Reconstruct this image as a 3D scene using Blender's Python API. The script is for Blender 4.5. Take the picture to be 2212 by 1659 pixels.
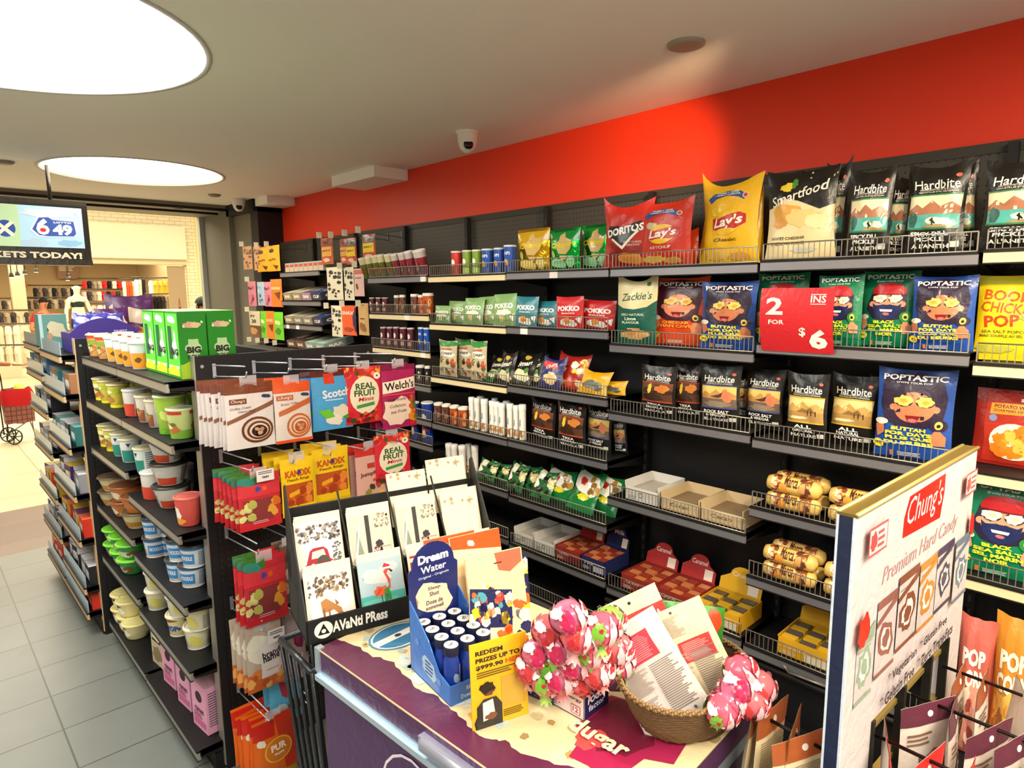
import bpy, bmesh, math, random
from mathutils import Vector, Matrix, geometry
for o in list(bpy.data.objects): bpy.data.objects.remove(o)
SC = bpy.context.scene
COL = SC.collection
PI = math.pi
rad = math.radians

# ---------------------------------------------------------------- camera
EYE = 1.80; FPX = 1397.8
_y, _p, _r = rad(43.33), rad(8.18), rad(-.544)
FW = Vector((math.sin(_y)*math.cos(_p), math.cos(_y)*math.cos(_p), -math.sin(_p)))
_r0 = Vector((math.cos(_y), -math.sin(_y), 0)); _u0 = _r0.cross(FW)
RT = _r0*math.cos(_r)+_u0*math.sin(_r); UP = -_r0*math.sin(_r)+_u0*math.cos(_r)
cam = bpy.data.objects.new('camera', bpy.data.cameras.new('camera')); COL.objects.link(cam)
M3 = Matrix((RT, UP, -FW)).transposed()
cam.matrix_world = Matrix.Translation((0, 0, EYE)) @ M3.to_4x4()
cam.data.sensor_width = 36; cam.data.lens = FPX/2212*36; cam.data.clip_start = .05; cam.data.clip_end = 100
SC.camera = cam

# ---------------------------------------------------------------- world, exposure, lights
SC.view_settings.view_transform = 'Standard'; SC.view_settings.look = 'None'
SC.view_settings.gamma = 1; SC.view_settings.use_curve_mapping = False
SC.view_settings.exposure = 0.66
wd = bpy.data.worlds.new('world'); SC.world = wd; wd.use_nodes = True
wd.node_tree.nodes['Background'].inputs[0].default_value = (1, .93, .84, 1)
wd.node_tree.nodes['Background'].inputs[1].default_value = .42

def light(name, kind, loc, energy, color, size=.3, size_y=None, rot=None, target=None, spot=60, blend=.6):
    l = bpy.data.lights.new(name, kind); l.energy = energy; l.color = color
    if kind == 'AREA':
        l.size = size
        if size_y: l.shape = 'RECTANGLE'; l.size_y = size_y
        else: l.shape = 'DISK'
    elif kind == 'SPOT':
        l.spot_size = rad(spot); l.spot_blend = blend; l.shadow_soft_size = size
    else: l.shadow_soft_size = size
    o = bpy.data.objects.new(name, l); COL.objects.link(o); o.location = loc
    if target is not None:
        o.rotation_euler = (Vector(target)-Vector(loc)).to_track_quat('-Z', 'Y').to_euler()
    elif rot: o.rotation_euler = rot
    return o
WARM = (1, .80, .52); DAY = (1, .97, .92)
# further round ceiling lights of the same shop, behind and beside the camera
light('ceiling_disc_behind', 'AREA', (-.9, .6, 2.63), 30, DAY, 1.3)
light('ceiling_disc_near', 'AREA', (.35, -.9, 2.63), 56, (1, .93, .80), 1.3)
light('ceiling_disc_right', 'AREA', (1.5, -.6, 2.63), 34, (1, .86, .66), .6)
# warm track spots aimed at the snack wall
light('track_spot_wall', 'SPOT', (2.0, .90, 2.56), 90, (1, .62, .30), .03, target=(2.78, 2.12, 2.38), spot=42, blend=1.0)
light('track_spot_chips', 'SPOT', (1.0, -.3, 2.55), 92, WARM, .05, target=(2.5, 1.0, 1.15), spot=62, blend=.9)
light('track_spot_chips_far', 'SPOT', (.6, 1.7, 2.62), 76, WARM, .05, target=(2.45, 3.2, 1.2), spot=55, blend=.9)
light('track_spot_end', 'SPOT', (.9, 3.6, 2.62), 50, WARM, .05, target=(2.3, 5.0, 1.3), spot=55, blend=.9)
light('track_spot_freezer', 'SPOT', (1.7, .2, 2.62), 54, (1, .80, .55), .05, target=(1.1, 1.0, .95), spot=60, blend=.9)
light('track_spot_board', 'SPOT', (2.1, -.6, 2.55), 34, (1, .76, .42), .05, target=(2.3, .3, .8), spot=65, blend=.8)
light('ceiling_disc_aisle', 'AREA', (-.6, 3.2, 2.63), 20, DAY, 1.0)
# the mall corridor outside is much brighter than the shop
light('mall_skylight', 'AREA', (2.5, 11.5, 4.3), 560, (1, .90, .70), 7, 5)
light('mall_entrance', 'AREA', (.2, 8.6, 3.3), 38, (1, .93, .78), 3.0, 1.2, target=(.2, 5.5, 0))
light('clothes_shop_light', 'AREA', (3.0, 19.2, 3.0), 360, (1, .84, .60), 7, 3)

# ---------------------------------------------------------------- pixel -> point on a real plane
def ray(px, py): return FW + RT*((px-1106)/FPX) - UP*((py-829.5)/FPX)
def onx(px, py, X): d = ray(px, py); d = d*(X/d.x); return Vector((d.x, d.y, d.z+EYE))
def ony(px, py, Y): d = ray(px, py); d = d*(Y/d.y); return Vector((d.x, d.y, d.z+EYE))
def onz(px, py, Z): d = ray(px, py); d = d*((Z-EYE)/d.z); return Vector((d.x, d.y, d.z+EYE))
def depth(p): return (Vector(p)-Vector((0, 0, EYE))).dot(FW)

# ---------------------------------------------------------------- materials
_mats = {}
def s2l(c): return c/12.92 if c <= .04045 else ((c+.055)/1.055)**2.4
def rgb(h): return tuple(s2l(int(h[i:i+2], 16)/255) for i in (0, 2, 4))
FIN = {'m': (.55, 0, .35), 'p': (.32, 0, .5), 'g': (.16, 0, .5), 'f': (.22, .85, .5), 'c': (.7, 0, .2), 'k': (.38, .7, .5), 'x': (.9, 0, .1)}
def mt(col, fin='m'):
    """procedural plastic / card / foil / metal: colour with a slight noise in roughness and tone"""
    key = (col, fin)
    if key in _mats: return _mats[key]
    m = bpy.data.materials.new('surface_%s_%s' % (col, fin)); m.use_nodes = True; nt = m.node_tree
    b = nt.nodes['Principled BSDF']; c = rgb(col); r, me, sp = FIN[fin]
    nz = nt.nodes.new('ShaderNodeTexNoise'); nz.inputs['Scale'].default_value = 14; nz.inputs['Detail'].default_value = 3
    tc = nt.nodes.new('ShaderNodeTexCoord'); nt.links.new(tc.outputs['Object'], nz.inputs['Vector'])
    mp = nt.nodes.new('ShaderNodeMapRange'); mp.inputs[3].default_value = max(.05, r-.07); mp.inputs[4].default_value = r+.07
    nt.links.new(nz.outputs[0], mp.inputs[0]); nt.links.new(mp.outputs[0], b.inputs['Roughness'])
    b.inputs['Base Color'].default_value = (*c, 1); b.inputs['Metallic'].default_value = me
    b.inputs['Specular IOR Level'].default_value = sp
    if fin in 'pgf':
        bp = nt.nodes.new('ShaderNodeBump'); bp.inputs['Strength'].default_value = .35 if fin != 'f' else .6
        bp.inputs['Distance'].default_value = .006
        n2 = nt.nodes.new('ShaderNodeTexNoise'); n2.inputs['Scale'].default_value = 24; n2.inputs['Detail'].default_value = 2; n2.inputs['Distortion'].default_value = 1.2
        nt.links.new(tc.outputs['Object'], n2.inputs['Vector'])
        nt.links.new(n2.outputs[0], bp.inputs['Height']); nt.links.new(bp.outputs[0], b.inputs['Normal'])
    _mats[key] = m; return m
def emit(name, col, s):
    m = bpy.data.materials.new(name); m.use_nodes = True; b = m.node_tree.nodes['Principled BSDF']
    b.inputs['Base Color'].default_value = (*rgb(col), 1)
    b.inputs['Emission Color'].default_value = (*rgb(col), 1); b.inputs['Emission Strength'].default_value = s
    return m
def clear_mat(name, col, a):
    m = bpy.data.materials.new(name); m.use_nodes = True; b = m.node_tree.nodes['Principled BSDF']
    b.inputs['Base Color'].default_value = (*rgb(col), 1); b.inputs['Roughness'].default_value = .12
    b.inputs['Alpha'].default_value = a; return m
CLEAR = clear_mat('clear_plastic', 'E8E4E8', .35)
SCREEN = {}
def screen(col, s=1.0):
    if col not in SCREEN: SCREEN[col] = emit('lit_screen_'+col, col, s)
    return SCREEN[col]
def nodemat(name):
    m = bpy.data.materials.new(name); m.use_nodes = True; return m, m.node_tree, m.node_tree.nodes['Principled BSDF']
def tile_mat(name, c1, c2, gr, w, h, ang=0, off=0):
    m, nt, b = nodemat(name)
    tc = nt.nodes.new('ShaderNodeTexCoord'); mp = nt.nodes.new('ShaderNodeMapping'); mp.inputs['Rotation'].default_value[2] = ang
    mp.inputs['Location'].default_value[0] = off
    br = nt.nodes.new('ShaderNodeTexBrick'); br.offset = 0.0
    br.inputs['Scale'].default_value = 1; br.inputs['Brick Width'].default_value = w; br.inputs['Row Height'].default_value = h
    br.inputs['Mortar Size'].default_value = .004; br.inputs['Mortar Smooth'].default_value = .3
    br.inputs['Color1'].default_value = (*rgb(c1), 1); br.inputs['Color2'].default_value = (*rgb(c2), 1); br.inputs['Mortar'].default_value = (*rgb(gr), 1)
    nt.links.new(tc.outputs['Object'], mp.inputs[0]); nt.links.new(mp.outputs[0], br.inputs[0])
    nz = nt.nodes.new('ShaderNodeTexNoise'); nz.inputs['Scale'].default_value = 5; nz.inputs['Detail'].default_value = 5
    nt.links.new(mp.outputs[0], nz.inputs['Vector'])
    mx = nt.nodes.new('ShaderNodeMixRGB'); mx.blend_type = 'MULTIPLY'; mx.inputs[0].default_value = .25
    nt.links.new(br.outputs[0], mx.inputs[1]); nt.links.new(nz.outputs[0], mx.inputs[2]); nt.links.new(mx.outputs[0], b.inputs['Base Color'])
    b.inputs['Roughness'].default_value = .38
    return m
def wall_mat(name, c, rough=.6, sp=.3):
    m, nt, b = nodemat(name)
    nz = nt.nodes.new('ShaderNodeTexNoise'); nz.inputs['Scale'].default_value = 120; nz.inputs['Detail'].default_value = 4
    tc = nt.nodes.new('ShaderNodeTexCoord'); nt.links.new(tc.outputs['Object'], nz.inputs['Vector'])
    bp = nt.nodes.new('ShaderNodeBump'); bp.inputs['Strength'].default_value = .08; bp.inputs['Distance'].default_value = .002
    nt.links.new(nz.outputs[0], bp.inputs['Height']); nt.links.new(bp.outputs[0], b.inputs['Normal'])
    b.inputs['Base Color'].default_value = (*rgb(c), 1); b.inputs['Roughness'].default_value = rough; b.inputs['Specular IOR Level'].default_value = sp
    return m
def peg_mat(name, c, hole, pitch, rr, ax):
    """perforated steel: a regular grid of dark holes from math nodes on object coordinates"""
    m, nt, b = nodemat(name); N = nt.nodes; L = nt.links
    tc = N.new('ShaderNodeTexCoord'); sp = N.new('ShaderNodeSeparateXYZ'); L.new(tc.outputs['Object'], sp.inputs[0])
    def mth(op, a, bb=None):
        n = N.new('ShaderNodeMath'); n.operation = op
        for i, v in enumerate((a, bb)):
            if v is None: continue
            if isinstance(v, (int, float)): n.inputs[i].default_value = v
            else: L.new(v, n.inputs[i])
        return n.outputs[0]
    sq = []
    for k in ax:
        a = mth('DIVIDE', sp.outputs[k], pitch); a = mth('FRACT', mth('ADD', a, 100)); a = mth('SUBTRACT', a, .5); sq.append(mth('MULTIPLY', a, a))
    d = mth('SQRT', mth('ADD', sq[0], sq[1])); h = mth('LESS_THAN', d, rr)
    mx = N.new('ShaderNodeMixRGB'); L.new(h, mx.inputs[0]); mx.inputs[1].default_value = (*rgb(c), 1); mx.inputs[2].default_value = (*rgb(hole), 1)
    L.new(mx.outputs[0], b.inputs['Base Color']); b.inputs['Roughness'].default_value = .5
    return m

# ---------------------------------------------------------------- object helpers
def tag(o, label=None, cat=None, group=None, kind=None):
    if label: o['label'] = label
    if cat: o['category'] = cat
    if group: o['group'] = group
    if kind: o['kind'] = kind
    return o
def empty(name, loc=(0, 0, 0), rz=0, label=None, cat=None, group=None):
    o = bpy.data.objects.new(name, None); o.empty_display_size = .05; COL.objects.link(o); o.location = loc; o.rotation_euler = (0, 0, rz)
    return tag(o, label, cat, group)
def link(name, me, parent=None, loc=None, rot=None):
    o = bpy.data.objects.new(name, me); COL.objects.link(o)
    if parent is not None: o.parent = parent
    if loc is not None: o.location = loc
    if rot is not None: o.rotation_euler = rot
    return o

class MB:
    """collects faces with materials and becomes one mesh"""
    def __init__(s): s.v = []; s.f = []; s.mi = []; s.mats = []; s.sm = []
    def mat(s, m):
        if isinstance(m, str): m = mt(m)
        elif isinstance(m, tuple): m = mt(*m)
        if m not in s.mats: s.mats.append(m)
        return s.mats.index(m)
    def add(s, vs, fs, m, smooth=False, xf=None):
        k = len(s.v); mi = s.mat(m)
        for v in vs: s.v.append(tuple(xf @ Vector(v)) if xf is not None else tuple(v))
        for f in fs: s.f.append(tuple(i+k for i in f)); s.mi.append(mi); s.sm.append(smooth)
        return s
    def box(s, a, b, m, xf=None):
        x0, y0, z0 = a; x1, y1, z1 = b
        vs = [(x0, y0, z0), (x1, y0, z0), (x1, y1, z0), (x0, y1, z0), (x0, y0, z1), (x1, y0, z1), (x1, y1, z1), (x0, y1, z1)]
        return s.add(vs, [(0, 3, 2, 1), (4, 5, 6, 7), (0, 1, 5, 4), (1, 2, 6, 5), (2, 3, 7, 6), (3, 0, 4, 7)], m, False, xf)
    def bar(s, p, q, r, m, n=6):
        p = Vector(p); q = Vector(q); d = (q-p).normalized(); a = d.orthogonal().normalized(); b = d.cross(a); vs = []
        for c in (p, q):
            for i in range(n):
                t = 2*PI*i/n; vs.append(c+a*math.cos(t)*r+b*math.sin(t)*r)
        fs = [(i, (i+1) % n, n+(i+1) % n, n+i) for i in range(n)]+[tuple(range(n))[::-1], tuple(range(n, 2*n))]
        return s.add(vs, fs, m, n > 4)
    def tube(s, pts, r, m, n=6):
        for i in range(len(pts)-1): s.bar(pts[i], pts[i+1], r, m, n)
        return s
    def lathe(s, prof, m, n=24, c=(0, 0, 0), cap=True, xf=None):
        vs = []; fs = []
        for r, z in prof:
            for i in range(n):
                t = 2*PI*i/n; vs.append((c[0]+r*math.cos(t), c[1]+r*math.sin(t), c[2]+z))
        for k in range(len(prof)-1):
            for i in range(n): fs.append((k*n+i, k*n+(i+1) % n, (k+1)*n+(i+1) % n, (k+1)*n+i))
        s.add(vs, fs, m, True, xf)
        if cap:
            s.add(vs[:n], [tuple(range(n))[::-1]], m, False, xf); s.add(vs[-n:], [tuple(range(n))], m, False, xf)
        return s
    def mesh(s, name):
        me = bpy.data.meshes.new(name); me.from_pydata(s.v, [], s.f)
        for m in s.mats: me.materials.append(m)
        me.polygons.foreach_set('material_index', s.mi); me.polygons.foreach_set('use_smooth', s.sm); me.update(); return me
    def build(s, name, parent=None, loc=None, rot=None, **kw):
        o = link(name, s.mesh(name), parent, loc, rot)
        if kw: tag(o, kw.get('label'), kw.get('cat'), kw.get('group'), kw.get('kind'))
        return o

# ---------------------------------------------------------------- printed graphics as thin geometry on a surface
_gl = {}
def glyph(text, bold=0.0, shear=0.0):
    key = (text, bold, shear)
    if key in _gl: return _gl[key]
    cu = bpy.data.curves.new('t', 'FONT'); cu.body = text; cu.offset = bold; cu.shear = shear; cu.resolution_u = 2
    cu.fill_mode = 'FRONT'
    o = bpy.data.objects.new('t', cu); COL.objects.link(o)
    dg = bpy.context.evaluated_depsgraph_get(); me = bpy.data.meshes.new_from_object(o.evaluated_get(dg))
    vs = [(v.co.x, v.co.y) for v in me.vertices]; fs = [tuple(p.vertices) for p in me.polygons]
    bpy.data.objects.remove(o); bpy.data.curves.remove(cu); bpy.data.meshes.remove(me)
    if not vs: _gl[key] = ([(0, 0)], [], 1); return _gl[key]
    x0 = min(v[0] for v in vs); x1 = max(v[0] for v in vs); y0 = min(v[1] for v in vs); y1 = max(v[1] for v in vs); w = max(1e-6, x1-x0)
    _gl[key] = ([((x-(x0+x1)/2)/w, (y-(y0+y1)/2)/w) for x, y in vs], fs, (y1-y0)/w)
    return _gl[key]
def blob(cx, cy, rx, ry, seed, n=18, amp=.22):
    r = random.Random(seed); k = [r.uniform(-amp, amp) for _ in range(n)]
    return [(cx+rx*(1+k[i])*math.cos(2*PI*i/n), cy+ry*(1+k[i])*math.sin(2*PI*i/n)) for i in range(n)]
def deco(mb, layers, S, W, H, fin='p', us=(), vs_=(), d=.00016, d0=.0005):
    """layers in u,v of the surface, each a little further out; S(u, v, off) -> point"""
    k = 0
    for L in layers:
        t = L[0]; c = L[1]; polys = []; tri = None
        if t == 'r': _, _, a, b_, a2, b2 = L[:6]; polys = [[(a, b_), (a2, b_), (a2, b2), (a, b2)]]
        elif t == 'e':
            cx, cy, rx, ry = L[2:6]; ro = L[6] if len(L) > 6 else 0; n = 20
            pts = []
            for i in range(n):
                x = rx*math.cos(2*PI*i/n)*W; y = ry*math.sin(2*PI*i/n)*H
                pts.append((cx+(x*math.cos(ro)-y*math.sin(ro))/W, cy+(x*math.sin(ro)+y*math.cos(ro))/H))
            polys = [pts]
        elif t == 'b': polys = [blob(*L[2:7])]
        elif t == 'p': polys = [list(L[2])]
        elif t == 'q': polys = [list(q_) for q_ in L[2]]
        elif t == 's':
            n, a, b_, a2, b2 = L[2:7]; rr = random.Random(n*7+int(a*99)); hh = (b2-b_)/n
            for i in range(n):
                y = b2-hh*(i+.8); polys.append([(a, y), (a+(a2-a)*rr.uniform(.7, 1), y), (a+(a2-a)*rr.uniform(.7, 1), y+hh*.5), (a, y+hh*.5)])
            polys = [[q[0], (q[1][0], q[1][1]), (q[1][0], q[2][1]), q[3]] for q in polys]
        elif t == 'c':
            n, a, b_, a2, b2, sz, seed = L[2:9]; rr = random.Random(seed); cs = c
            for i in range(n):
                x = rr.uniform(a, a2); y = rr.uniform(b_, b2); s_ = sz*rr.uniform(.6, 1.3)
                deco(mb, [('b', cs[i % len(cs)], x, y, s_/1, s_*W/H, seed*31+i)], S, W, H, fin, us, vs_, d, d0+k*d+(i % 3)*d*.5)
            k += 1; continue
        elif t == 't':
            txt, cx, cy, w = L[2:6]; hf = L[6] if len(L) > 6 and L[6] else None
            ro = L[7] if len(L) > 7 else 0; bo = L[8] if len(L) > 8 else .02; sh = L[9] if len(L) > 9 else 0
            gv, gf, asp = glyph(txt, bo, sh); st = (hf*H)/(w*W*asp) if hf else 1
            pts = []
            for x, y in gv:
                x, y = x*w*W, y*w*W*st; pts.append((cx+(x*math.cos(ro)-y*math.sin(ro))/W, cy+(x*math.sin(ro)+y*math.cos(ro))/H))
            tri = (pts, gf)
        off = d0+k*d; k += 1
        bm = bmesh.new()
        if tri:
            bv = [bm.verts.new((p[0], p[1], 0)) for p in tri[0]]
            for f in tri[1]:
                try: bm.faces.new([bv[i] for i in f])
                except ValueError: pass
        for pl in polys:
            bv = [bm.verts.new((p[0], p[1], 0)) for p in pl]; f = bm.faces.new(bv)
            if len(pl) > 4: bmesh.ops.triangulate(bm, faces=[f])
        if bm.verts:
            lo = [min(v.co[i] for v in bm.verts) for i in (0, 1)]; hi = [max(v.co[i] for v in bm.verts) for i in (0, 1)]
            for ax, gr in ((0, us), (1, vs_)):
                nn = (1, 0, 0) if ax == 0 else (0, 1, 0)
                for g in gr:
                    if lo[ax] < g < hi[ax]:
                        bmesh.ops.bisect_plane(bm, geom=bm.verts[:]+bm.edges[:]+bm.faces[:], plane_co=(g, g, 0), plane_no=nn, dist=1e-6)
        bm.normal_update(); bm.verts.index_update()
        VS = [S(min(1, max(0, v.co.x)), min(1, max(0, v.co.y)), off) for v in bm.verts]
        FS = [tuple(v.index for v in (f.verts if f.normal.z >= 0 else reversed(f.verts))) for f in bm.faces]
        bm.free()
        m = c if not isinstance(c, str) else mt(c, fin)
        mb.add(VS, FS, m, bool(us or vs_))
def planeS(o, du, dv, n):
    o = Vector(o); du = Vector(du); dv = Vector(dv); n = Vector(n)
    return lambda u, v, off: o+du*u+dv*v+n*off
def front(mb, x0, x1, z0, z1, y, layers, fin='m', d=.00016, d0=.0004):      # graphics on a face looking towards -Y
    deco(mb, layers, planeS((x0, y, z0), (x1-x0, 0, 0), (0, 0, z1-z0), (0, -1, 0)), abs(x1-x0), z1-z0, fin, d=d, d0=d0)
def left(mb, y0, y1, z0, z1, x, layers, fin='m', d=.00016, d0=.0004):       # graphics on a face looking towards -X (u runs from y1 to y0)
    deco(mb, layers, planeS((x, y1, z0), (0, y0-y1, 0), (0, 0, z1-z0), (-1, 0, 0)), abs(y1-y0), z1-z0, fin, d=d, d0=d0)

ORD = ['first', 'second', 'third', 'fourth', 'fifth', 'sixth', 'seventh', 'eighth', 'ninth', 'tenth', 'eleventh', 'twelfth', 'thirteenth', 'fourteenth', 'fifteenth', 'sixteenth', 'seventeenth', 'eighteenth', 'nineteenth', 'twentieth']
def nth(i, n):
    if n == 1: return ''
    if i == 0: return 'leftmost '
    if i == n-1: return 'rightmost '
    return ORD[i]+' from left '
def put(name, parts, loc, rot=(0, 0, 0), scale=(1, 1, 1), label=None, cat=None, group=None):
    """one thing: a single mesh, or an empty with its parts"""
    if len(parts) == 1:
        o = link(name, parts[0][1])
    else:
        o = empty(name)
        for p in parts:
            c = link(p[0], p[1], o)
            if len(p) > 2: c['label'] = p[2]
    o.location = loc; o.rotation_euler = rot; o.scale = scale
    return tag(o, label, cat, group)
# ================================================================ THE SETTING
CZ = 2.67; XW = 2.78; XB = 2.72; XS = 2.38; SEC = .7
JY = [-.93, -.232, .468, 1.160, 1.867, 2.562, 3.262, 3.960, 4.66, 5.36, 6.06]
M_floor = tile_mat('shop_floor_tiles', '727671', '797D77', '484A46', .62, .31, 0, .295)
M_thr = tile_mat('threshold_tiles', '7C6456', '705A4E', '54443C', .9, .45)
M_mall = tile_mat('mall_floor_tiles', 'D8C8A4', 'CCBC98', '8E7E60', .9, .9)
M_ceil = wall_mat('ceiling_paint', 'F0EEEA', .7, .2)
M_red = wall_mat('red_wall_paint', 'DC3514', .45, .4)
M_grey = wall_mat('grey_pillar_paint', '6E6A5C', .55)
M_dark = wall_mat('dark_wall_paint', '1C181C', .5)
M_white = wall_mat('white_wall_paint', 'E6E0D0', .6)
def slab(name, a, b, m, kind='structure', **k): return MB().box(a, b, m).build(name, kind=kind, **k)
slab('floor', (-3.2, -2.2, -.1), (2.85, 5.58, 0), M_floor)
slab('trim_1', (-3.2, 5.58, -.1), (2.85, 6.75, 0), M_thr)
slab('floor_mall', (-9, 6.75, -.1), (16, 25, 0), M_mall)
slab('wall_right', (XW, -2.2, 0), (XW+.12, 6.13, CZ), M_red)
slab('wall_back', (-3.2, -2.3, 0), (2.9, -2.2, CZ), M_white)
slab('wall_left', (-3.3, -2.3, 0), (-3.2, 6.8, CZ), M_white)
slab('wall_far', (2.54, 6.13, 0), (2.9, 6.30, CZ), M_dark)
slab('wall_far_pillar', (2.545, 6.30, 0), (3.1, 7.66, 2.75), M_grey)
slab('trim_2', (2.50, 6.74, 0), (2.545, 7.02, 2.62), M_grey)
slab('trim_3', (2.50, 7.60, 0), (2.70, 7.68, 2.75), wall_mat('steel_trim', 'B6B8B0', .35))
# ceiling with two round recesses
DISCS = [(.28, 2.87, .70), (1.36, 5.38, .575)]
def ceiling():
    bm = bmesh.new(); X0, Y0, X1, Y1 = -3.2, -2.2, 2.9, 6.8
    cells = [(X0, Y0, X1, 1.95), (X0, 1.95, -.65, 3.8), (1.22, 1.95, X1, 3.8), (X0, 3.8, X1, 4.7), (X0, 4.7, .68, 6.06), (2.05, 4.7, X1, 6.06), (X0, 6.06, X1, Y1)]
    mb = MB()
    for a in cells: mb.add([(a[0], a[1], CZ), (a[0], a[3], CZ), (a[2], a[3], CZ), (a[2], a[1], CZ)], [(0, 1, 2, 3)], M_ceil)
    for (cx, cy, r), (ax, ay, bx, by) in zip(DISCS, ((-.65, 1.95, 1.22, 3.8), (.68, 4.7, 2.05, 6.06))):
        n = 64; inn = []; out = []
        for i in range(n):
            t = 2*PI*i/n; c, s = math.cos(t), math.sin(t); inn.append((cx+r*c, cy+r*s, CZ))
            k = min(((bx-cx) if c > 0 else (cx-ax))/max(abs(c), 1e-6), ((by-cy) if s > 0 else (cy-ay))/max(abs(s), 1e-6))
            out.append((cx+c*k, cy+s*k, CZ))
        mb.add(inn+out, [(i, (i+1) % n, n+(i+1) % n, n+i) for i in range(n)], M_ceil)
        for (qx, qy) in ((ax, ay), (bx, ay), (bx, by), (ax, by)):       # corners between fan and square
            best = sorted(range(n), key=lambda i: (out[i][0]-qx)**2+(out[i][1]-qy)**2)[:2]
            mb.add([out[best[0]], out[best[1]], (qx, qy, CZ)], [(0, 1, 2)], M_ceil)
        up = [(x, y, CZ+.11) for x, y, z in inn]
        mb.add(inn+up, [(i, (i+1) % n, n+(i+1) % n, n+i) for i in range(n)], M_white, True)
    mb.box((X0, Y0, CZ+.12), (X1, Y1, CZ+.2), M_ceil)
    mb.build('ceiling', kind='structure')
ceiling()
for (cx, cy, r), lab, es in zip(DISCS, ('large round recessed ceiling light, nearest, at top left', 'smaller round recessed ceiling light above the shop entrance'), (9, 8)):
    t = empty('ceiling_light', (cx, cy, CZ), 0, lab, 'ceiling light', 'round recessed ceiling lights')
    MB().lathe([(r-.004, .085), (r-.004, .10)], emit('round_diffuser', 'FFFDF6' if r > .6 else 'FFF3D8', es), 64).build('diffuser', t)
    MB().lathe([(r-.002, .1), (r-.002, -.004), (r+.018, -.004), (r+.018, -.001), (r, 0)], ('C9CBCC', 'm'), 64, cap=False).build('trim_ring', t)
slab('ceiling_soffit', (-3.2, 6.8, 2.63), (2.9, 7.66, 2.9), wall_mat('soffit_grey', '8A8678', .6))
slab('trim_4', (-3.2, 6.79, 2.615), (2.545, 6.84, 2.64), M_dark)
slab('trim_5', (-3.2, 7.1, 2.61), (2.545, 7.14, 2.635), M_dark)
slab('trim_6', (2.50, 6.13, 2.56), (2.78, 6.80, CZ), M_dark)
for k, (a, b) in enumerate((((2.50, 4.02, 2.595), (XW, 4.62, CZ)), ((2.52, 5.85, 2.60), (XW, 6.12, CZ)))): slab('trim_%d' % (7+k), a, b, M_ceil)
slab('trim_9', (-3.2, 7.62, 2.64), (2.9, 7.7, 3.6), M_white)

# ---- ceiling fixtures
def dome_cam(x, y, lab, ang):
    t = empty('security_camera', (x, y, CZ), ang, lab, 'security camera', 'white dome cameras on the ceiling')
    MB().lathe([(.062, -.012), (.066, 0)], ('E2DEDA', 'p'), 28).build('mounting_plate', t)
    MB().lathe([(.058, -.012), (.056, -.05), (.045, -.085), (.026, -.108), (.0, -.115)], ('E2DEDA', 'p'), 28, cap=False).build('housing', t)
    mb = MB(); xf = Matrix.Translation((0, -.03, -.075)) @ Matrix.Rotation(rad(62), 4, 'X')
    mb.lathe([(.0, .026), (.018, .024), (.026, .018), (.028, .0)], ('141414', 'g'), 20, cap=False, xf=xf); mb.build('lens', t)
p = onz(1010, 285, CZ); dome_cam(p.x, p.y, 'white dome security camera on ceiling near the red wall', rad(-35))
p = onz(515, 430, CZ); dome_cam(p.x, p.y, 'white dome security camera by the dark entrance frame', rad(-20))
p = onz(1482, 94, CZ); o = MB().lathe([(.055, -.012), (.066, -.008), (.068, 0)], ('9C9286', 'm'), 32).build('ceiling_sensor', None, (p.x, p.y, CZ), label='flat round ceiling sensor disc above the snack wall', cat='sensor')
for q, lab in (((463, 420), 'small grey sprinkler disc just beyond the smaller round light'), ((10, 348), 'white round smoke detector at the left picture edge'), ((556, 434), 'tiny white sprinkler disc beside the far dome camera')):
    p = onz(*q, CZ); MB().lathe([(.035, -.02), (.05, -.012), (.055, 0)], ('8C8880', 'm'), 20).build('ceiling_sensor', None, (p.x, p.y, CZ), label=lab, cat='sensor')
p = onz(385, 447, 2.63); MB().lathe([(.03, -.02), (.06, -.01), (.07, 0)], ('34322C', 'm'), 20).build('sprinkler_head', None, (p.x, p.y, 2.63), label='dark sprinkler disc on the grey entrance soffit', cat='sprinkler')

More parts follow.
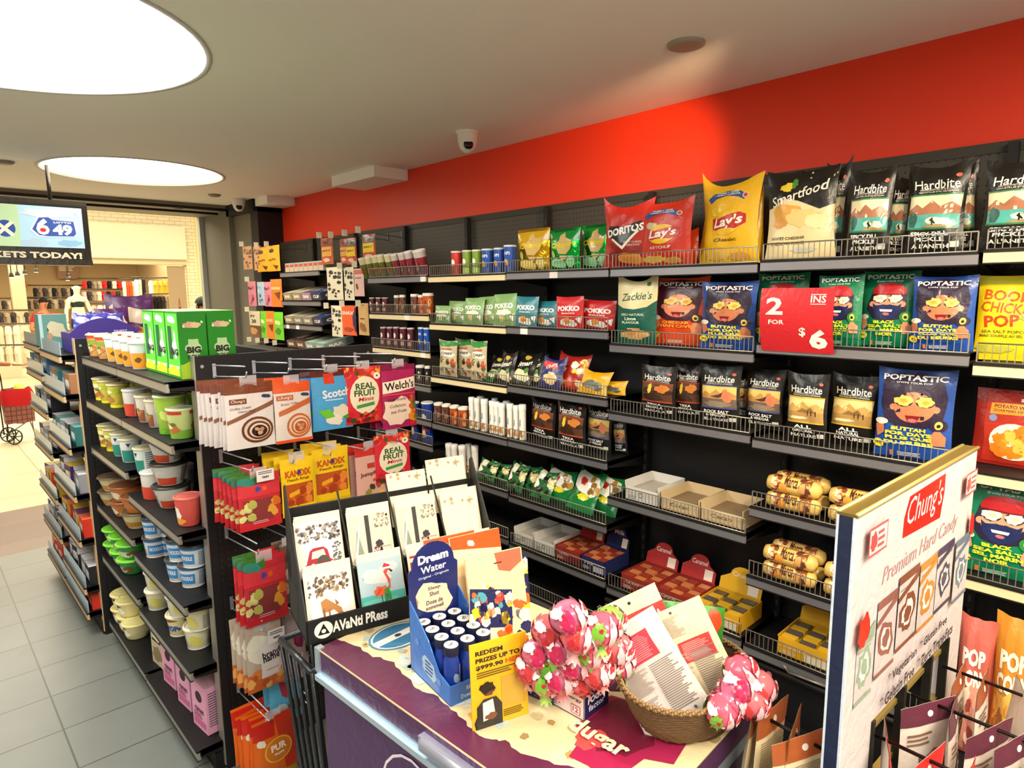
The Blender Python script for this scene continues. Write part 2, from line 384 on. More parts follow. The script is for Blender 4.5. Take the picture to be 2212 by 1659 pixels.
# ---- hanging lottery screen
def lotto():
    Y = 5.4; R = ony(200, 574, Y); TR = ony(186, 446, Y); x1 = R.x; z0 = R.z; z1 = TR.z; x0 = x1-1.25; H = z1-z0; W = x1-x0
    t = empty('lottery_screen', (x1-W/2, Y, z0), 0, 'hanging black-framed lottery screen above the aisle at left', 'screen')
    mb = MB(); mb.box((-W/2, -.0, 0), (W/2, .09, H), ('17140F', 'p')); mb.box((-W/2, -.02, 0), (W/2, 0, .035), ('2A2620', 'p'))
    front(mb, -W/2, W/2, 0, H, 0, [('t', 'F3EAD0', 'GET YOUR TICKETS TODAY!', .545, .162, .82, .105, 0, .045)], d0=.001); mb.build('frame', t)
    a, b, c, e = -W/2+.03, W/2-.035, .29*H, .955*H
    mb = MB(); mb.box((a, -.004, c), (b, -.001, e), screen('9FC2D6', .42))
    sc = lambda h, s=.42: screen(h, s)
    u = lambda x: 1-(x)*.42          # measured from the right edge, picture width of the visible half
    Ls = [('r', sc('A9C49A'), 0, 0, .70, 1), ('b', sc('B8C4CC'), .84, .84, .13, .10, 3), ('b', sc('A0B8C8'), .76, .10, .06, .10, 5), ('b', sc('7FA6C4'), .93, .12, .06, .08, 8),
          ('e', sc('24418C'), .635, .42, .045, .20), ('p', sc('F2E6B8'), [(.59, .28), (.605, .25), (.675, .56), (.66, .60)]), ('p', sc('F2E6B8'), [(.59, .55), (.60, .60), (.675, .29), (.66, .23)]),
          ('p', sc('E9EEF2'), [(.745, .42), (.785, .74), (.84, .76), (.86, .70), (.965, .68), (.975, .36), (.96, .27), (.83, .25), (.775, .27)]),
          ('p', sc('2B4A96'), [(.755, .43), (.79, .72), (.835, .74), (.855, .68), (.955, .66), (.963, .36), (.95, .29), (.83, .27), (.785, .29)]),
          ('t', sc('F4ECD6'), '6', .805, .50, .062, .40, 0, .06), ('e', sc('D2202A'), .805, .42, .015, .05), ('t', sc('F4ECD6'), '49', .898, .44, .095, .27, 0, .05), ('t', sc('F4ECD6'), 'LOTTO', .90, .62, .085, .045, 0, .03)]
    front(mb, a, b, c, e, -.005, Ls); mb.build('display', t)
    mb = MB()
    for x in (x1-.2-x1+W/2, -W/2+.35):
        mb.bar((x, .045, H), (x, .045, CZ-z0), .012, ('1A1816', 'p'))
    mb.box((-W/2, .01, H), (W/2, .08, H+.03), ('2C2A26', 'p')); mb.build('ceiling_mount', t)
lotto()
# ================================================================ SHELVING
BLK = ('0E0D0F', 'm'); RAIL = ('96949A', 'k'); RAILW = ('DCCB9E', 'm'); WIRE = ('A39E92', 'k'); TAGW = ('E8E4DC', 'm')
M_pegb = peg_mat('perforated_steel_back', '3A362E', '0A0908', .025, .16, (1, 2))
M_pegk = peg_mat('perforated_black_back', '100F11', '1D1C1F', .025, .16, (1, 2))
M_pegx = peg_mat('perforated_black_end', '0F0E10', '2C2B2E', .0254, .14, (0, 2))
def fence(mb, y0, y1, x, z, h=.062, depth_=.0, r=.0016):
    n = max(6, int((y1-y0)/.019)); a = y0+.012; b = y1-.012
    for zz in (z+.004, z+h): mb.bar((x, a, zz), (x, b, zz), .0026, WIRE, 5)
    for i in range(n+1):
        y = a+(b-a)*i/n; mb.bar((x, y, z+.004), (x, y, z+h), r if 0 < i < n else .0026, WIRE, 4)
def shelf(par, y0, y1, xf, xb, zb, fen=.062, rail=RAIL, tags=(), lip=.040, name='shelf'):
    """steel shelf whose lip bottom is at zb; front edge at xf facing -X"""
    mb = MB(); zt = zb+lip; a = y0+.006; b = y1-.006
    mb.box((xf+.006, a, zt-.022), (xb, b, zt), BLK)
    for y in (a, b-.004): mb.add([(xf+.01, y, zt-.03), (xb, y, zt-.075), (xb, y, zt), (xf+.01, y, zt), (xf+.01, y+.004, zt-.03), (xb, y+.004, zt-.075), (xb, y+.004, zt), (xf+.01, y+.004, zt)],
                                 [(0, 1, 2, 3), (4, 7, 6, 5), (0, 4, 5, 1), (3, 2, 6, 7), (0, 3, 7, 4), (1, 5, 6, 2)], BLK)
    s = mb.build(name, par)
    r = MB(); r.box((xf-.003, a, zb+.003), (xf+.008, b, zt-.002), rail); r.box((xf-.006, a, zt-.006), (xf+.010, b, zt+.001), BLK); r.box((xf-.006, a, zb), (xf+.006, b, zb+.004), BLK)
    r.build('price_rail', s)
    if fen:
        f = MB(); fence(f, y0, y1, xf+.006, zt, fen); f.build('wire_fence', s)
    for ty in tags:
        MB().box((xf-.0055, ty-.026, zb+.001), (xf-.003, ty+.026, zb+.042), TAGW).build('price_tag', s)
    return s
def T(px, py): return onx(px, py, XS).y
# zb per bay, from the nearest bay (0) to the far one; rails of some bays are beige-coloured covers
ROWS = {0: [1.866, 1.528, 1.193, .849, .45], 1: [1.862, 1.554, 1.183, .906, .619, .322], 2: [1.857, 1.515, 1.195, .783, .334],
        3: [1.857, 1.571, 1.253, .948, .632, .352, .10], 4: [1.853, 1.567, 1.241, .946, .645, .37, .10], 5: [1.858, 1.617, 1.386, 1.170, .95, .787, .5], 6: [.9, .5], 7: [1.930, 1.696, 1.502, 1.30, 1.0], 8: [.9], -1: [1.866, 1.528, 1.193]}
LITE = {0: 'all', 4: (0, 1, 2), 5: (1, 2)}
TAGS = {(3, 0): [T(1197, 590)], (3, 1): [T(1133, 715)], (5, 0): [T(915, 604)], (5, 1): [T(880, 687)], (5, 2): [T(915, 765)], (7, 2): [T(623, 706), T(644, 706)]}
names = {-1: 'black wall shelving bay at the right picture edge', 0: 'wall shelving bay behind the candy display board, with beige price rails', 1: 'second wall shelving bay from the right, holding the red 2 for 6 sign',
         2: 'middle wall shelving bay holding the red and yellow family-size chip bags', 3: 'wall shelving bay holding the shiny green and gold snack bags', 4: 'wall shelving bay holding small snack canisters and light green pouches',
         5: 'narrow-looking wall shelving bay of leaning noodle cups and purple cartons', 6: 'wall bay with hooks of jerky packets, no upper shelves', 7: 'wall shelving bay with four short shelves of bar cartons', 8: 'farthest wall bay with hooks of colourful pouches beside the dark pillar'}
BAY = {}
for k in range(-1, 9):
    y0, y1 = JY[k+1], JY[k+2]
    if k == 8: y1 = 6.08
    b = BAY[k] = empty('wall_shelving_bay', (0, 0, 0), 0, names[k], 'shelving', 'wall shelving bays')
    ztop = 2.275 if k != 7 else 2.27
    mb = MB(); mb.box((XB, y0, .0), (XB+.02, y1, 1.86), M_pegk); mb.box((XB, y0, 1.86), (XB+.02, y1, ztop-.035), M_pegb); mb.box((XB-.004, y0, ztop-.035), (XB+.022, y1, ztop), ('37342D', 'm'))
    mb.build('back_panel', b)
    mb = MB(); mb.box((XB-.035, y0-.014, 0), (XB+.0, y0+.014, ztop-.01), ('161416', 'm'))
    for i in range(40): mb.box((XB-.0365, y0-.004, .1+i*.053), (XB-.034, y0+.004, .125+i*.053), ('3C3A38', 'm'))
    mb.build('upright', b)
    mb = MB(); mb.box((XS-.02 if k not in (1, 2) else XS-.02, y0+.005, 0), (XB, y1-.005, .10), BLK); mb.build('base', b)
    for j, z in enumerate(ROWS[k]):
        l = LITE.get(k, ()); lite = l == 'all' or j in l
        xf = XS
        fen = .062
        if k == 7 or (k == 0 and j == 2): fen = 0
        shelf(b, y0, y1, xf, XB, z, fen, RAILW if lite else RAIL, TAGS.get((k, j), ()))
# the deep black base cabinet edge below the two middle bays
for k, lab in ((1, 'black steel kick panel under the yellow chocolate boxes, near the display board'), (2, 'black steel kick panel under the red chocolate boxes')):
    y0, y1 = JY[k+1], JY[k+2]
    mb = MB(); mb.box((XS+.02, y0, .10), (XS+.05, y1, .30), BLK); mb.tube([(XS+.0, y0, .30), (XS+.0, y1, .30)], .012, BLK, 8); mb.build('kick_panel', BAY[k])

# ---------------------------------------------------------------- gondolas
GX = .642; GT = 1.583
def endpanel(par, x0, x1, y, side):
    mb = MB(); mb.box((x0, y, .02), (x1, y+.025, GT), M_pegx)
    mb.box((x0-.0, y-.004, GT-.075), (x1, y+.0, GT), ('141315', 'm'))
    for x in (x0, x1-.03): mb.box((x, y-.006, .0), (x+.03, y, GT), ('161517', 'm'))
    for x in (x0+.022, x1-.022): mb.lathe([(.0075, 0), (.006, .004)], ('A8A8A8', 'k'), 12, xf=Matrix.Translation((x, y-.004, GT-.035)) @ Matrix.Rotation(PI/2, 4, 'X'))
    mb.build('end_panel', par)
    MB().box((x0-.004, y-.004, .02), (x0, y+.045, GT+.002), side).build('side_trim', par)
    mb = MB(); mb.box((x0, y+.025, 0), (x1, y+.05, .1), BLK); mb.build('foot', par)
def gondola(y0, y1, xf, xr, rows, fen, railc, endx=None, lab='', names_=()):
    b = empty('gondola_shelving', (0, 0, 0), 0, lab, 'shelving', 'free-standing gondola runs'); xc = (xf+xr)/2
    mb = MB(); gt = 1.47 if fen else GT; mb.box((xc-.02, y0+.02, .0), (xc+.02, y1, gt-.01), M_pegk); mb.box((xc-.03, y0+.03, 0), (xc+.03, y0+.06, gt), BLK); mb.box((xc-.03, y1-.03, 0), (xc+.03, y1, gt), BLK); mb.build('back_panel', b)
    n = len(rows); L = (y1-y0)/n
    for i, zs in enumerate(rows):
        a = y0+L*i; c = a+L
        MB().box((xf+.06, a+.01, 0), (xr-.06, c-.01, .075), BLK).build('base', b)
        for j, z in enumerate(zs):
            s = shelf(b, a, c, xf, xc-.02, z, 0, railc, ())
            if fen:
                f = MB(); f.box((xf+.004, a+.01, z+.04), (xf+.007, c-.01, z+.04+fen), clear_blue); f.build('shelf_riser', s)
            if j % 2 == 0:
                mb = MB(); mb.box((xc+.02, a+.006, z+.018), (xr, c-.006, z+.04), BLK); mb.build('shelf', b)
    if endx: endpanel(b, endx[0], endx[1], y0-.0, railc if railc[0] != '4E5054' else ('9C8C70', 'm'))
    return b
clear_blue = clear_mat('frosted_blue_plastic', 'A9C6D6', .82)
GA = [1.462, 1.246, .919, .652, .398, .078]; GB = [1.462, 1.246, 1.012, .711, .437, .082]
gondola(2.39, 3.77, GX, 1.53, [GA, GB], 0, ('B0AEA4', 'k'), (.735, 1.442), 'black gondola run of noodle cups ended by the hook panel of candy bags')
p = ony(161, 738, 3.86)
gondola(3.86, 5.10, .565, 1.40, [[1.462, 1.262, .99, .74, .50, .24, .10], [1.475, 1.31, 1.09, .85, .58, .34, .10]], .065, ('C9A97C', 'm'), (p.x, p.x+.70), 'far gondola run with wood-coloured rails and frosted plastic shelf fronts')

# hooks of the near end panel
PX = [.797, .938, 1.077, 1.215, 1.358]; PZ = [1.545, 1.233, .947, .670, .332]
def hook(x, y, z, L, d=(0, -1, 0), m=('B9BEC4', 'k'), double=True, flip=True, lab=None, grp=None, cat='display hook', tip=None):
    D = Vector(d); side = Vector((D.y, -D.x, 0)); o = Vector((x, y, z))
    mb = MB(); mb.box((x-.006 if abs(D.y) else x, y-.004 if abs(D.y) else y-.006, z-.04), (x+.006 if abs(D.y) else x+.004, y if abs(D.y) else y+.006, z+.01), m)
    up = Vector((0, 0, 1))
    mb.tube([o-up*.035, o+D*.01-up*.035, o+D*(L-.01)-up*.012, o+D*L+up*.006], .0023, m)
    if double: mb.tube([o+up*.004, o+D*(L-.012)+up*.022], .0026, m)
    ob = mb.build('display_hook'); tag(ob, lab, cat, grp)
    if tip:
        c = o+D*L+up*.0; MB().box((c.x-.02, c.y-.004, c.z-.022), (c.x+.02, c.y-.001, c.z+.022), tip).build('label_holder', ob)
    return ob
rown = ['top row', 'second row', 'third row', 'fourth row', 'bottom row']
for j, z in enumerate(PZ):
    for i, x in enumerate(PX):
        if j >= 2 and i > 2: continue
        hook(x, 2.386, z, .30, lab='steel display hook, %sin the %s of the gondola end panel' % (nth(i, 5 if j < 2 else 3), rown[j]), grp='hooks on the gondola end panel')
# ================================================================ PRODUCTS: shapes
def bag_mesh(name, W, H, D, col, layers, fin='p', back=None, ears=.05, seed=1, top=None, wr=1.0, nu=12, nv=16, pinch=.10, seal=.045, txtfin=None):
    rr = random.Random(seed); ph = [rr.uniform(0, 6) for _ in range(8)]
    def node(i, j, sgn):
        u = i/nu; v = j/nv; a = 2*u-1
        pf = max(0, min(1, math.sin(PI*max(0, min(1, (v-seal)/(1-2*seal))))))**.5 if seal < v < 1-seal else 0
        t = D/2*pf*(1-abs(a)**2.6)**.75
        edge = 1-abs(a)**6
        w = wr*min(W, H)*.027*((math.sin(9*u+ph[0]+4*v)*math.sin(7*v+ph[1]))+.7*math.sin(17*u-11*v+ph[2])*math.sin(13*v+5*u+ph[3])*(.4+abs(2*v-1)))*edge*(.25+.75*pf)
        x = a*W/2*(1-pinch*math.sin(PI*v)**.8)+wr*W*.012*math.sin(11*v+ph[4])*edge
        z = v*H+ears*H*(abs(a)**2.2-.35)*max(0, (v-.80)/.20)**1.5*(1+.5*a*math.sin(ph[5]))-(ears*.4*H*abs(a)**3*max(0, (.12-v)/.12))
        if v <= .05: z = max(z, 0)
        y = -t-w if sgn < 0 else t+w*.3
        y += (math.sin(8*a+ph[6])*.012*W*wr)*max(0, (v-.86)/.14)
        return Vector((x, y, max(0, z)))
    F = [[node(i, j, -1) for j in range(nv+1)] for i in range(nu+1)]
    B = [[node(i, j, 1) if 0 < i < nu and 0 < j < nv else F[i][j] for j in range(nv+1)] for i in range(nu+1)]
    mb = MB()
    for G, c, fl in ((F, col, 0), (B, back or col, 1)):
        vs = [G[i][j] for i in range(nu+1) for j in range(nv+1)]; n1 = nv+1
        fs = [(i*n1+j, (i+1)*n1+j, (i+1)*n1+j+1, i*n1+j+1) for i in range(nu) for j in range(nv)]
        if fl: fs = [f[::-1] for f in fs]
        mb.add(vs, fs, (c, fin), True)
    # smooth normals of the front for the offset
    def S(u, v, off):
        x = u*nu; y = v*nv; i = min(nu-1, int(x)); j = min(nv-1, int(y)); fx = x-i; fy = y-j
        a, b, c, e = F[i][j], F[i+1][j], F[i+1][j+1], F[i][j+1]
        if fx >= fy: p = a+(b-a)*fx+(c-b)*fy            # same triangle split as a fan-cut quad
        else: p = a+(c-e)*fx+(e-a)*fy
        n = (c-a).cross(e-b); n = n.normalized() if n.length > 1e-9 else Vector((0, -1, 0))
        if n.y > 0: n = -n
        return p+n*off+Vector((0, -1, 0))*off*.6
    us = [i/nu for i in range(1, nu)]; vv = [j/nv for j in range(1, nv)]
    if layers: deco(mb, layers, S, W, H, txtfin or fin, us, vv, d=.00022, d0=.0011)
    return mb.mesh(name)

def pouch_mesh(name, W, H, D, col, layers, fin='p', seed=1, back=None):
    return bag_mesh(name, W, H, D, col, layers, fin, back, .0, seed, None, .55, 10, 14, .03, .05)

def cup_mesh(name, r0, r1, h, col, layers, lid='D8D4C8', lidh=.006, fin='p', rep=2, n=28, lidfin='p', rim=.003):
    """tapered cup printed all round; returns body and lid meshes"""
    mb = MB(); mb.lathe([(r0*.95, 0), (r0, .003), (r1, h)], (col, fin), n)
    for k in range(rep):
        st = 2*PI/rep; a0 = k*st-PI/2-st/2
        def S(u, v, off, a0=a0, st=st):
            t = a0+u*st; r = r0+(r1-r0)*v+off; return Vector((r*math.cos(t), r*math.sin(t), h*v))
        if layers: deco(mb, layers, S, r1*st, h, fin, [i/14 for i in range(1, 14)], (), d=.0001, d0=.0006)
    l = MB(); l.lathe([(r1+rim, h-.002), (r1+rim, h+.002), (r1+rim*.2, h+lidh), (r1*.9, h+lidh), (r1*.88, h+lidh*.6)], (lid, lidfin), n)
    return [('cup_body', mb.mesh(name)), ('lid', l.mesh(name+'_lid'))]
def box_mesh(name, w, d, h, col, frontL=None, leftL=None, topc=None, topL=None, fin='m', open_top=False, fill=None, rightL=None):
    """box standing on z=0, centred on x,y; front looks to -Y"""
    mb = MB(); x, y = w/2, d/2
    if not open_top: mb.box((-x, -y, 0), (x, y, h), (col, fin))
    else:
        t = .0025
        mb.box((-x, -y, 0), (x, y, t), (col, fin))
        for a, b in (((-x, -y, 0), (x, -y+t, h*open_top)), ((-x, y-t, 0), (x, y, h)), ((-x, -y, 0), (-x+t, y, h)), ((x-t, -y, 0), (x, y, h))): mb.box(a, b, (col, fin))
        if fill: mb.box((-x+t, -y+t, t), (x-t, y-t, h*fill[1]), fill[0])
    if topc: mb.box((-x, -y, h), (x, y, h+.0006), (topc, fin))
    if frontL: front(mb, -x, x, 0, h if not open_top else h*open_top, -y, frontL, fin)
    if leftL: deco(mb, leftL, planeS((-x, y, 0), (0, -d, 0), (0, 0, h), (-1, 0, 0)), d, h, fin, d0=.0004)
    if rightL: deco(mb, rightL, planeS((x, -y, 0), (0, d, 0), (0, 0, h), (1, 0, 0)), d, h, fin, d0=.0004)
    if topL: deco(mb, topL, planeS((-x, -y, h), (w, 0, 0), (0, d, 0), (0, 0, 1)), w, d, fin, d0=.0008)
    return mb.mesh(name)
def card_mesh(name, W, H, layers, col='F0E6CC', t=.0012, fin='m'):
    mb = MB(); mb.box((-W/2, -t, 0), (W/2, 0, H), (col, fin)); front(mb, -W/2, W/2, 0, H, -t, layers, fin, d=.0001, d0=.0002); return mb.mesh(name)

PROTO = {}
def P(key, fn):
    if key not in PROTO: PROTO[key] = fn()
    return PROTO[key]
def ws_bag(kind, proto, WH, pl, pr, pt, zdeck, label, group=None, cat='snack bag', X=XS+.05, lean=0, yaw=0, roll=0, dx=0, name='snack_bag', dep=None, hs=1):
    """a bag standing on a wall shelf, given the picture columns of its sides and its top"""
    W, H, D = WH; pm = (pl+pr)/2; zm = zdeck+.1
    # image row of the middle, only used to pick the direction
    q = None; py = pt+60
    ya = onx(pl, py, X).y; yb = onx(pr, py, X).y; w = abs(ya-yb); yc = (ya+yb)/2; h = onx(pm, pt, X).z-zdeck
    h = h/(1+.02)*hs
    sx = w/W/max(.6, math.cos(yaw)); sz = h/H/max(.7, math.cos(lean))
    parts = PROTO[proto]
    ds = dep or min(1.0, sx*1.05)
    xc = X+D/2*ds+dx
    o = put(name, parts, (xc, yc, zdeck+.001), (-lean, roll, -PI/2+yaw), (sx, ds, sz), label, cat, group)
    o.rotation_mode = 'ZYX' if False else 'XYZ'
    return o
def ws_round(proto, r, hh, pl, pr, pt, zdeck, label, group, cat='cup', X=XS+.07, name='snack_cup', lean=0, face=None, py=None):
    pm = (pl+pr)/2; pyy = py or pt+20; c = onx(pm, pyy, X); dpt = depth(c); R = (pr-pl)/FPX*dpt/2; zt = onx(pm, pt, X).z
    s = R/r; sz = (zt-zdeck)/hh
    ang = math.atan2(c.y, c.x)  # turn the print towards the aisle
    return put(name, PROTO[proto], (X, c.y, zdeck+.001), (lean, 0, -PI/2 if face is None else face), (s, s, sz), label, cat, group)
# ================================================================ SNACK WALL: bag designs
def hard(sky, hill, fg, band, words, fr, fgtype='lake'):
    L = [('r', sky, .06, .30, .94, .66), ('p', hill, [(.06, .50), (.18, .57), (.3, .52), (.45, .60), (.6, .53), (.78, .58), (.94, .52), (.94, .44), (.06, .44)]), ('r', fg, .06, .30, .94, .45)]
    if fgtype == 'lake': L += [('b', 'D8E8D0', .62, .37, .22, .045, 4), ('b', '2C5A50', .16, .40, .07, .09, 6), ('b', 'A8865A', .6, .315, .25, .02, 2), ('r', '141414', .50, .33, .525, .41), ('p', '141414', [(.47, .38), (.50, .405), (.57, .35), (.555, .34)])]
    elif fgtype == 'tikka': L += [('b', 'E8C43A', .30, .55, .05, .10, 3, 18, .3), ('b', 'D8843A', .66, .55, .2, .08, 5), ('b', '3A2418', .4, .38, .3, .08, 7)]
    elif fgtype == 'salt': L += [('b', 'D8805A', .70, .50, .14, .10, 2), ('p', '4A2E26', [(.3, .48), (.52, .52), (.62, .56), (.58, .48), (.5, .46)]), ('b', '8C7A66', .5, .36, .36, .05, 9)]
    else: L += [('p', '8C6A3A', [(.3, .44), (.45, .50), (.55, .48), (.66, .52), (.8, .44)]), ('b', 'F0E0A8', .35, .36, .25, .02, 9), ('r', '2A1A10', .58, .40, .60, .47), ('r', '2A1A10', .68, .40, .70, .47), ('r', '2A1A10', .78, .40, .80, .47)]
    L += [('r', band, .06, .285, .94, .305), ('r', band, .06, .655, .94, .67), ('t', 'F2EEE6', 'Hardbite', .5, .775, .74, .10, 0, .012),
          ('t', 'D8D2C6', 'HANDCRAFTED-STYLE CHIPS', .52, .718, .62, .018), ('t', 'D8D2C6', 'CROUSTILLES STYLE ARTISANAL', .52, .692, .66, .018),
          ('t', 'F4F2EC', words[0], .45, .235, .62 if len(words[0]) > 8 else .42, .048, 0, .03)]
    if words[1]: L.append(('t', 'F4F2EC', words[1], .45, .178, .5 if len(words[1]) > 5 else .3, .045, 0, .03))
    L += [('t', 'E8E6E0', fr, .46, .105, .60, .045, 0, .03), ('e', 'D86A5A', .84, .855, .05, .022), ('r', 'C8C8C0', .78, .09, .92, .15)]
    return L
PROTO['hard_dill'] = [('bag', bag_mesh('hardbite_dill', .2, .28, .075, '16130F', hard('EADFB8', 'A86E4E', '4FA8A0', '2E7A50', ('SPICY DILL', 'PICKLE'), "A L'ANETH"), 'p', seed=3, ears=.08, wr=1.5))]
PROTO['hard_dill2'] = [('bag', bag_mesh('hardbite_dill_b', .2, .28, .075, '16130F', hard('EADFB8', 'A86E4E', '4FA8A0', '2E7A50', ('SPICY DILL', 'PICKLE'), "A L'ANETH"), 'p', seed=8, ears=.10, wr=1.7))]
PROTO['hard_tikka'] = [('bag', bag_mesh('hardbite_tikka', .2, .28, .07, '14110F', hard('6A4430', '3E281E', '5A3A28', 'C8482E', ('TIKKA', 'MASALA'), 'MASALA', 'tikka'), 'p', seed=4, ears=.03, wr=1.2))]
PROTO['hard_salt'] = [('bag', bag_mesh('hardbite_salt', .2, .28, .07, '14120F', hard('E2C26A', 'C08A4A', '6A5A50', '3E4A8C', ('ROCK SALT', '& VINEGAR'), 'SEL & VINAIGRE', 'salt'), 'p', seed=5, ears=.03, wr=1.1))]
PROTO['hard_nat'] = [('bag', bag_mesh('hardbite_natural', .2, .28, .07, '14120F', hard('F0D890', 'C8A058', 'B08A50', 'D8B43A', ('ALL', 'NATURAL'), 'NATURE', 'nat'), 'p', seed=6, ears=.04, wr=1.2))]
PROTO['smart'] = [('bag', bag_mesh('smartfood', .2, .30, .09, 'EAD9A8', [
    ('p', '17140F', [(0, 1), (0, .60), (.12, .62), (.3, .70), (.5, .66), (.8, .55), (1, .60), (1, 1)]), ('b', 'E2A84A', .35, .52, .24, .12, 4), ('b', 'F0CE86', .55, .47, .26, .10, 8), ('b', 'D89A48', .2, .43, .10, .06, 3), ('b', 'F2DEA8', .75, .42, .16, .09, 12),
    ('b', 'E8D03A', .32, .82, .09, .05, 5), ('b', '4A8A3A', .42, .86, .04, .06, 6), ('t', 'F4F0E2', 'Smartfood', .5, .74, .86, .11, .28, .012, .3), ('t', '3A3424', 'WHITE CHEDDAR', .36, .255, .5, .032, 0, .01), ('t', '3A3424', 'CHEDDAR BLANC', .36, .20, .5, .032, 0, .01), ('b', 'CFCBBE', .6, .12, .2, .03, 9)], 'p', seed=11, ears=.05, wr=1.8, back='17140F'))]
def lays(c, c2, flav, kind=0):
    return [('p', '20509A', [(.14, .80), (.26, .86), (.5, .89), (.72, .86), (.80, .81), (.78, .75), (.68, .79), (.5, .82), (.30, .79), (.18, .74)]), ('t', 'F4F2EA', 'FAMILY SIZE', .5, .862, .38, .022, 0, .02), ('t', 'F4F2EA', 'FORMAT FAMILIAL', .49, .832, .46, .022, 0, .02), ('e', 'E8D8C0', .80, .80, .05, .035), ('e', 'C8402A', .80, .80, .035, .024),
            ('b', c2, .3, .63, .12, .06, 4), ('e', 'F0C21E', .5, .50, .26, .15), ('p', 'C01E1E', [(.2, .56), (.35, .55), (.5, .58), (.7, .61), (.8, .58), (.82, .48), (.68, .42), (.5, .43), (.36, .40), (.24, .43)]), ('e', 'F0C21E', .5, .40, .18, .035),
            ('t', 'FAF6EC', "Lay's", .51, .50, .50, .15, .12, .03, .15), ('t', 'F4EEE0' if kind else '5A3A14', flav, .5, .30, .40, .04, .02, .01), ('b', 'E8B84A', .35, .12, .22, .06, 8), ('b', 'D89A3A', .68, .10, .16, .05, 3)]
PROTO['lays_y'] = [('bag', bag_mesh('lays_yellow', .21, .30, .10, 'F0BC1C', lays('F0BC1C', 'F6CE3C', 'Classic'), 'p', seed=21, ears=.16, wr=1.8, pinch=.16))]
PROTO['lays_r'] = [('bag', bag_mesh('lays_red', .2, .26, .09, 'C8301A', lays('C8301A', 'D8C49A', 'KETCHUP', 1), 'p', seed=22, ears=.06, wr=1.4))]
PROTO['plain_y'] = [('bag', bag_mesh('plain_yellow', .2, .2, .08, 'E8B61E', [('b', 'D89A1E', .4, .4, .3, .2, 3), ('b', 'F2D04A', .6, .6, .2, .16, 5)], 'p', seed=23, ears=.14, wr=2))]
PROTO['plain_o'] = [('bag', bag_mesh('plain_orange', .2, .2, .08, 'D8401A', [('b', 'E8642A', .5, .5, .3, .2, 3)], 'p', seed=24, ears=.12, wr=2))]
PROTO['dori'] = [('bag', bag_mesh('doritos', .2, .26, .09, 'B8281A', [('b', '8A1A14', .5, .25, .4, .2, 3), ('p', '17120F', [(.12, .66), (.16, .50), (.45, .33), (.88, .60), (.82, .72), (.5, .64)]), ('p', 'F4F0E8', [(.20, .45), (.44, .29), (.82, .56), (.78, .58), (.45, .34), (.24, .47)]), ('t', 'F8F6F0', 'DORITOS', .50, .585, .78, .12, .16, .04), ('t', 'F0C8B8', 'ZESTY CHEESE', .66, .40, .36, .03, 0, .01), ('t', 'F0C8B8', 'NACHO', .66, .355, .28, .03), ('b', 'E08A2A', .6, .15, .25, .09, 4)], 'p', seed=25, ears=.16, wr=1.7, pinch=.14))]
def crisp(c1, c2, c3):
    return [('b', c2, .35, .18, .25, .12, 4), ('b', c2, .75, .2, .14, .14, 9), ('r', c3, 0, .70, 1, .93), ('p', 'D8B878', [(.22, .66), (.38, .72), (.42, .84), (.56, .90), (.60, .78), (.80, .70), (.76, .52), (.60, .38), (.36, .40), (.30, .52)]),
            ('e', 'B8C86A', .16, .40, .06, .10, .3), ('p', 'E8C88A', [(.40, .36), (.66, .34), (.58, .26), (.44, .25)]), ('t', 'E8D81E', 'Crispers', .52, .60, .84, .15, .05, .035, .2), ('t', 'F0ECD0', 'SNACKS', .72, .19, .34, .03)]
PROTO['crisp_g'] = [('bag', bag_mesh('crispers_gold', .17, .22, .06, 'C8981A', crisp('', 'E8D06A', 'C8A018'), 'f', seed=31, ears=.0, wr=1.2, pinch=.04, txtfin='g'))]
PROTO['crisp_v'] = [('bag', bag_mesh('crispers_green', .17, .22, .06, '12A23A', crisp('', '9AE8A8', '0E8A34'), 'f', seed=32, ears=.01, wr=1.3, pinch=.05, txtfin='g'))]
PROTO['can_r'] = cup_mesh('can_red', .035, .035, .11, 'C8342E', [('e', 'F0ECE4', .5, .55, .16, .14), ('r', '8A1E1E', .1, .1, .9, .3)], 'D8D8D4', .006)
PROTO['can_g'] = cup_mesh('can_green', .035, .035, .11, '7CA03A', [('e', 'F0ECE4', .5, .55, .16, .14), ('r', 'A8C86A', .1, .08, .9, .3)], 'D8DCC8', .006)
PROTO['can_b'] = cup_mesh('can_blue', .035, .035, .11, '1E52B0', [('b', 'E0A050', .5, .42, .14, .12, 4), ('t', 'F0F0F0', 'CHIPS', .5, .75, .5, .12, 0, .02), ('r', '16388A', .1, .06, .9, .25)], 'C8D8E0', .006)
PROTO['can_tall'] = cup_mesh('can_tall_blue', .038, .038, .24, '1E3E9A', [('e', 'F0ECE4', .5, .66, .2, .08), ('r', 'D8B0A0', .28, .38, .72, .55), ('r', '8A3A7A', .1, .30, .9, .40), ('p', 'E8C07A', [(.4, .12), (.7, .16), (.6, .34), (.38, .3)])], 'D8D8D4', .008)
PROTO['jar_br'] = cup_mesh('jar_brown', .036, .036, .09, '6A4436', [('c', ['9A6A50', '4A2A20', 'C8A088'], 12, .05, .1, .95, .8, .09, 3)], 'E0DDD2', .012)
PROTO['jar_or'] = cup_mesh('jar_orange', .036, .036, .09, 'B8542A', [('c', ['D87A3A', '8A3418', 'E8A868'], 12, .05, .1, .95, .8, .09, 4)], 'E0DDD2', .012)
PROTO['jar_bk'] = cup_mesh('jar_dark', .036, .036, .09, '2A2826', [('c', ['6A6458', 'D8D0C0', '3A3430'], 12, .05, .1, .95, .8, .07, 6)], 'D8D5CC', .012)
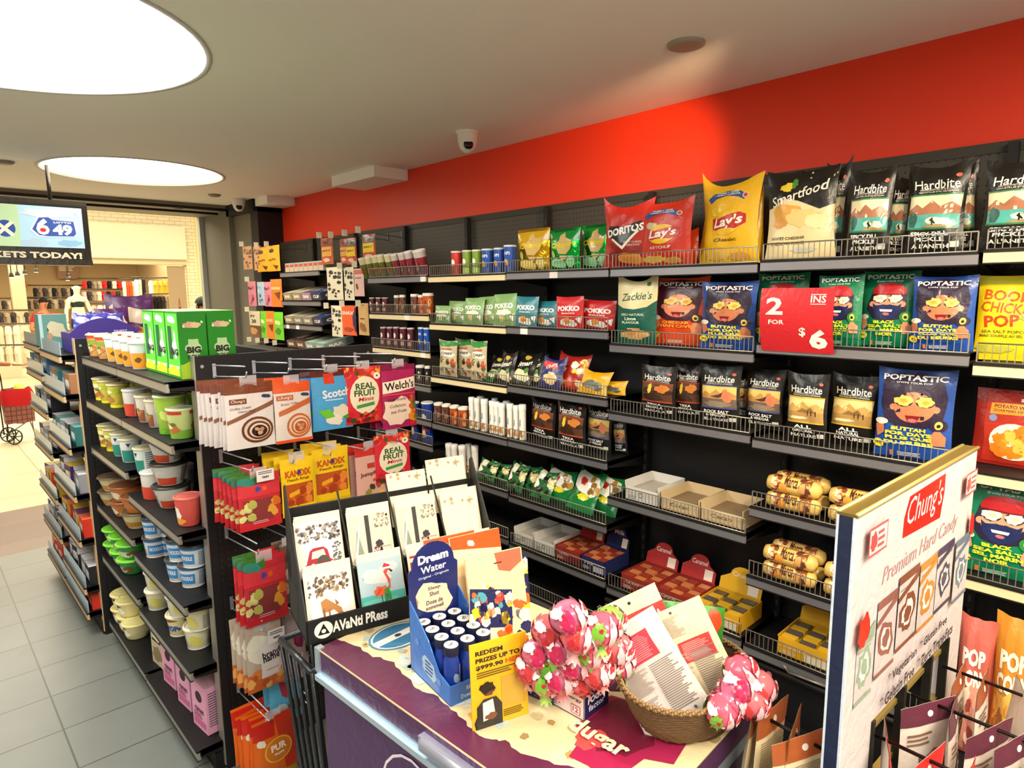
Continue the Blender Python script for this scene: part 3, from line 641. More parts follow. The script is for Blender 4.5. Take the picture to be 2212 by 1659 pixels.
PROTO['jar_purp'] = cup_mesh('tube_purple', .03, .03, .11, '5A2438', [('e', 'E8D8C8', .5, .62, .2, .14), ('r', 'C8A098', .2, .15, .8, .35)], 'C8B8B0', .006)
PROTO['cup_lean_g'] = cup_mesh('noodle_cup_green', .035, .045, .11, '5E6A2E', [('r', 'D8CFA0', 0, .72, 1, 1), ('b', '8A3A20', .5, .4, .3, .2, 4), ('b', 'D8C060', .3, .3, .12, .15, 6)], 'DCD6C4', .008)
PROTO['cup_lean_r'] = cup_mesh('noodle_cup_red', .035, .045, .11, '8E2A3C', [('r', 'C8C0BC', 0, .76, 1, 1), ('b', '5A1A2A', .5, .4, .3, .2, 4), ('p', 'D8A070', [(.3, .2), (.6, .3), (.5, .6)]), ('p', '2E4A7A', [(.6, .1), (.9, .2), (.8, .4)])], 'D8D2D2', .008)
def tube_body():
    mb = MB(); mb.lathe([(.0165, 0), (.017, .14)], ('EDEAE2', 'p'), 20)
    for k in range(2):
        a0 = k*PI-PI
        def S(u, v, off, a0=a0): t = a0+u*PI; return Vector(((.0171+off)*math.cos(t), (.0171+off)*math.sin(t), .14*v))
        deco(mb, [('t', '3A4A6A', 'Nature', .5, .58, .62, .07, PI/2, .02), ('b', 'E0902A', .5, .16, .28, .07, 4), ('b', 'C86A1E', .6, .26, .12, .05, 6)], S, .053, .14, 'p', [i/10 for i in range(1, 10)], (), d0=.0005)
    return mb.mesh('white_tube')
PROTO['tube_w'] = [('tube_body', tube_body()), ('cap', MB().lathe([(.018, .14), (.0185, .145), (.0185, .165), (.016, .168)], ('F2F0EC', 'p'), 20).mesh('tube_cap'))]
def pok(c, sub): return [('b', 'F2EEE4', .5, .17, .30, .13, 4) if sub else ('b', 'E8F0E0', .5, .42, .32, .10, 3), ('t', 'F4F2EC', 'POKKO', .5, .62, .80, .17, 0, .05), ('t', 'F4F2EC', 'SNACKS', .5, .47, .5, .05, 0, .03), ('b', 'E0903A' if sub else 'D8C88A', .45, .24, .12, .12, 7), ('p', 'F0EEE6', [(.75, .30), (.95, .38), (.92, .12)])]
PROTO['pok_g'] = [('bag', bag_mesh('pokko_green', .13, .16, .05, '7FA868', pok('', 0), 'p', seed=41, ears=.0, wr=.8, pinch=.03))]
PROTO['pok_t'] = [('bag', bag_mesh('pokko_teal', .13, .15, .06, '2E7C8E', pok('', 1), 'p', seed=42, ears=.02, wr=1, pinch=.03))]
PROTO['pok_r'] = [('bag', bag_mesh('pokko_red', .13, .15, .06, 'CE2228', pok('', 1), 'p', seed=43, ears=.03, wr=1, pinch=.03))]
def pop(c, hair, skin, txt, tc, beard=None, hat=None):
    L = [('p', hair, [(.1, .93), (.05, .6), (.12, .42), (.3, .36), (.7, .36), (.88, .45), (.92, .7), (.86, .93), (.5, .98)])] if not hat else [('p', hair, [(.18, .72), (.12, .50), (.25, .38), (.5, .33), (.75, .38), (.86, .5), (.82, .72)])]
    L += [('e', skin, .5, .58, .27, .17), ('e', skin, .22, .57, .05, .035), ('e', skin, .78, .57, .05, .035)]
    if beard: L += [('p', beard, [(.24, .58), (.3, .55), (.4, .56), (.5, .575), (.6, .56), (.7, .55), (.76, .58), (.74, .46), (.62, .38), (.5, .36), (.38, .38), (.27, .46)]), ('e', skin, .5, .60, .10, .04)]
    L += [('e', '3A2A24', .36, .645, .125, .062), ('e', '3A2A24', .64, .645, .125, .062), ('b', 'F0C860' if not beard else 'F2ECD8', .36, .645, .12, .055, 5), ('b', 'F0C860' if not beard else 'F2ECD8', .64, .645, .12, .055, 9), ('b', 'E0A040' if not beard else 'D8C8A8', .37, .65, .05, .025, 7), ('b', 'E0A040' if not beard else 'D8C8A8', .65, .64, .05, .025, 8)]
    if hat: L += [('p', hat, [(.2, .69), (.2, .76), (.3, .83), (.5, .85), (.7, .83), (.8, .76), (.8, .69)]), ('r', '7A141A', .2, .69, .8, .705)]
    L += [('p', '7A1A20', [(.40, .49), (.60, .49), (.56, .425), (.44, .425)]) if not beard else ('p', 'F2F0EA', [(.38, .50), (.62, .50), (.60, .47), (.40, .47)]), ('e', 'E86A6A', .5, .44, .06, .018),
          ('e', hair if not hat else '2E8A3E', .84, .40, .105, .07), ('e', 'C8D868' if hat else 'E8C860', .84, .405, .05, .045), ('e', '2A1A10', .84, .40, .025, .02), ('p', skin, [(.80, .34), (.87, .34), (.93, .28), (.92, .18), (.76, .18), (.74, .26)]), ('p', skin, [(.02, .36), (.14, .38), (.16, .28), (.06, .22)]), ('e', 'F0E8D0', .10, .40, .09, .035),
          ('t', 'EDEAF0', 'POPTASTIC', .5, .925 if hat else .90, .82, .062, 0, .03), ('t', 'EDEAF0', 'OWN YOUR POP', .5, .865 if hat else .845, .45, .02, 0, .01)]
    y = .335
    for s in txt:
        L.append(('t', tc, s, .47, y, min(.62, .075*len(s)), .042, 0, .05)); y -= .052
    L += [('e', 'F2DC1E', .08, .15, .075, .045), ('t', '2A2A2A', '40', .08, .15, .07, .03), ('r', 'E07A3A', .22, .03, .27, .09), ('s', 'E8E4DC', 3, .32, .035, .62, .085)]
    return L
PROTO['pop_b'] = [('bag', bag_mesh('poptastic_blue', .23, .30, .085, '1E4A9C', pop('', '2A1C34', 'C87A54', ['BUTTAH', 'FOR DAYS', 'PLUS QUE', 'DU BEURRE'], 'F2DE3A'), 'p', seed=51, ears=.03, wr=1.1, pinch=.05))]
PROTO['pop_b2'] = [('bag', bag_mesh('poptastic_blue_b', .23, .30, .085, '1E4A9C', pop('', '2A1C34', 'C87A54', ['BUTTAH', 'FOR DAYS', 'PLUS QUE', 'DU BEURRE'], 'F2DE3A'), 'p', seed=57, ears=.02, wr=1.5, pinch=.09))]
PROTO['pop_o'] = [('bag', bag_mesh('poptastic_orange', .22, .30, .085, 'E04A1E', pop('', '4A1E2A', 'E8906A', ['CHEDDAR', 'MAN CAVE'], 'F2A03A'), 'p', seed=52, ears=.03, wr=1.2, pinch=.06))]
PROTO['pop_g'] = [('bag', bag_mesh('poptastic_green', .23, .30, .085, '0E7A52', pop('', '2A2038', 'E09A78', ['BLACK', 'SEA SALT', 'SEL MARIN', 'NOIR'], 'D8E83A', '1E2A5A', 'B82028'), 'p', seed=53, ears=.02, wr=1.1, pinch=.05))]
PROTO['zack'] = [('bag', bag_mesh('zackies', .16, .28, .07, '0E5A4A', [('p', 'E8DCA8', [(0, 1), (0, .60), (.2, .54), (.5, .52), (.8, .56), (1, .66), (1, 1)]), ('t', '1E5A3A', "Zackie's", .5, .72, .78, .12, .08, .015, .25), ('t', 'D8E8D0', 'ZERO NATURAL', .45, .44, .6, .035, 0, .02), ('t', 'D8E8D0', 'Lime', .4, .38, .3, .05, 0, .04), ('t', 'D8E8D0', 'FLAVOUR', .4, .32, .46, .04, 0, .03), ('b', 'E0B070', .5, .13, .34, .07, 5), ('b', 'C8904A', .4, .16, .12, .04, 8), ('r', 'E8A070', .3, .215, .62, .235), ('e', '2E7A3A', .8, .9, .05, .03)], 'p', seed=54, ears=.16, wr=1.4, pinch=.05))]
PROTO['boom'] = [('bag', bag_mesh('boomchicka', .24, .28, .085, 'F0D21E', [('r', 'C8C83A', 0, .90, 1, .97), ('t', 'D85A1E', 'BOOM', .45, .76, .7, .12, -.08, .02), ('t', 'D85A1E', 'CHICKA', .45, .62, .75, .12, -.08, .02), ('t', 'D8401A', 'POP', .40, .47, .52, .14, .04, .03), ('t', '6A6A1E', 'SEA SALT POPCORN', .5, .345, .8, .035), ('t', '6A6A1E', 'MAIS SOUFFLE AU SEL MARIN', .5, .295, .85, .032), ('b', '8A9A2A', .82, .52, .16, .05, 3), ('b', 'B8B83A', .3, .14, .28, .05, 6)], 'p', seed=55, ears=.01, wr=1, pinch=.03))]
PROTO['fries'] = [('bag', bag_mesh('potato_wedges', .24, .30, .08, '8E1E16', [('r', 'A82A1A', .16, .05, .96, .95), ('r', 'E8E0C8', .62, .86, .95, .90), ('p', 'E8962A', [(.22, .82), (.95, .84), (.95, .70), (.22, .68)]), ('t', '6A1E14', 'POTATO WEDGES', .6, .785, .66, .045, 0, .03), ('t', '6A1E14', 'QUARTIERS DE POMMES', .6, .73, .68, .035, 0, .02), ('e', '7A8AB8', .28, .63, .06, .045), ('e', 'E8DCC8', .6, .34, .36, .24), ('c', ['F0942A', 'E07A1E', 'F8B04A'], 26, .35, .18, .88, .50, .10, 4)], 'p', seed=56, ears=.0, wr=.8, pinch=.03))]
PROTO['pcorn_p'] = [('bag', bag_mesh('popcorn_pink', .24, .30, .1, 'B85A4E', [('b', 'D88A78', .5, .35, .4, .25, 3), ('t', 'F2DCD0', 'POP', .5, .74, .62, .12, 0, .05), ('t', 'F2DCD0', 'CORN', .5, .60, .72, .12, 0, .05), ('c', ['F0C8B0', 'D8907A', '9A4238'], 14, .1, .1, .9, .5, .08, 6)], 'p', seed=61, ears=.02, wr=1.3))]
PROTO['pcorn_o'] = [('bag', bag_mesh('popcorn_orange', .24, .30, .1, 'C8802A', [('b', 'E0A84A', .5, .35, .4, .25, 3), ('t', 'F6E8C8', 'POP', .5, .74, .62, .12, 0, .05), ('t', 'F6E8C8', 'CORN', .5, .60, .72, .12, 0, .05), ('c', ['F0C878', 'D8903A', '9A5A1E'], 14, .1, .1, .9, .5, .08, 7)], 'p', seed=62, ears=.02, wr=1.3))]
PROTO['panda'] = [('bag', bag_mesh('seaweed_snack', .14, .22, .06, 'C8BC96', [('b', '2E8A3A', .5, .92, .5, .09, 3), ('b', 'F0ECE0', .5, .64, .42, .10, 4), ('t', 'C83A2A', 'SEAWEED', .5, .76, .6, .05, .05, .03), ('t', '1E1A16', 'Crispy', .5, .64, .66, .10, .08, .03), ('c', ['2E2820', 'C84A3A', 'E8D8A0', '6A5A3A'], 16, .1, .06, .9, .5, .09, 5)], 'p', seed=63, ears=.04, wr=1.5))]
PROTO['heap_bk'] = [('bag', bag_mesh('black_snack', .13, .13, .05, '1A1915', [('b', 'D8CFA8', .5, .25, .4, .18, 4), ('t', 'E8E0D0', 'Smart', .5, .62, .6, .16, .2, .03), ('b', 'C8A838', .5, .82, .14, .08, 6), ('b', '4A7A3A', .7, .4, .1, .1, 8)], 'p', seed=64, ears=.12, wr=2.5))]
PROTO['heap_gn'] = [('bag', bag_mesh('green_snack', .13, .12, .05, '2C6A3A', [('c', ['1A201A', 'D8C890', 'E8E8D8', '3A8A4A', '2A2A22'], 18, .1, .1, .9, .9, .12, 5)], 'g', seed=65, ears=.12, wr=2.5))]
PROTO['heap_ch'] = [('bag', bag_mesh('white_green_snack', .14, .13, .05, '1E7A3E', [('b', 'ECE8DC', .5, .68, .5, .3, 4), ('b', 'C8321E', .35, .72, .14, .10, 6), ('c', ['B08A3A', '8A6A2A'], 6, .6, .5, .9, .85, .10, 8), ('b', 'E8D81E', .55, .34, .22, .08, 9)], 'g', seed=66, ears=.12, wr=2.2))]
PROTO['heap_bl'] = [('bag', bag_mesh('blue_red_snack', .13, .14, .05, '2A2E6A', [('b', 'C83A3A', .4, .75, .35, .14, 4), ('t', 'F0ECE0', 'CHIPS', .45, .72, .5, .12, .3, .03), ('b', 'D8C090', .5, .3, .3, .2, 5)], 'p', seed=67, ears=.16, wr=2.5))]
PROTO['heap_rd'] = [('bag', bag_mesh('red_snack', .15, .16, .06, 'A8241A', [('c', ['E8C8A0', 'F0D83A', 'D8542A', 'F4E8D8'], 14, .1, .1, .9, .9, .10, 4)], 'p', seed=68, ears=.14, wr=2.2))]
PROTO['heap_y'] = [('bag', bag_mesh('yellow_snack', .15, .14, .04, 'E8AE1A', [('b', '6A6A5A', .5, .35, .36, .22, 4)], 'p', seed=69, ears=.14, wr=2.2))]

# ---------------------------------------------------------------- bags on the wall shelves
D = lambda bay, row: ROWS[bay][row]+.041
HB = (.2, .28, .075)
WS = [
 ('hard_dill', HB, 1826, 1925, 362, (1, 0), 'black chip bag with a lake picture, left of its two full neighbours on top shelf', 'kettle chip bags on the top shelf', 'chip bag'),
 ('hard_dill2', HB, 1950, 2088, 350, (1, 0), 'wide black chip bag with lake picture, middle of the top shelf lake bags', 'kettle chip bags on the top shelf', 'chip bag'),
 ('hard_dill', HB, 2118, 2290, 340, (0, 0), 'black chip bag with lake picture cut off by the right picture edge', 'kettle chip bags on the top shelf', 'chip bag'),
 ('smart', (.2, .30, .09), 1652, 1806, 362, (1, 0), 'big black and cream popcorn bag standing on the top shelf', None, 'popcorn bag'),
 ('lays_r', (.2, .26, .09), 1368, 1492, 432, (2, 0), 'red family-size chip bag with round yellow logo on top shelf', None, 'chip bag'),
 ('lays_y', (.21, .30, .10), 1502, 1644, 384, (2, 0), 'tall bright yellow family-size chip bag with floppy corners on top shelf', None, 'chip bag'),
 ('dori', (.2, .26, .09), 1296, 1402, 436, (2, 0), 'dark red tortilla chip bag with pointed corners, left end of top shelf', None, 'chip bag'),
 ('crisp_g', (.17, .22, .06), 1116, 1182, 492, (3, 0), 'shiny gold foil snack bag beside the green foil ones', None, 'snack bag'),
 ('crisp_v', (.17, .22, .06), 1181, 1250, 492, (3, 0), 'shiny green foil snack bag, next to the gold foil bag', 'shiny green foil snack bags', 'snack bag'),
 ('crisp_v', (.17, .22, .06), 1249, 1320, 482, (3, 0), 'shiny green foil snack bag nearest the dark red tortilla chip bag', 'shiny green foil snack bags', 'snack bag'),
 ('zack', (.16, .28, .07), 1328, 1412, 598, (2, 1), 'slim green and cream chip bag with pointed ears on second shelf', None, 'chip bag'),
 ('pop_o', (.22, .30, .085), 1404, 1522, 597, (2, 1), 'orange popcorn bag with cartoon face on the second shelf', None, 'popcorn bag'),
 ('pop_b2', (.23, .30, .085), 1508, 1628, 606, (2, 1), 'blue popcorn bag with cartoon face, left of the red price sign', 'blue popcorn bags', 'popcorn bag'),
 ('pop_g', (.23, .30, .085), 1630, 1740, 588, (1, 1), 'green popcorn bag mostly hidden behind the red price sign', 'green popcorn bags with bearded face', 'popcorn bag'),
 ('pop_g', (.23, .30, .085), 1760, 1862, 592, (1, 1), 'green popcorn bag with bearded face, just right of the red sign', 'green popcorn bags with bearded face', 'popcorn bag'),
 ('pop_g', (.23, .30, .085), 1856, 1982, 584, (1, 1), 'green popcorn bag with fully visible bearded face on second shelf', 'green popcorn bags with bearded face', 'popcorn bag'),
 ('pop_b', (.23, .30, .085), 1966, 2108, 594, (1, 1), 'blue popcorn bag with cartoon face, right end of the second shelf', 'blue popcorn bags', 'popcorn bag'),
 ('boom', (.24, .28, .085), 2108, 2262, 592, (0, 1), 'yellow popcorn bag with orange lettering at right picture edge', None, 'popcorn bag'),
 ('hard_tikka', HB, 1376, 1456, 790, (2, 2), 'black chip bag with yellow pepper picture, leftmost on third shelf', 'kettle chip bags on the third shelf', 'chip bag'),
 ('hard_tikka', HB, 1452, 1513, 786, (2, 2), 'narrow black chip bag with yellow pepper picture beside the first one', 'kettle chip bags on the third shelf', 'chip bag'),
 ('hard_salt', HB, 1506, 1596, 788, (2, 2), 'black chip bag with golden sea picture and blue stripe, left one', 'kettle chip bags on the third shelf', 'chip bag'),
 ('hard_salt', HB, 1602, 1690, 796, (2, 2), 'black chip bag with golden sea picture and blue stripe, right one', 'kettle chip bags on the third shelf', 'chip bag'),
 ('hard_nat', HB, 1692, 1790, 806, (1, 2), 'black chip bag with pale desert picture, left of its pair', 'kettle chip bags on the third shelf', 'chip bag'),
 ('hard_nat', HB, 1784, 1894, 810, (1, 2), 'black chip bag with pale desert picture, beside the blue popcorn bag', 'kettle chip bags on the third shelf', 'chip bag'),
 ('pop_b', (.23, .30, .085), 1890, 2062, 797, (1, 2), 'blue popcorn bag with cartoon face on the third shelf', 'blue popcorn bags', 'popcorn bag'),
 ('fries', (.24, .30, .08), 2100, 2262, 842, (0, 2), 'dark red snack bag with a plate of potato wedges at right edge', None, 'snack bag'),
 ('pop_g', (.23, .30, .085), 2076, 2262, 1040, (0, 3), 'green popcorn bag with bearded face behind the candy display board', 'green popcorn bags with bearded face', 'popcorn bag'),
 ('hard_tikka', HB, 1136, 1196, 856, (3, 3), 'black chip bag with yellow pepper picture beside the white tubes', 'kettle chip bags on the fourth shelf', 'chip bag'),
 ('hard_tikka', HB, 1196, 1262, 862, (3, 3), 'black chip bag with yellow pepper picture, middle of fourth shelf trio', 'kettle chip bags on the fourth shelf', 'chip bag'),
 ('hard_salt', HB, 1258, 1316, 866, (3, 3), 'black chip bag with golden sea picture at the fourth shelf end', 'kettle chip bags on the fourth shelf', 'chip bag'),
 ('panda', (.14, .22, .06), 943, 984, 735, (4, 2), 'beige cartoon snack bag with green top, leftmost of three', 'beige snack bags with green tops', 'snack bag'),
 ('panda', (.14, .22, .06), 978, 1020, 732, (4, 2), 'beige cartoon snack bag with green top, middle of three', 'beige snack bags with green tops', 'snack bag'),
 ('panda', (.14, .22, .06), 1014, 1046, 736, (4, 2), 'beige cartoon snack bag with green top, rightmost of three', 'beige snack bags with green tops', 'snack bag'),
]
rs = random.Random(5)
for k_, (pr, wh, pl, prr, pt, br, lab, grp, cat) in enumerate(WS):
    ws_bag('', pr, wh, pl, prr, pt, D(*br), lab, grp, cat, X=XS+.045+.055*(k_ % 2), dep=.6, lean=rs.uniform(.01, .05), yaw=rs.uniform(-.08, .08), roll=rs.uniform(-.02, .02), name=cat.replace(' ', '_'))
# second-row bags seen between the front ones
for (pr, wh, pl, prr, pt, br, lab, dx, roll) in [
 ('hard_dill2', HB, 1905, 1975, 378, (1, 0), 'crumpled black chip bag behind, between the two front lake bags', .10, .10),
 ('hard_dill', HB, 2050, 2120, 352, (1, 0), 'crumpled black chip bag behind, right end of the wire basket', .10, -.06),
 ('hard_dill2', HB, 1768, 1822, 352, (1, 0), 'crumpled black bag with shiny top behind the cream popcorn bag', .10, .05),
 ('plain_o', (.2, .2, .08), 1440, 1512, 500, (2, 0), 'bright orange chip bag slumped behind the red family-size bag', .09, -.15),
 ('plain_y', (.2, .2, .08), 1496, 1560, 484, (2, 0), 'crumpled yellow chip bag slumped left behind the tall yellow bag', .09, .2),
 ('plain_y', (.2, .2, .08), 1596, 1650, 416, (2, 0), 'yellow chip bag corner sticking out right behind the tall yellow bag', .10, -.05),
 ('hard_salt', HB, 1582, 1626, 796, (2, 2), 'black chip bag set back between the two sea picture bags', .08, 0),
 ('hard_nat', HB, 1870, 1915, 812, (1, 2), 'black chip bag set back beside the blue popcorn bag', .10, 0),
 ('hard_salt', HB, 1322, 1352, 900, (3, 3), 'black chip bag lying back at the shelf end past the trio', .10, -.1)]:
    ws_bag('', pr, wh, pl, prr, pt, D(*br), lab, 'chip bags standing behind the front row', 'chip bag', X=XS+.16, roll=roll, name='chip_bag', dx=0, dep=.6)
def row(items, wh, lab, where, grp, cat, br, X=XS+.05, lean=(0, .05), name=None, dep=None):
    n = len(items)
    for i, it in enumerate(items):
        ws_bag('', it[0], wh, it[1], it[2], it[3], D(*br), (lab % nth(i, n))+' '+where, grp, cat, X=X+.05*(i % 2), lean=rs.uniform(*lean), yaw=rs.uniform(-.1, .1), roll=rs.uniform(-.06, .06), name=name or cat.replace(' ', '_'), dep=dep or .62)
row([('pok_g', 938, 968, 660), ('pok_g', 962, 1003, 650), ('pok_g', 995, 1038, 643), ('pok_g', 1033, 1066, 640), ('pok_g', 1062, 1108, 634)], (.13, .16, .05), '%slight green snack pouch', 'on the second shelf', 'light green snack pouches', 'snack pouch', (4, 1), lean=(.05, .2))
row([('pok_t', 1108, 1152, 640), ('pok_t', 1142, 1200, 650)], (.13, .15, .06), '%steal snack pouch', 'on the second shelf', 'teal snack pouches', 'snack pouch', (3, 1), lean=(.05, .15))
row([('pok_r', 1198, 1254, 640), ('pok_r', 1252, 1320, 648)], (.13, .15, .06), '%sred snack pouch', 'at the second shelf end', 'red snack pouches', 'snack pouch', (3, 1), lean=(.03, .1))
row([('heap_gn', 1022, 1062, 800), ('heap_bk', 1046, 1086, 770), ('heap_bk', 1068, 1104, 762)], (.13, .13, .05), '%scrumpled small snack bag', 'right of the beige bags', 'small crumpled bags on the third shelf', 'snack bag', (4, 2), lean=(.1, .5))
row([('heap_bk', 1096, 1138, 766), ('heap_bk', 1124, 1166, 770), ('heap_bl', 1158, 1206, 780), ('heap_rd', 1194, 1252, 782), ('heap_y', 1246, 1300, 808), ('heap_y', 1290, 1342, 826)], (.13, .13, .05), '%scrumpled snack bag', 'in the right basket of the third shelf', 'small crumpled bags on the third shelf', 'snack bag', (3, 2), lean=(.2, .6))
row([('heap_gn', 1024, 1062, 1000), ('heap_gn', 1050, 1090, 1004)], (.13, .12, .05), '%sgreen crumpled snack bag', 'beside the white tubes on the fifth shelf', 'green snack bags on the fifth shelf', 'snack bag', (4, 4), lean=(.3, .7))
row([('heap_gn', 1084, 1124, 1008), ('heap_gn', 1108, 1152, 1010), ('heap_gn', 1140, 1182, 1024), ('heap_ch', 1172, 1226, 1024), ('heap_ch', 1218, 1274, 1034), ('heap_ch', 1264, 1322, 1044)], (.13, .12, .05), '%scrumpled green and white snack bag', 'in the fifth shelf right basket', 'green snack bags on the fifth shelf', 'snack bag', (3, 4), lean=(.2, .6))
row([('heap_bk', 846, 868, 1018), ('heap_bk', 864, 888, 1016), ('heap_bk', 884, 908, 1014), ('heap_bk', 904, 930, 1012)], (.13, .13, .05), '%sblack snack packet', 'low on the far shelf behind the candy bags', 'black packets low on the far shelf', 'snack bag', (5, 6), lean=(.1, .3))
# round packs
def rounds(items, r, hh, lab, where, grp, cat, br, X=XS+.06, lean=0, name=None):
    n = len(items)
    for i, it in enumerate(items):
        ws_round(it[0], r, hh, it[1], it[2], it[3], D(*br), (lab % nth(i, n))+' '+where, grp, cat, X=X+(it[4] if len(it) > 4 else 0), name=name or cat.replace(' ', '_'), lean=lean)
rounds([('can_r', 975, 998, 543), ('can_g', 999, 1020, 541), ('can_g', 1020, 1041, 540), ('can_b', 1041, 1067, 538), ('can_b', 1067, 1090, 536), ('can_b', 1089, 1115, 530)], .035, .116, '%ssnack canister', 'in the red, green and blue row', 'small snack canisters on the top shelf', 'canister', (4, 0))
rounds([('jar_br', 938, 957, 870), ('jar_br', 955, 974, 873), ('jar_or', 972, 992, 876), ('jar_or', 990, 1012, 879)], .036, .102, '%sshort snack jar', 'on the fourth shelf, left of the white tubes', 'short jars with white lids', 'jar', (4, 3))
tb = [(1012, 1026, 858), (1024, 1038, 860), (1038, 1055, 862), (1056, 1071, 866), (1066, 1080, 868), (1076, 1093, 871), (1094, 1110, 872), (1108, 1122, 876), (1120, 1137, 874), (1030, 1046, 856, .05), (1062, 1076, 860, .05), (1086, 1102, 866, .05)]
rounds([('tube_w',)+t for t in tb], .0185, .168, '%stall white capped tube', 'in the fourth shelf row', 'tall white tubes on the fourth shelf', 'tube', (4, 3))
rounds([('tube_w',)+t for t in [(962, 978, 958), (974, 990, 960), (990, 1007, 962), (1006, 1020, 958, .05), (1018, 1034, 962, .03)]], .0185, .168, '%stall white capped tube', 'in the fifth shelf group', 'tall white tubes on the fifth shelf', 'tube', (4, 4))
rounds([('cup_lean_g', 782, 802, 556), ('cup_lean_g', 796, 815, 553), ('cup_lean_g', 810, 828, 550), ('cup_lean_g', 822, 840, 549), ('cup_lean_g', 838, 856, 548), ('cup_lean_r', 852, 870, 547), ('cup_lean_r', 868, 886, 545), ('cup_lean_r', 882, 902, 541), ('cup_lean_r', 900, 930, 538)], .048, .118, '%sleaning noodle cup', 'on the far top shelf', 'leaning noodle cups', 'noodle cup', (5, 0), lean=.22)
rounds([('jar_purp', 798, 811, 646), ('jar_purp', 812, 826, 646), ('jar_purp', 826, 840, 646), ('jar_br', 852, 864, 637), ('jar_br', 864, 876, 636), ('jar_br', 888, 904, 634), ('jar_or', 904, 916, 636), ('jar_or', 914, 936, 632)], .034, .105, '%ssmall snack tub', 'on the far second shelf', 'small tubs on the far second shelf', 'tub', (5, 1))
rounds([('jar_purp', 822, 836, 708), ('jar_purp', 836, 850, 708), ('jar_purp', 850, 864, 708), ('jar_purp', 864, 880, 709), ('jar_purp', 880, 896, 710), ('can_b', 904, 916, 709), ('can_b', 916, 929, 710)], .033, .112, '%spurple or blue snack canister', 'on the far third shelf', 'canisters on the far third shelf', 'canister', (5, 2))
rounds([('jar_bk', 899, 918, 789), ('jar_bk', 918, 930, 791)], .036, .102, '%sdark jar with white lid', 'beside the pink fruit snack pouch', 'dark jars with white lids', 'jar', (5, 3))
rounds([('can_tall', 888, 906, 868), ('can_tall', 911, 937, 868)], .038, .248, '%stall blue chip canister', 'beside the pink fruit snack pouch', 'tall blue chip canisters', 'canister', (5, 5))
# red 2 for $6 sign hanging on the fence
a = onx(1648, 690, XS-.012); b = onx(1806, 690, XS-.012); zt = onx(1725, 622, XS-.012).z; zb = onx(1740, 762, XS-.012).z
W_ = a.y-b.y; H_ = zt-zb
mb = MB(); n = 10
def sgS(u, v, off): return Vector(((u-.5)*W_, -.018*math.sin(PI*v)-off-.02*v, v*H_))
vs = [sgS(i/4, j/n, 0) for i in range(5) for j in range(n+1)]
mb.add(vs, [(i*(n+1)+j, (i+1)*(n+1)+j, (i+1)*(n+1)+j+1, i*(n+1)+j+1) for i in range(4) for j in range(n)], ('C4232B', 'p'), True)
vs2 = [v+Vector((0, .0015, 0)) for v in vs]; mb.add(vs2, [(i*(n+1)+j, i*(n+1)+j+1, (i+1)*(n+1)+j+1, (i+1)*(n+1)+j) for i in range(4) for j in range(n)], ('B02028', 'p'), True)
deco(mb, [('t', 'F0E8E0', '2', .21, .72, .24, .27, 0, .03), ('t', 'F0E8E0', 'FOR', .24, .47, .22, .07, 0, .02), ('t', 'F0E8E0', '$', .60, .32, .09, .15, 0, .02), ('t', 'F0E8E0', '6', .81, .22, .24, .30, 0, .05), ('t', 'F0E8E0', 'INS', .80, .83, .20, .11, 0, .02), ('r', 'F0E8E0', .70, .895, .90, .905), ('r', 'F0E8E0', .70, .75, .90, .76)], sgS, W_, H_, 'm', [.25, .5, .75], [j/n for j in range(1, n)], d0=.001)
mb.build('price_sign', None, (XS-.012, (a.y+b.y)/2, zb), (0, 0, -PI/2), label='red 2 for $6 price sign hanging over the second shelf basket', cat='sign')
# ================================================================ BOXES ON THE WALL SHELVES
def wbox(key, w, d, h, y0, y1, z, lab, grp=None, cat='carton', X=XS+.03, dd=None, hh=None, parts=None, name='display_carton', rz=-PI/2):
    """a carton on a wall shelf from y0 (right in the picture) to y1"""
    pr = PROTO[key]; s = (y1-y0)/w
    return put(name, pr, (X+d/2, (y0+y1)/2, z+.001), (0, 0, rz), (s, 1, 1), lab, cat, grp)
PIECE = lambda cols, n, seed: [('c', cols, n, .08, .08, .92, .92, .10, seed)]
PROTO['tray_w'] = [('tray', box_mesh('white_tray', .17, .22, .09, 'D2D0CA', [('t', '3A3834', 'O', .48, .5, .14, .4, 0, .0), ('s', '8A8680', 3, .1, .1, .4, .4)], open_top=.72, fill=('B8B0A4', .5))), ('contents', MB().add([], [], 'B8B0A4').mesh('x'))][:1]
PROTO['tray_c'] = [('tray', box_mesh('cream_tray', .17, .22, .08, 'CBB48C', [('t', '3A3028', 'Cacao', .5, .55, .5, .3, 0, .0), ('r', 'A88A5A', .1, .1, .9, .14)], open_top=.7, fill=('8A7458', .4)))]
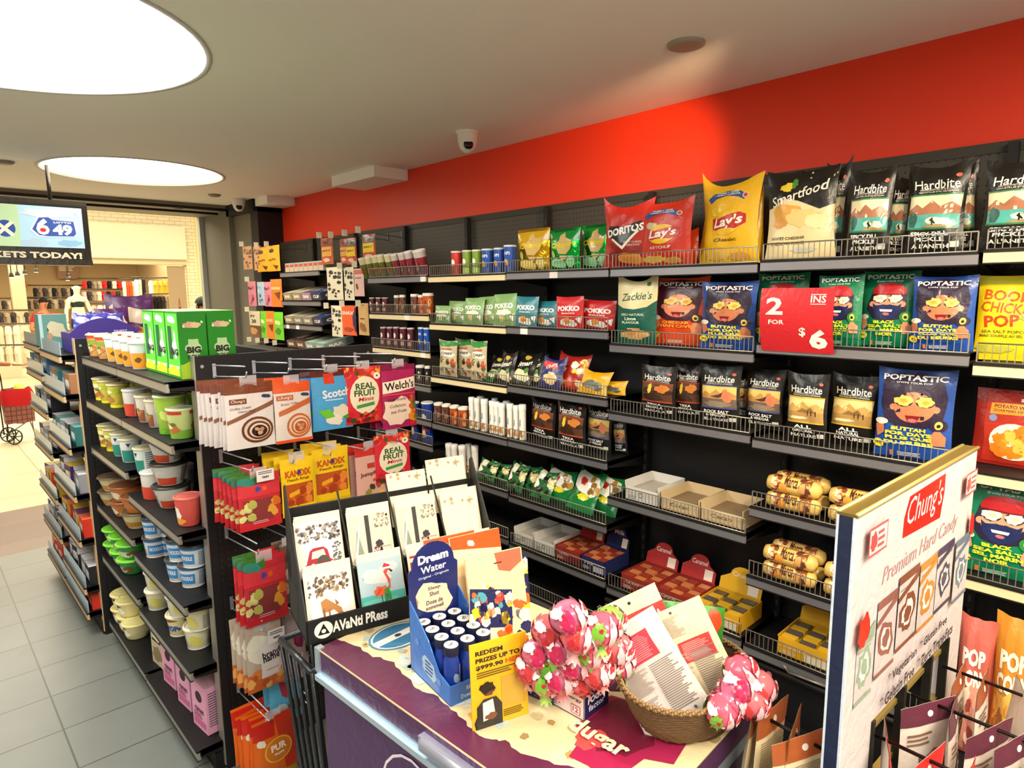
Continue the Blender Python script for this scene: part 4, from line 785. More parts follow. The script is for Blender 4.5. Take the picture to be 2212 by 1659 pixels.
def headed(key, c, c2, txt, hc, seed):
    body = box_mesh(key, .17, .20, .075, c, [('t', 'E8D8C8', txt, .35, .6, .4, .22, 0, .01), ('r', c2, .5, .08, .95, .5), ('s', 'D8C8B8', 3, .08, .1, .4, .35)], open_top=.95, fill=('7A2A1E' if c < 'C' else 'A8861E', .8))
    mb = MB(); pts = [(-.08, 0), (.08, 0), (.08, .05)]+[(.045*math.cos(t), .075+.04*math.sin(t)) for t in [i*PI/8 for i in range(9)]]+[(-.08, .05)]
    n = len(pts); mb.add([(x, .0, z) for x, z in pts]+[(x, .002, z) for x, z in pts], [tuple(range(n))[::-1], tuple(range(n, 2*n))]+[(i, (i+1) % n, n+(i+1) % n, n+i) for i in range(n)], (hc, 'm'))
    front(mb, -.08, .08, 0, .11, 0, [('t', 'F0E0D0', txt, .5, .72, .45, .2, 0, .01), ('r', 'E8DCCC', .68, .06, .92, .5)])
    me = mb.mesh(key+'_header')
    me.transform(Matrix.Translation((0, .096, .075)) @ Matrix.Rotation(rad(-18), 4, 'X'))
    mb = MB(); rr = random.Random(seed)
    for i in range(3):
        for j in range(4):
            x = -.055+i*.055; y = -.075+j*.045
            mb.box((x-.022, y-.018, .055), (x+.022, y+.018, .068+rr.uniform(0, .006)), (('9A3A28', 'C87A4A')[(i+j) % 2] if c < 'C' else ('D8A82A', '5A5248')[(i+j) % 2], 'p'))
    return [('carton', body), ('header_card', me), ('candy_bars', mb.mesh(key+'_bars'))]
PROTO['car_red'] = headed('caramel_carton', '8E2A22', '6A1A14', 'Caramel', 'A82A2A', 4)
PROTO['car_blu'] = headed('blue_carton', '1E2452', 'C8C8D8', 'Milk', '1E2452', 5)
PROTO['car_yel'] = headed('yellow_carton', 'D8A21A', 'E8E0C8', 'Crunch', 'D8A81E', 6)
wbox('tray_w', .17, .22, .09, 1.600, 1.785, D(2, 3), 'white open carton, leftmost of three on the fourth middle shelf', 'open cartons on the fourth middle shelf')
wbox('tray_c', .17, .22, .08, 1.395, 1.585, D(2, 3), 'cream open carton in the middle of three on the shelf', 'open cartons on the fourth middle shelf')
wbox('tray_c', .17, .22, .08, 1.195, 1.385, D(2, 3), 'tan open carton at the right end of the fourth middle shelf', 'open cartons on the fourth middle shelf')
wbox('car_red', .17, .2, .075, 1.610, 1.800, D(2, 4), 'red chocolate carton with raised round header, left of the pair', 'red chocolate cartons')
wbox('car_red', .17, .2, .075, 1.412, 1.600, D(2, 4), 'red chocolate carton between another red one and the yellow carton', 'red chocolate cartons')
wbox('car_yel', .17, .2, .10, 1.190, 1.400, D(2, 4), 'yellow chocolate carton with raised header beside the red cartons', 'yellow chocolate cartons')
wbox('car_yel', .17, .2, .10, .815, 1.030, D(1, 5), 'yellow chocolate carton half hidden by the candy display board', 'yellow chocolate cartons')
wbox('tray_w', .17, .22, .09, 2.40, 2.55, D(3, 5), 'white and grey open carton on the sixth shelf, left one', 'cartons on the sixth shelf')
wbox('tray_w', .17, .22, .09, 2.24, 2.39, D(3, 5), 'white lidded carton beside the red carton on the sixth shelf', 'cartons on the sixth shelf')
wbox('car_red', .17, .2, .075, 2.06, 2.23, D(3, 5), 'red chocolate carton on the sixth shelf, beside a blue one', 'cartons on the sixth shelf')
wbox('car_blu', .17, .2, .075, 1.90, 2.05, D(3, 5), 'dark blue chocolate carton at the right end of sixth shelf', 'cartons on the sixth shelf')
# cookie rolls lying down
def roll(seed):
    rr = random.Random(seed); mb = MB(); n = 18; L = .21
    prof = [(.004, 0), (.026, .008), (.033, .03), (.034, L/2), (.033, L-.03), (.026, L-.008), (.004, L)]
    mb.lathe(prof, ('E8C068', 'p'), n)
    def S(u, v, off): t = PI*.35+u*PI; return Vector(((.0342+off)*math.cos(t), (.0342+off)*math.sin(t), .03+(L-.06)*v))
    deco(mb, [('t', '5A2A1A', 'Marca', .42, .5, .5, .30, PI/2, .02), ('c', ['8A4A2A', 'C8642A', 'E8D8B0', '5A2A1E'], 22, .0, .02, 1, .24, .10, 4), ('c', ['8A4A2A', '6A3A2A', 'D8A05A'], 22, 0, .76, 1, .98, .10, 6), ('r', 'D88A3A', .0, .30, .18, .7), ('b', 'E89A3A', .7, .3, .2, .1, 9)], S, .1, L-.06, 'p', [i/10 for i in range(1, 10)], ())
    return mb.mesh('cookie_roll')
PROTO['roll'] = [('roll', roll(3))]
k = 0
for (ya, z, b, where) in ((1.13, D(1, 3), 3, 'on the fourth shelf'), (1.13, D(1, 4), 4, 'on the fifth shelf')):
    for i in range(4):
        for j in range(2 if i < 3 else 1):
            col, lay = i % 2, i//2
            y = ya-.02-col*.235; x = XS+.05+j*.078
            o = put('cookie_pack', PROTO['roll'], (x, y, z+.036+lay*.066), (PI/2, 0, 0), (1, 1, 1),
                    'yellow wrapped cookie pack, %s %s in the basket %s' % (('left' if col == 0 else 'right'), ('upper', 'lower')[1-lay]+(' front' if j == 0 else ' rear'), where), 'cookie pack', 'yellow cookie packs '+where)
# popcorn bags on the bottom right
ws_bag('', 'pcorn_p', (.24, .30, .1), 2062, 2150, 1340, D(0, 4)-.12, 'pink popcorn bag low behind the right edge of the display board', 'popcorn bags on the low shelf', 'popcorn bag', X=XS-.16, name='popcorn_bag', dep=.9)
ws_bag('', 'pcorn_o', (.24, .30, .1), 2140, 2250, 1340, D(0, 4)-.12, 'orange popcorn bag low at the right picture edge', 'popcorn bags on the low shelf', 'popcorn bag', X=XS-.16, name='popcorn_bag', dep=.9)
# low deck under them
mb = MB(); mb.box((XS-.22, JY[1]+.01, .10), (XS, JY[2]-.01, D(0, 4)-.125), BLK); mb.build('base', BAY[0])

# ================================================================ FAR WALL: bar cartons and hook pouches
def bars(key, c, c2, txt):
    return box_mesh(key, .15, .26, .06, c, [('t', 'F0ECE4', txt, .5, .5, .6, .4, 0, .04)], topL=[('r', c2, .04, .04, .96, .96), ('t', 'F2EEE0', txt, .5, .5, .6, .4, 0, .03)], rightL=[('t', 'F0ECE4', txt, .4, .5, .5, .4, 0, .04)])
for key, c, c2, t in (('b_tan', '9A8A6E', 'D8CFAE', 'BAR'), ('b_blu', '3A3A4A', '1E4EA8', 'CLIF'), ('b_lil', 'A08098', '6A4A78', 'BAR'), ('b_gry', '8A8478', 'B8B09C', 'BAR'), ('b_aqu', '8AA098', 'A8C8B8', 'BAR'), ('b_brn', '6A4A3E', '4A3028', 'BAR')):
    PROTO[key] = [('carton', bars(key, c, c2, t))]
PROTO['cellrow'] = [('pack', box_mesh('small_pack_box', .06, .20, .075, 'A8B4AC', [('r', 'C84A3A', .1, .55, .9, .85), ('r', 'E0A888', .1, .1, .9, .4)], topc='8A5A58'))]
farrows = [(0, ['cellrow']*8, 5.385, .085, 'small red and aqua pack on the highest far shelf'), (1, ['b_tan', 'b_tan', 'b_lil', 'b_blu'], 5.38, .17, 'bar carton on the second far shelf'), (2, ['b_tan', 'b_gry', 'b_gry', 'b_blu'], 5.38, .17, 'bar carton on the third far shelf'), (3, ['b_brn', 'b_brn', 'b_aqu', 'b_aqu'], 5.36, .17, 'bar carton on the lowest far shelf')]
for r_, keys, ys, st, lab in farrows:
    for i, kk in enumerate(keys):
        w = .06 if kk == 'cellrow' else .15; z = D(7, r_)
        o = put('bar_carton', PROTO[kk], (XS+.15, ys-.02-st*(i+.5)+(st/2 if 0 else 0), z+.032 if r_ else z+.001), (rad(12) if r_ else 0, 0, -PI/2), (st*.93/w, 1, 1), nth(i, len(keys))+lab, 'carton', 'bar cartons on far shelf '+ORD[r_])
# long narrow pouches on hooks: (columns, top, bottom, colours)
def pouch(key, c, layers, fin='p', seed=1, W=.09, H=.2): PROTO[key] = [('pouch', pouch_mesh(key, W, H, .02, c, layers, fin, seed))]
def jl(a, b, txt='', tc='2A1E18'): return [('r', a, 0, .68, 1, .95), ('r', b, .08, .30, .92, .66), ('b', '2A2420', .5, .82, .25, .06, 4)]+([('t', tc, txt, .5, .5, .7, .09, 0, .02)] if txt else [])+[('b', 'E8B8A0', .5, .16, .3, .08, 7)]
pouch('j_or', 'B8583A', jl('8A3A2E', 'D89A4A', 'JERKY'), seed=1); pouch('j_ye', 'B84A32', jl('6A5A50', 'E8C21E', 'JERKY'), seed=2)
pouch('j_bw', 'D8D2BC', [('c', ['2A2824', '4A463E', '1E1C1A'], 16, .15, .1, .85, .9, .10, 5)], seed=3, W=.11, H=.22); pouch('j_pk', 'D8B0A8', [('r', 'B85A54', 0, .8, 1, .95), ('b', '6A4A44', .4, .35, .12, .12, 4), ('t', '3A2A28', 'STICKS', .5, .66, .6, .05)], seed=4, H=.2)
pouch('j_org', 'E8561E', [('t', 'F0D8C8', 'SNAX', .5, .75, .8, .12, 0, .04), ('b', '3A2A4A', .95, .5, .1, .4, 5), ('b', 'A8321A', .5, .2, .3, .08, 6)], seed=5, W=.11, H=.22); pouch('j_tan', 'C8A068', [('b', '8A5A34', .5, .25, .3, .15, 4), ('r', '6A4428', .3, .5, .7, .54)], seed=6)
pouch('g_pea', 'D8A078', [('c', ['6A4A38', '8A5A44'], 12, .1, .1, .9, .9, .12, 5)], seed=7); pouch('g_yel', 'F0A81E', [('b', '3A2A14', .4, .8, .2, .08, 3), ('p', '5A3A14', [(.5, .25), (.9, .2), (.7, .05)]), ('t', '5A3A14', 'NUTS', .45, .45, .6, .08, .1, .03)], seed=8, W=.13, H=.22)
pouch('g_pnk', 'D88098', [('c', ['A84A5A', 'B8607A', '4A2A38'], 10, .15, .1, .85, .9, .12, 6)], seed=9); pouch('g_blu', 'A8C0D8', [('c', ['4A6A9A', '6A88B0', 'D8E0E8'], 10, .15, .1, .85, .9, .12, 7)], seed=10); pouch('g_org', 'EE7A1E', [('r', 'F8B878', .1, .62, .9, .72), ('p', '6A3A14', [(.4, .5), (.9, .55), (.8, .25)])], seed=11, W=.13, H=.22)
pouch('g_grn', '6ACC1E', [('b', 'D8F0A8', .5, .62, .3, .08, 4), ('b', '3A8A14', .5, .3, .3, .12, 5)], seed=12, W=.12); pouch('g_wht', 'D8CDB0', [('t', '2A2420', 'P7', .4, .8, .4, .1, 0, .03), ('t', '2A2420', '20', .5, .62, .4, .14, 0, .03), ('r', '6A4428', 0, 0, 1, .45), ('b', 'C8905A', .45, .25, .3, .14, 6)], seed=13, W=.12, H=.24)
FP = [('j_or', 694, 719, 514, 571, 'orange and brown jerky pouch with tan window, leftmost on top far hooks'), ('j_or', 735, 752, 516, 569, 'narrow orange jerky pouch beside the yellow window one'), ('j_ye', 748, 770, 514, 571, 'jerky pouch with yellow window, left of two on top far hooks'), ('j_ye', 783, 811, 506, 562, 'jerky pouch with yellow window, rightmost on top far hooks'),
      ('j_bw', 706, 740, 577, 648, 'white pouch with black figures on the second far hooks, left'), ('j_bw', 743, 764, 577, 649, 'narrow white pouch with black figures, second far hooks'), ('j_pk', 765, 786, 580, 640, 'pale pink meat stick pouch beside the noodle cups shelf'),
      ('j_bw', 716, 739, 660, 727, 'white pouch with black figures above the gondola, third far hooks'), ('j_org', 738, 769, 660, 724, 'bright orange snack pouch above the gondola end'), ('j_tan', 774, 796, 655, 724, 'tan snack pouch hanging right of the bright orange one'),
      ('g_pea', 525, 544, 532, 582, 'peach patterned pouch at the far left of the hooks'), ('g_pea', 548, 563, 532, 584, 'narrow peach patterned pouch beside yellow ones'), ('g_yel', 555, 581, 534, 587, 'golden yellow pouch, left one beside the dark pillar'), ('g_yel', 578, 604, 530, 586, 'golden yellow pouch, right one beside the small pack shelf'),
      ('g_pnk', 536, 553, 608, 661, 'pink pouch left of the light blue pouch'), ('g_blu', 556, 571, 609, 660, 'light blue pouch between two pink pouches'), ('g_pnk', 571, 587, 609, 662, 'pink pouch between the light blue and orange pouches'), ('g_org', 585, 609, 603, 663, 'orange pouch of the middle far hooks beside pink pouch'),
      ('g_wht', 539, 562, 672, 728, 'cream and brown pouch on lowest far hooks'), ('g_grn', 563, 576, 672, 730, 'lime green pouch left of the orange pouch'), ('g_org', 574, 593, 672, 732, 'orange pouch between two lime green pouches'), ('g_grn', 592, 612, 674, 734, 'lime green pouch right of the orange pouch')]
dims = {k: None for k in PROTO}
for kk, pl, pr, pt, pb, lab in FP:
    X = XS+.03; a = onx(pl, pt+20, X); b = onx(pr, pt+20, X); zt = onx((pl+pr)/2, pt, X).z; zb = onx((pl+pr)/2, pb, X).z
    me = PROTO[kk][0][1]; W0 = max(v.co.x for v in me.vertices)*2; H0 = max(v.co.z for v in me.vertices)
    put('snack_pouch', PROTO[kk], (X, (a.y+b.y)/2, zb), (0, 0, -PI/2), ((a.y-b.y)/W0*1.02, 1, (zt-zb)/H0), lab, 'snack pouch', 'pouches on the far wall hooks')
HK = [(689, 508, 1), (714, 507, 1), (744, 503, 1), (773, 496, 1), (733, 574, 0), (765, 571, 0), (704, 660, 1), (738, 656, 0), (773, 655, 0), (521, 527, 1), (553, 529, 0), (575, 527, 0), (533, 603, 0), (533, 668, 0), (538, 733, 1), (556, 735, 1), (575, 736, 1), (593, 740, 1)]
for i, (px, py, wt) in enumerate(HK):
    q = onx(px, py, XS-.02)
    hook(XB-.005, q.y, q.z, XB-.005-q.x, (-1, 0, 0), ('6A665E', 'k'), False, lab='%swall display hook at the far end, %s' % ('first ' if i == 0 else ORD[i]+' ', 'highest row' if py < 530 else 'second row' if py < 610 else 'third row' if py < 700 else 'lowest row'), grp='far wall hooks', tip=('E8E2CC', 'm'))

# ================================================================ GONDOLA GOODS
Z = lambda r: r+.041
def noodle(key, c, top, L, lid='D8CFA8', r0=.036, r1=.046, h=.105): PROTO[key] = cup_mesh(key, r0, r1, h, c, L, lid, .005)
food = lambda s: [('b', 'B8703A', .5, .38, .34, .2, s), ('b', 'E8D8A0', .45, .42, .18, .1, s+3), ('b', '4A7A2A', .65, .5, .1, .06, s+5)]
noodle('n_yel', 'D8C84A', '', [('r', 'A8C23A', 0, .62, 1, .82), ('e', 'F0E8B8', .5, .70, .32, .10)]+food(3)+[('r', 'E8DC3A', 0, 0, 1, .12)])
noodle('n_org', 'D8A05A', '', [('r', 'C8482E', .1, .84, .9, .95), ('r', '8A9A3A', 0, .58, 1, .78), ('e', 'F0E8B0', .5, .4, .3, .18)]+food(6))
noodle('n_wb', 'D8E4E6', '', [('r', 'E8962A', .5, .05, 1, .62), ('s', '7A8A90', 8, .06, .1, .42, .9), ('b', '6A4A20', .75, .35, .1, .1, 5)])
noodle('n_wht', 'E0E8E4', '', [('s', '6A7A80', 9, .06, .1, .42, .9), ('r', '2E8A7A', .5, .05, 1, .55), ('p', '2A3A5A', [(.68, .85), (.82, .85), (.75, .68)])])
noodle('n_brn', 'E0D8C8', '', [('b', '5AA04A', .3, .8, .22, .14, 4), ('r', '8A5238', .1, .05, .9, .5)]+food(8))
noodle('n_grn', 'A8D04A', '', [('r', 'E4EADC', .1, .25, .55, .8), ('s', '5A6A5A', 8, .14, .3, .5, .75), ('r', '6AB02A', 0, 0, 1, .16), ('b', 'D8E87A', .8, .5, .12, .14, 4)], 'D8E8C0', .042, .055, .14)
noodle('n_grn2', 'C8D88A', '', [('r', 'C83A2E', .1, .84, .9, .95), ('r', '7AB03A', 0, .0, 1, .3)]+food(4), 'D8E0B8')
noodle('n_red', 'DCDAD4', '', [('s', '6A6A70', 9, .06, .3, .42, .9), ('r', 'C8402E', .5, .02, 1, .5), ('r', 'B02A20', .02, .02, .1, .3)], 'D8D4CC', .042, .048, .11)
noodle('n_pink', 'D85A50', '', [('b', 'F0E8E0', .4, .5, .2, .25, 4), ('b', 'E8A03A', .5, .2, .2, .12, 6)], 'D86A60', .036, .046, .105)
def bowl(key, c, lid, L, r0=.045, r1=.068, h=.07): PROTO[key] = cup_mesh(key, r0, r1, h, c, L, lid, .006, rim=.005)
bowl('b_black', 'D8D8D0', '2A2A24', [('s', '6A6A68', 7, .05, .15, .45, .85), ('r', 'C8482E', .5, .05, .95, .4)], h=.085)
bowl('b_orng', 'D8803A', '7A4A2A', [('b', 'F0E4D0', .4, .5, .3, .3, 4)]); bowl('b_cream', 'E0D0A0', '5A4A34', [('r', 'B8862E', 0, .2, 1, .5), ('b', 'F0E8D0', .3, .6, .2, .2, 3)])
bowl('b_green', '3AA04A', '7ACB3A', [('b', 'D8D8C8', .5, .4, .3, .25, 4), ('b', '8A4A2A', .8, .4, .15, .2, 5)]); bowl('b_yel', 'E8DFA8', 'DCD08A', [('b', 'F4F0DC', .5, .5, .3, .3, 4), ('b', '6A5A3A', .5, .75, .2, .1, 5)], .05, .064, .075)
def tub(key, c, L, lid): PROTO[key] = cup_mesh(key, .040, .050, .082, c, L, lid, .008, rim=.004)
tub('t_blu', 'DDE4EA', [('s', '5A7A98', 9, .06, .12, .44, .8), ('r', '2E7AC0', 0, .86, 1, 1), ('r', '3A86C8', .52, .2, .96, .7), ('t', 'F4F4F0', 'NOODLE', .74, .48, .34, .2, 0, .03), ('r', 'F4F4F0', 0, 0, 1, .07)], '3A3A3C')
tub('t_crm', 'E4E2CC', [('s', '8A8A78', 9, .06, .12, .44, .8), ('r', 'E2D98A', 0, .88, 1, 1), ('r', 'F4F4EC', 0, 0, 1, .07), ('b', 'D8CF6A', .75, .45, .18, .3, 4)], 'E2DFC8')
tub('t_pop', 'E8D9A0', [('t', '1E4EA8', 'POPs', .28, .45, .42, .3, 0, .06), ('t', '1E4EA8', 'POPs', .78, .45, .42, .3, 0, .06), ('r', 'F4F4EC', 0, 0, 1, .09), ('b', '8A5A2A', .5, .85, .4, .08, 5)], 'E2D9B8')
def g(kind, lst, z, hh, rown_, grp, cat='noodle cup', X=.705, name='noodle_cup'):
    n = len(lst); ys = [onx(it[1], it[2], X+(it[4] if len(it) > 4 else 0)).y for it in lst]; lo_, hi_ = min(ys), max(ys)
    for i, it in enumerate(lst):
        key, px, py = it[:3]; lvl = it[3] if len(it) > 3 else 0; x = X+(it[4] if len(it) > 4 else 0)
        y = ys[i] if hi_ < 3.70 else lo_+(ys[i]-lo_)*(3.69-lo_)/(hi_-lo_)
        y = max(y, 2.49)
        put(name, PROTO[key], (x, y, z+.001+lvl*hh), (0, 0, -PI/2+rs.uniform(-.5, .5)), (1, 1, 1), '%s%s %s%s' % (nth(i, n), kind, rown_, (' stacked on another', ' third of its stack')[lvl-1] if lvl else ''), cat, grp)
        if key[0] != 't' and z > .2 and key not in ('b_black', 'n_pink'):
            put(name, PROTO[key], (x+.115, y+.01, z+.001+lvl*hh), (0, 0, -PI/2+rs.uniform(-.5, .5)), (1, 1, 1), 'rear row %s%s %s%s' % (nth(i, n), kind, rown_, (' on another', ' third up')[lvl-1] if lvl else ''), cat, grp+', rear row')
g('noodle cup', [('n_org', 213, 760), ('n_org', 233, 765), ('n_wb', 253, 770), ('n_wb', 272, 778), ('n_wb', 290, 785), ('n_wb', 309, 790)], Z(GA[0]), .11, 'on the gondola top shelf', 'cups on the gondola top shelf', X=.70)
g('noodle cup', [('n_yel', 219, 850), ('n_yel', 232, 855), ('n_yel', 252, 860), ('n_red', 291, 890), ('n_brn', 318, 890), ('n_brn', 341, 900), ('n_grn', 370, 915), ('n_grn2', 402, 925)], Z(GA[1]), .11, 'on the second gondola shelf', 'cups on the second gondola shelf')
g('noodle cup', [('n_yel', 221, 950), ('n_yel', 238, 955), ('n_wht', 258, 960), ('n_wht', 283, 970)], Z(GB[2]), .11, 'on the third far gondola shelf', 'cups on the third gondola shelf')
g('noodle cup', [('n_wht', 315, 985), ('n_wht', 330, 985, 0, .1)], Z(GB[2]), .11, 'right part of the third gondola shelf', 'cups on the third gondola shelf')
g('cup or bowl', [('n_red', 333, 1050), ('b_black', 372, 1080, 0, .02), ('b_black', 372, 1080, 1, .02), ('b_black', 372, 1080, 2, .02), ('n_pink', 413, 1130)], Z(GA[2]), .092, 'on the third near gondola shelf', 'cups and bowls on the third near gondola shelf')
g('orange or cream bowl', [('b_cream', 242, 1040), ('b_cream', 242, 1020, 1), ('b_orng', 268, 1060), ('b_orng', 268, 1045, 1), ('b_cream', 296, 1080), ('b_orng', 296, 1060, 1), ('n_wht', 322, 1110, 0, .08)], Z(GB[3]), .077, 'on the fourth far shelf', 'bowls on the fourth gondola shelf', 'bowl', name='noodle_bowl')
g('green lidded bowl', [('b_green', 231, 1160), ('b_green', 231, 1150, 1), ('b_green', 258, 1190), ('b_green', 258, 1180, 1), ('b_green', 290, 1230), ('b_green', 288, 1200, 1)], Z(GB[4]), .077, 'on the fifth gondola shelf', 'green bowls', 'bowl', name='noodle_bowl')
g('cream bowl', [('b_yel', 252, 1330), ('b_yel', 252, 1300, 1), ('b_yel', 275, 1350), ('b_yel', 275, 1330, 1), ('b_yel', 300, 1390)], Z(GB[5]), .082, 'on the lowest gondola shelf', 'cream bowls', 'bowl', name='noodle_bowl')
g('blue and white tub', [('t_blu', 340, 1200), ('t_blu', 340, 1190, 1), ('t_blu', 372, 1220, 0, .05), ('t_blu', 376, 1230, 1, .05), ('t_blu', 392, 1255, 0, 0), ('t_blu', 395, 1240, 1, .0), ('t_blu', 422, 1290, 0, .02), ('t_blu', 424, 1240, 1, .02)], Z(GA[3]), .09, 'on the fourth near gondola shelf', 'blue and white noodle tubs', 'tub', name='noodle_tub')
g('cream tub', [('t_crm', 345, 1320), ('t_crm', 345, 1300, 1), ('t_crm', 372, 1340, 0, .05), ('t_crm', 376, 1330, 1, .05), ('t_pop', 392, 1370), ('t_crm', 392, 1330, 1, .0), ('t_crm', 430, 1390, 0, .02), ('t_crm', 431, 1330, 1, .02)], Z(GA[4]), .09, 'on the fifth near gondola shelf', 'cream noodle tubs', 'tub', name='noodle_tub')
PROTO['pinkbox'] = [('carton', box_mesh('pink_carton', .125, .085, .19, 'DFA0BE', [('e', '3A1E2E', .5, .72, .22, .12), ('t', '6A2A4A', 'ramen', .5, .42, .6, .10, 0, .03), ('r', 'C86A94', .1, .08, .9, .22), ('s', '8A4A6A', 4, .12, .24, .8, .36)], rightL=[('s', '6A5A6A', 14, .1, .15, .9, .9)], topc='E8B4CC'))]
PROTO['beigebox'] = [('carton', box_mesh('beige_carton', .12, .07, .19, 'C8B89A', [('b', '8A7A5A', .5, .3, .4, .2, 3), ('r', '1A1A1A', .1, .6, .9, .66), ('b', 'E8DCC0', .5, .75, .3, .12, 4)])),]
for i, (px, py, kk, lab) in enumerate(((335, 1440, 'beigebox', 'beige patterned carton at the far end of the pink cartons'), (378, 1490, 'pinkbox', 'pink noodle carton, farthest of three on the lowest near shelf'), (420, 1540, 'pinkbox', 'pink noodle carton, middle of three on the lowest near shelf'), (463, 1590, 'pinkbox', 'pink noodle carton, nearest of three with grey side panel'))):
    x = .735; y = [3.12, 2.92, 2.72, 2.525][i]
    put('noodle_carton', PROTO[kk], (x, y, Z(GA[5])+.001), (0, 0, -PI/2+rad(6)), (1, 1, 1), lab, 'carton', 'pink noodle cartons' if i else None)
# tall green cartons
gb_side = [('r', '5ACB3A', .03, .03, .97, .97), ('b', 'E8F4D8', .5, .88, .3, .06, 4, 18, .4), ('r', '1E5A3A', .16, .28, .46, .78), ('p', 'D8E8D0', [(.6, .30), (.6, .66), (.68, .74), (.76, .66), (.76, .30)]), ('b', 'F4F4E8', .64, .48, .2, .09, 7, 18, .3), ('t', '1E2A1E', 'BIG', .62, .40, .56, .10, 0, .05), ('r', 'E8F0DC', .1, .14, .9, .19), ('p', 'D8E82A', [(0, .12), (.5, .2), (.9, .12), (.9, .04), (0, .04)])]
gb_front = [('b', 'A8C82A', .25, .12, .5, .14, 3), ('b', '8AB81E', .8, .1, .4, .14, 4), ('b', 'D8A890', .38, .80, .2, .045, 5), ('b', 'E0C89A', .62, .80, .18, .045, 6), ('b', 'F0F0E0', .2, .78, .04, .02, 4), ('b', 'F0F0E0', .85, .84, .04, .02, 4), ('b', 'B8D8A0', .5, .44, .3, .15, 9, 18, .35), ('t', '1E2A1E', 'BIG', .5, .43, .5, .10, 0, .06), ('t', '1E2A1E', 'ROLL', .5, .33, .45, .06, 0, .04)]
PROTO['gbox'] = [('carton', box_mesh('green_carton', .093, .142, .236, '1E8A1E', gb_front, leftL=gb_side, topc='9ACB7A'))]
for i in range(3):
    for j in range(2):
        y = 2.495+i*.147; x = .747+j*.098
        put('green_carton', PROTO['gbox'], (x, y, Z(GA[0])+.001), (0, 0, 0), (1, 1, 1), 'tall green carton, %s, on top of the noodle gondola' % (('nearest', 'middle', 'farthest')[i]+(' of the left row', ' of the right row')[j]), 'carton', 'tall green cartons')
# far gondola goods
rg = random.Random(12)
def smallpack(key, c, c2, L=None): PROTO[key] = [('pack', box_mesh(key, .11, .09, .10, c, [('r', c2, .08, .2, .92, .7), ('b', 'F0E8D8', .5, .5, .3, .2, 4)], topc=c2))]
for key, c, c2 in (('s_blu', '5A7A98', 'A8C8D8'), ('s_teal', '2E6A6A', '6AA8A0'), ('s_blk', '1E1E22', 'C8C8CC'), ('s_yel', 'C8A01E', '6A3A6A'), ('s_red', 'C8301E', 'E86A4A'), ('s_gry', '8A8A90', 'D8D8DC'), ('s_brn', '9A6A4A', 'D8B898'), ('s_pur', '4A2A6A', 'D8B83A')): smallpack(key, c, c2)
rowsets = [['s_teal', 's_blu', 's_brn'], ['s_brn', 's_blu', 's_teal'], ['s_teal', 's_blk', 's_gry'], ['s_gry', 's_blk', 's_pur'], ['s_red', 's_yel', 's_pur'], ['s_blk', 's_gry', 's_blk'], ['s_red', 's_red', 's_yel']]
GC = [[1.462, 1.262, .99, .74, .50, .24, .10], [1.475, 1.31, 1.09, .85, .58, .34, .10]]
rn = ['top', 'second', 'third', 'fourth', 'fifth', 'sixth', 'lowest']
nmc = {'s_blu': 'blue', 's_teal': 'teal', 's_blk': 'black', 's_yel': 'yellow', 's_red': 'red', 's_gry': 'grey', 's_brn': 'brown', 's_pur': 'purple'}
for half in (0, 1):
    for r_ in range(7):
        if r_ == 0: continue
        for i in range(5):
            kk = rowsets[r_][(i+half) % 3]; y = 3.88+half*.62+.06+i*.118; z = GC[half][r_]+.041
            if GC[half][r_-1]-z < .10 and r_ != 6 and False: continue
            hgt = min(1, (GC[half][r_-1]-z-.03)/.10)
            put('candy_pack', PROTO[kk], (.64+rg.uniform(-.008, .008), y, z+.001), (0, 0, -PI/2+rg.uniform(-.12, .12)), (1, 1, max(.5, hgt)), '%ssmall %s candy pack, %s shelf of the %s half of the far gondola' % (ORD[i]+' ', nmc[kk], rn[r_], ('near', 'far')[half]), 'candy pack', 'small candy packs on the far gondola')
# purple display tray with curved front, teal box, lilac and purple bags on top of the far gondola
a = ony(152, 735, 4.0); b = ony(300, 745, 4.0); zt = ony(220, 700, 4.0).z; z0 = GC[0][0]+.042
mb = MB(); w = b.x-a.x; n = 12
arc = [(w*i/n, .10+.075*math.sin(PI*i/n)**.8) for i in range(n+1)]
pts = [(0, 0), (w, 0)]+arc[::-1]; m_ = len(pts)
mb.add([(x, 0, z) for x, z in pts]+[(x, .003, z) for x, z in pts], [tuple(range(m_)), tuple(range(m_, 2*m_))[::-1]]+[(i, (i+1) % m_, m_+(i+1) % m_, m_+i)[::-1] for i in range(m_)], ('3A2A78', 'm'))
front(mb, 0, w, 0, .17, 0, [('t', 'E8E0F0', 'DAIRY', .74, .46, .22, .12, 0, .03), ('t', 'C8B8E0', 'FINEST', .74, .60, .2, .08), ('p', 'E8D8C8', [(.20, .50), (.26, .60), (.36, .55), (.34, .50), (.27, .53)]), ('p', 'E8C8A8', [(.46, .50), (.52, .58), (.60, .53), (.58, .49), (.52, .52)]), ('e', 'C8B8E0', .13, .2, .035, .09)])
mb.box((0, .003, 0), (w, .25, .10), ('4A3A88', 'm'))
mb.build('display_tray', None, (a.x, 4.0, z0), label='purple display tray with curved front on top of the far gondola', cat='display tray')
PROTO['lil'] = [('bag', bag_mesh('purple_candy_bag', .13, .16, .05, '5A2A5E', [('b', 'E0C8B0', .5, .65, .4, .2, 4), ('b', 'D8903A', .6, .3, .25, .1, 6), ('b', '8A4A7A', .4, .35, .3, .1, 7)], 'p', seed=81, ears=.05, wr=2))]
PROTO['blu_s'] = [('bag', bag_mesh('violet_bag', .10, .09, .04, '4A48A8', [('b', 'C8C8E8', .5, .5, .4, .25, 4)], 'g', seed=82, ears=.1, wr=2.5))]
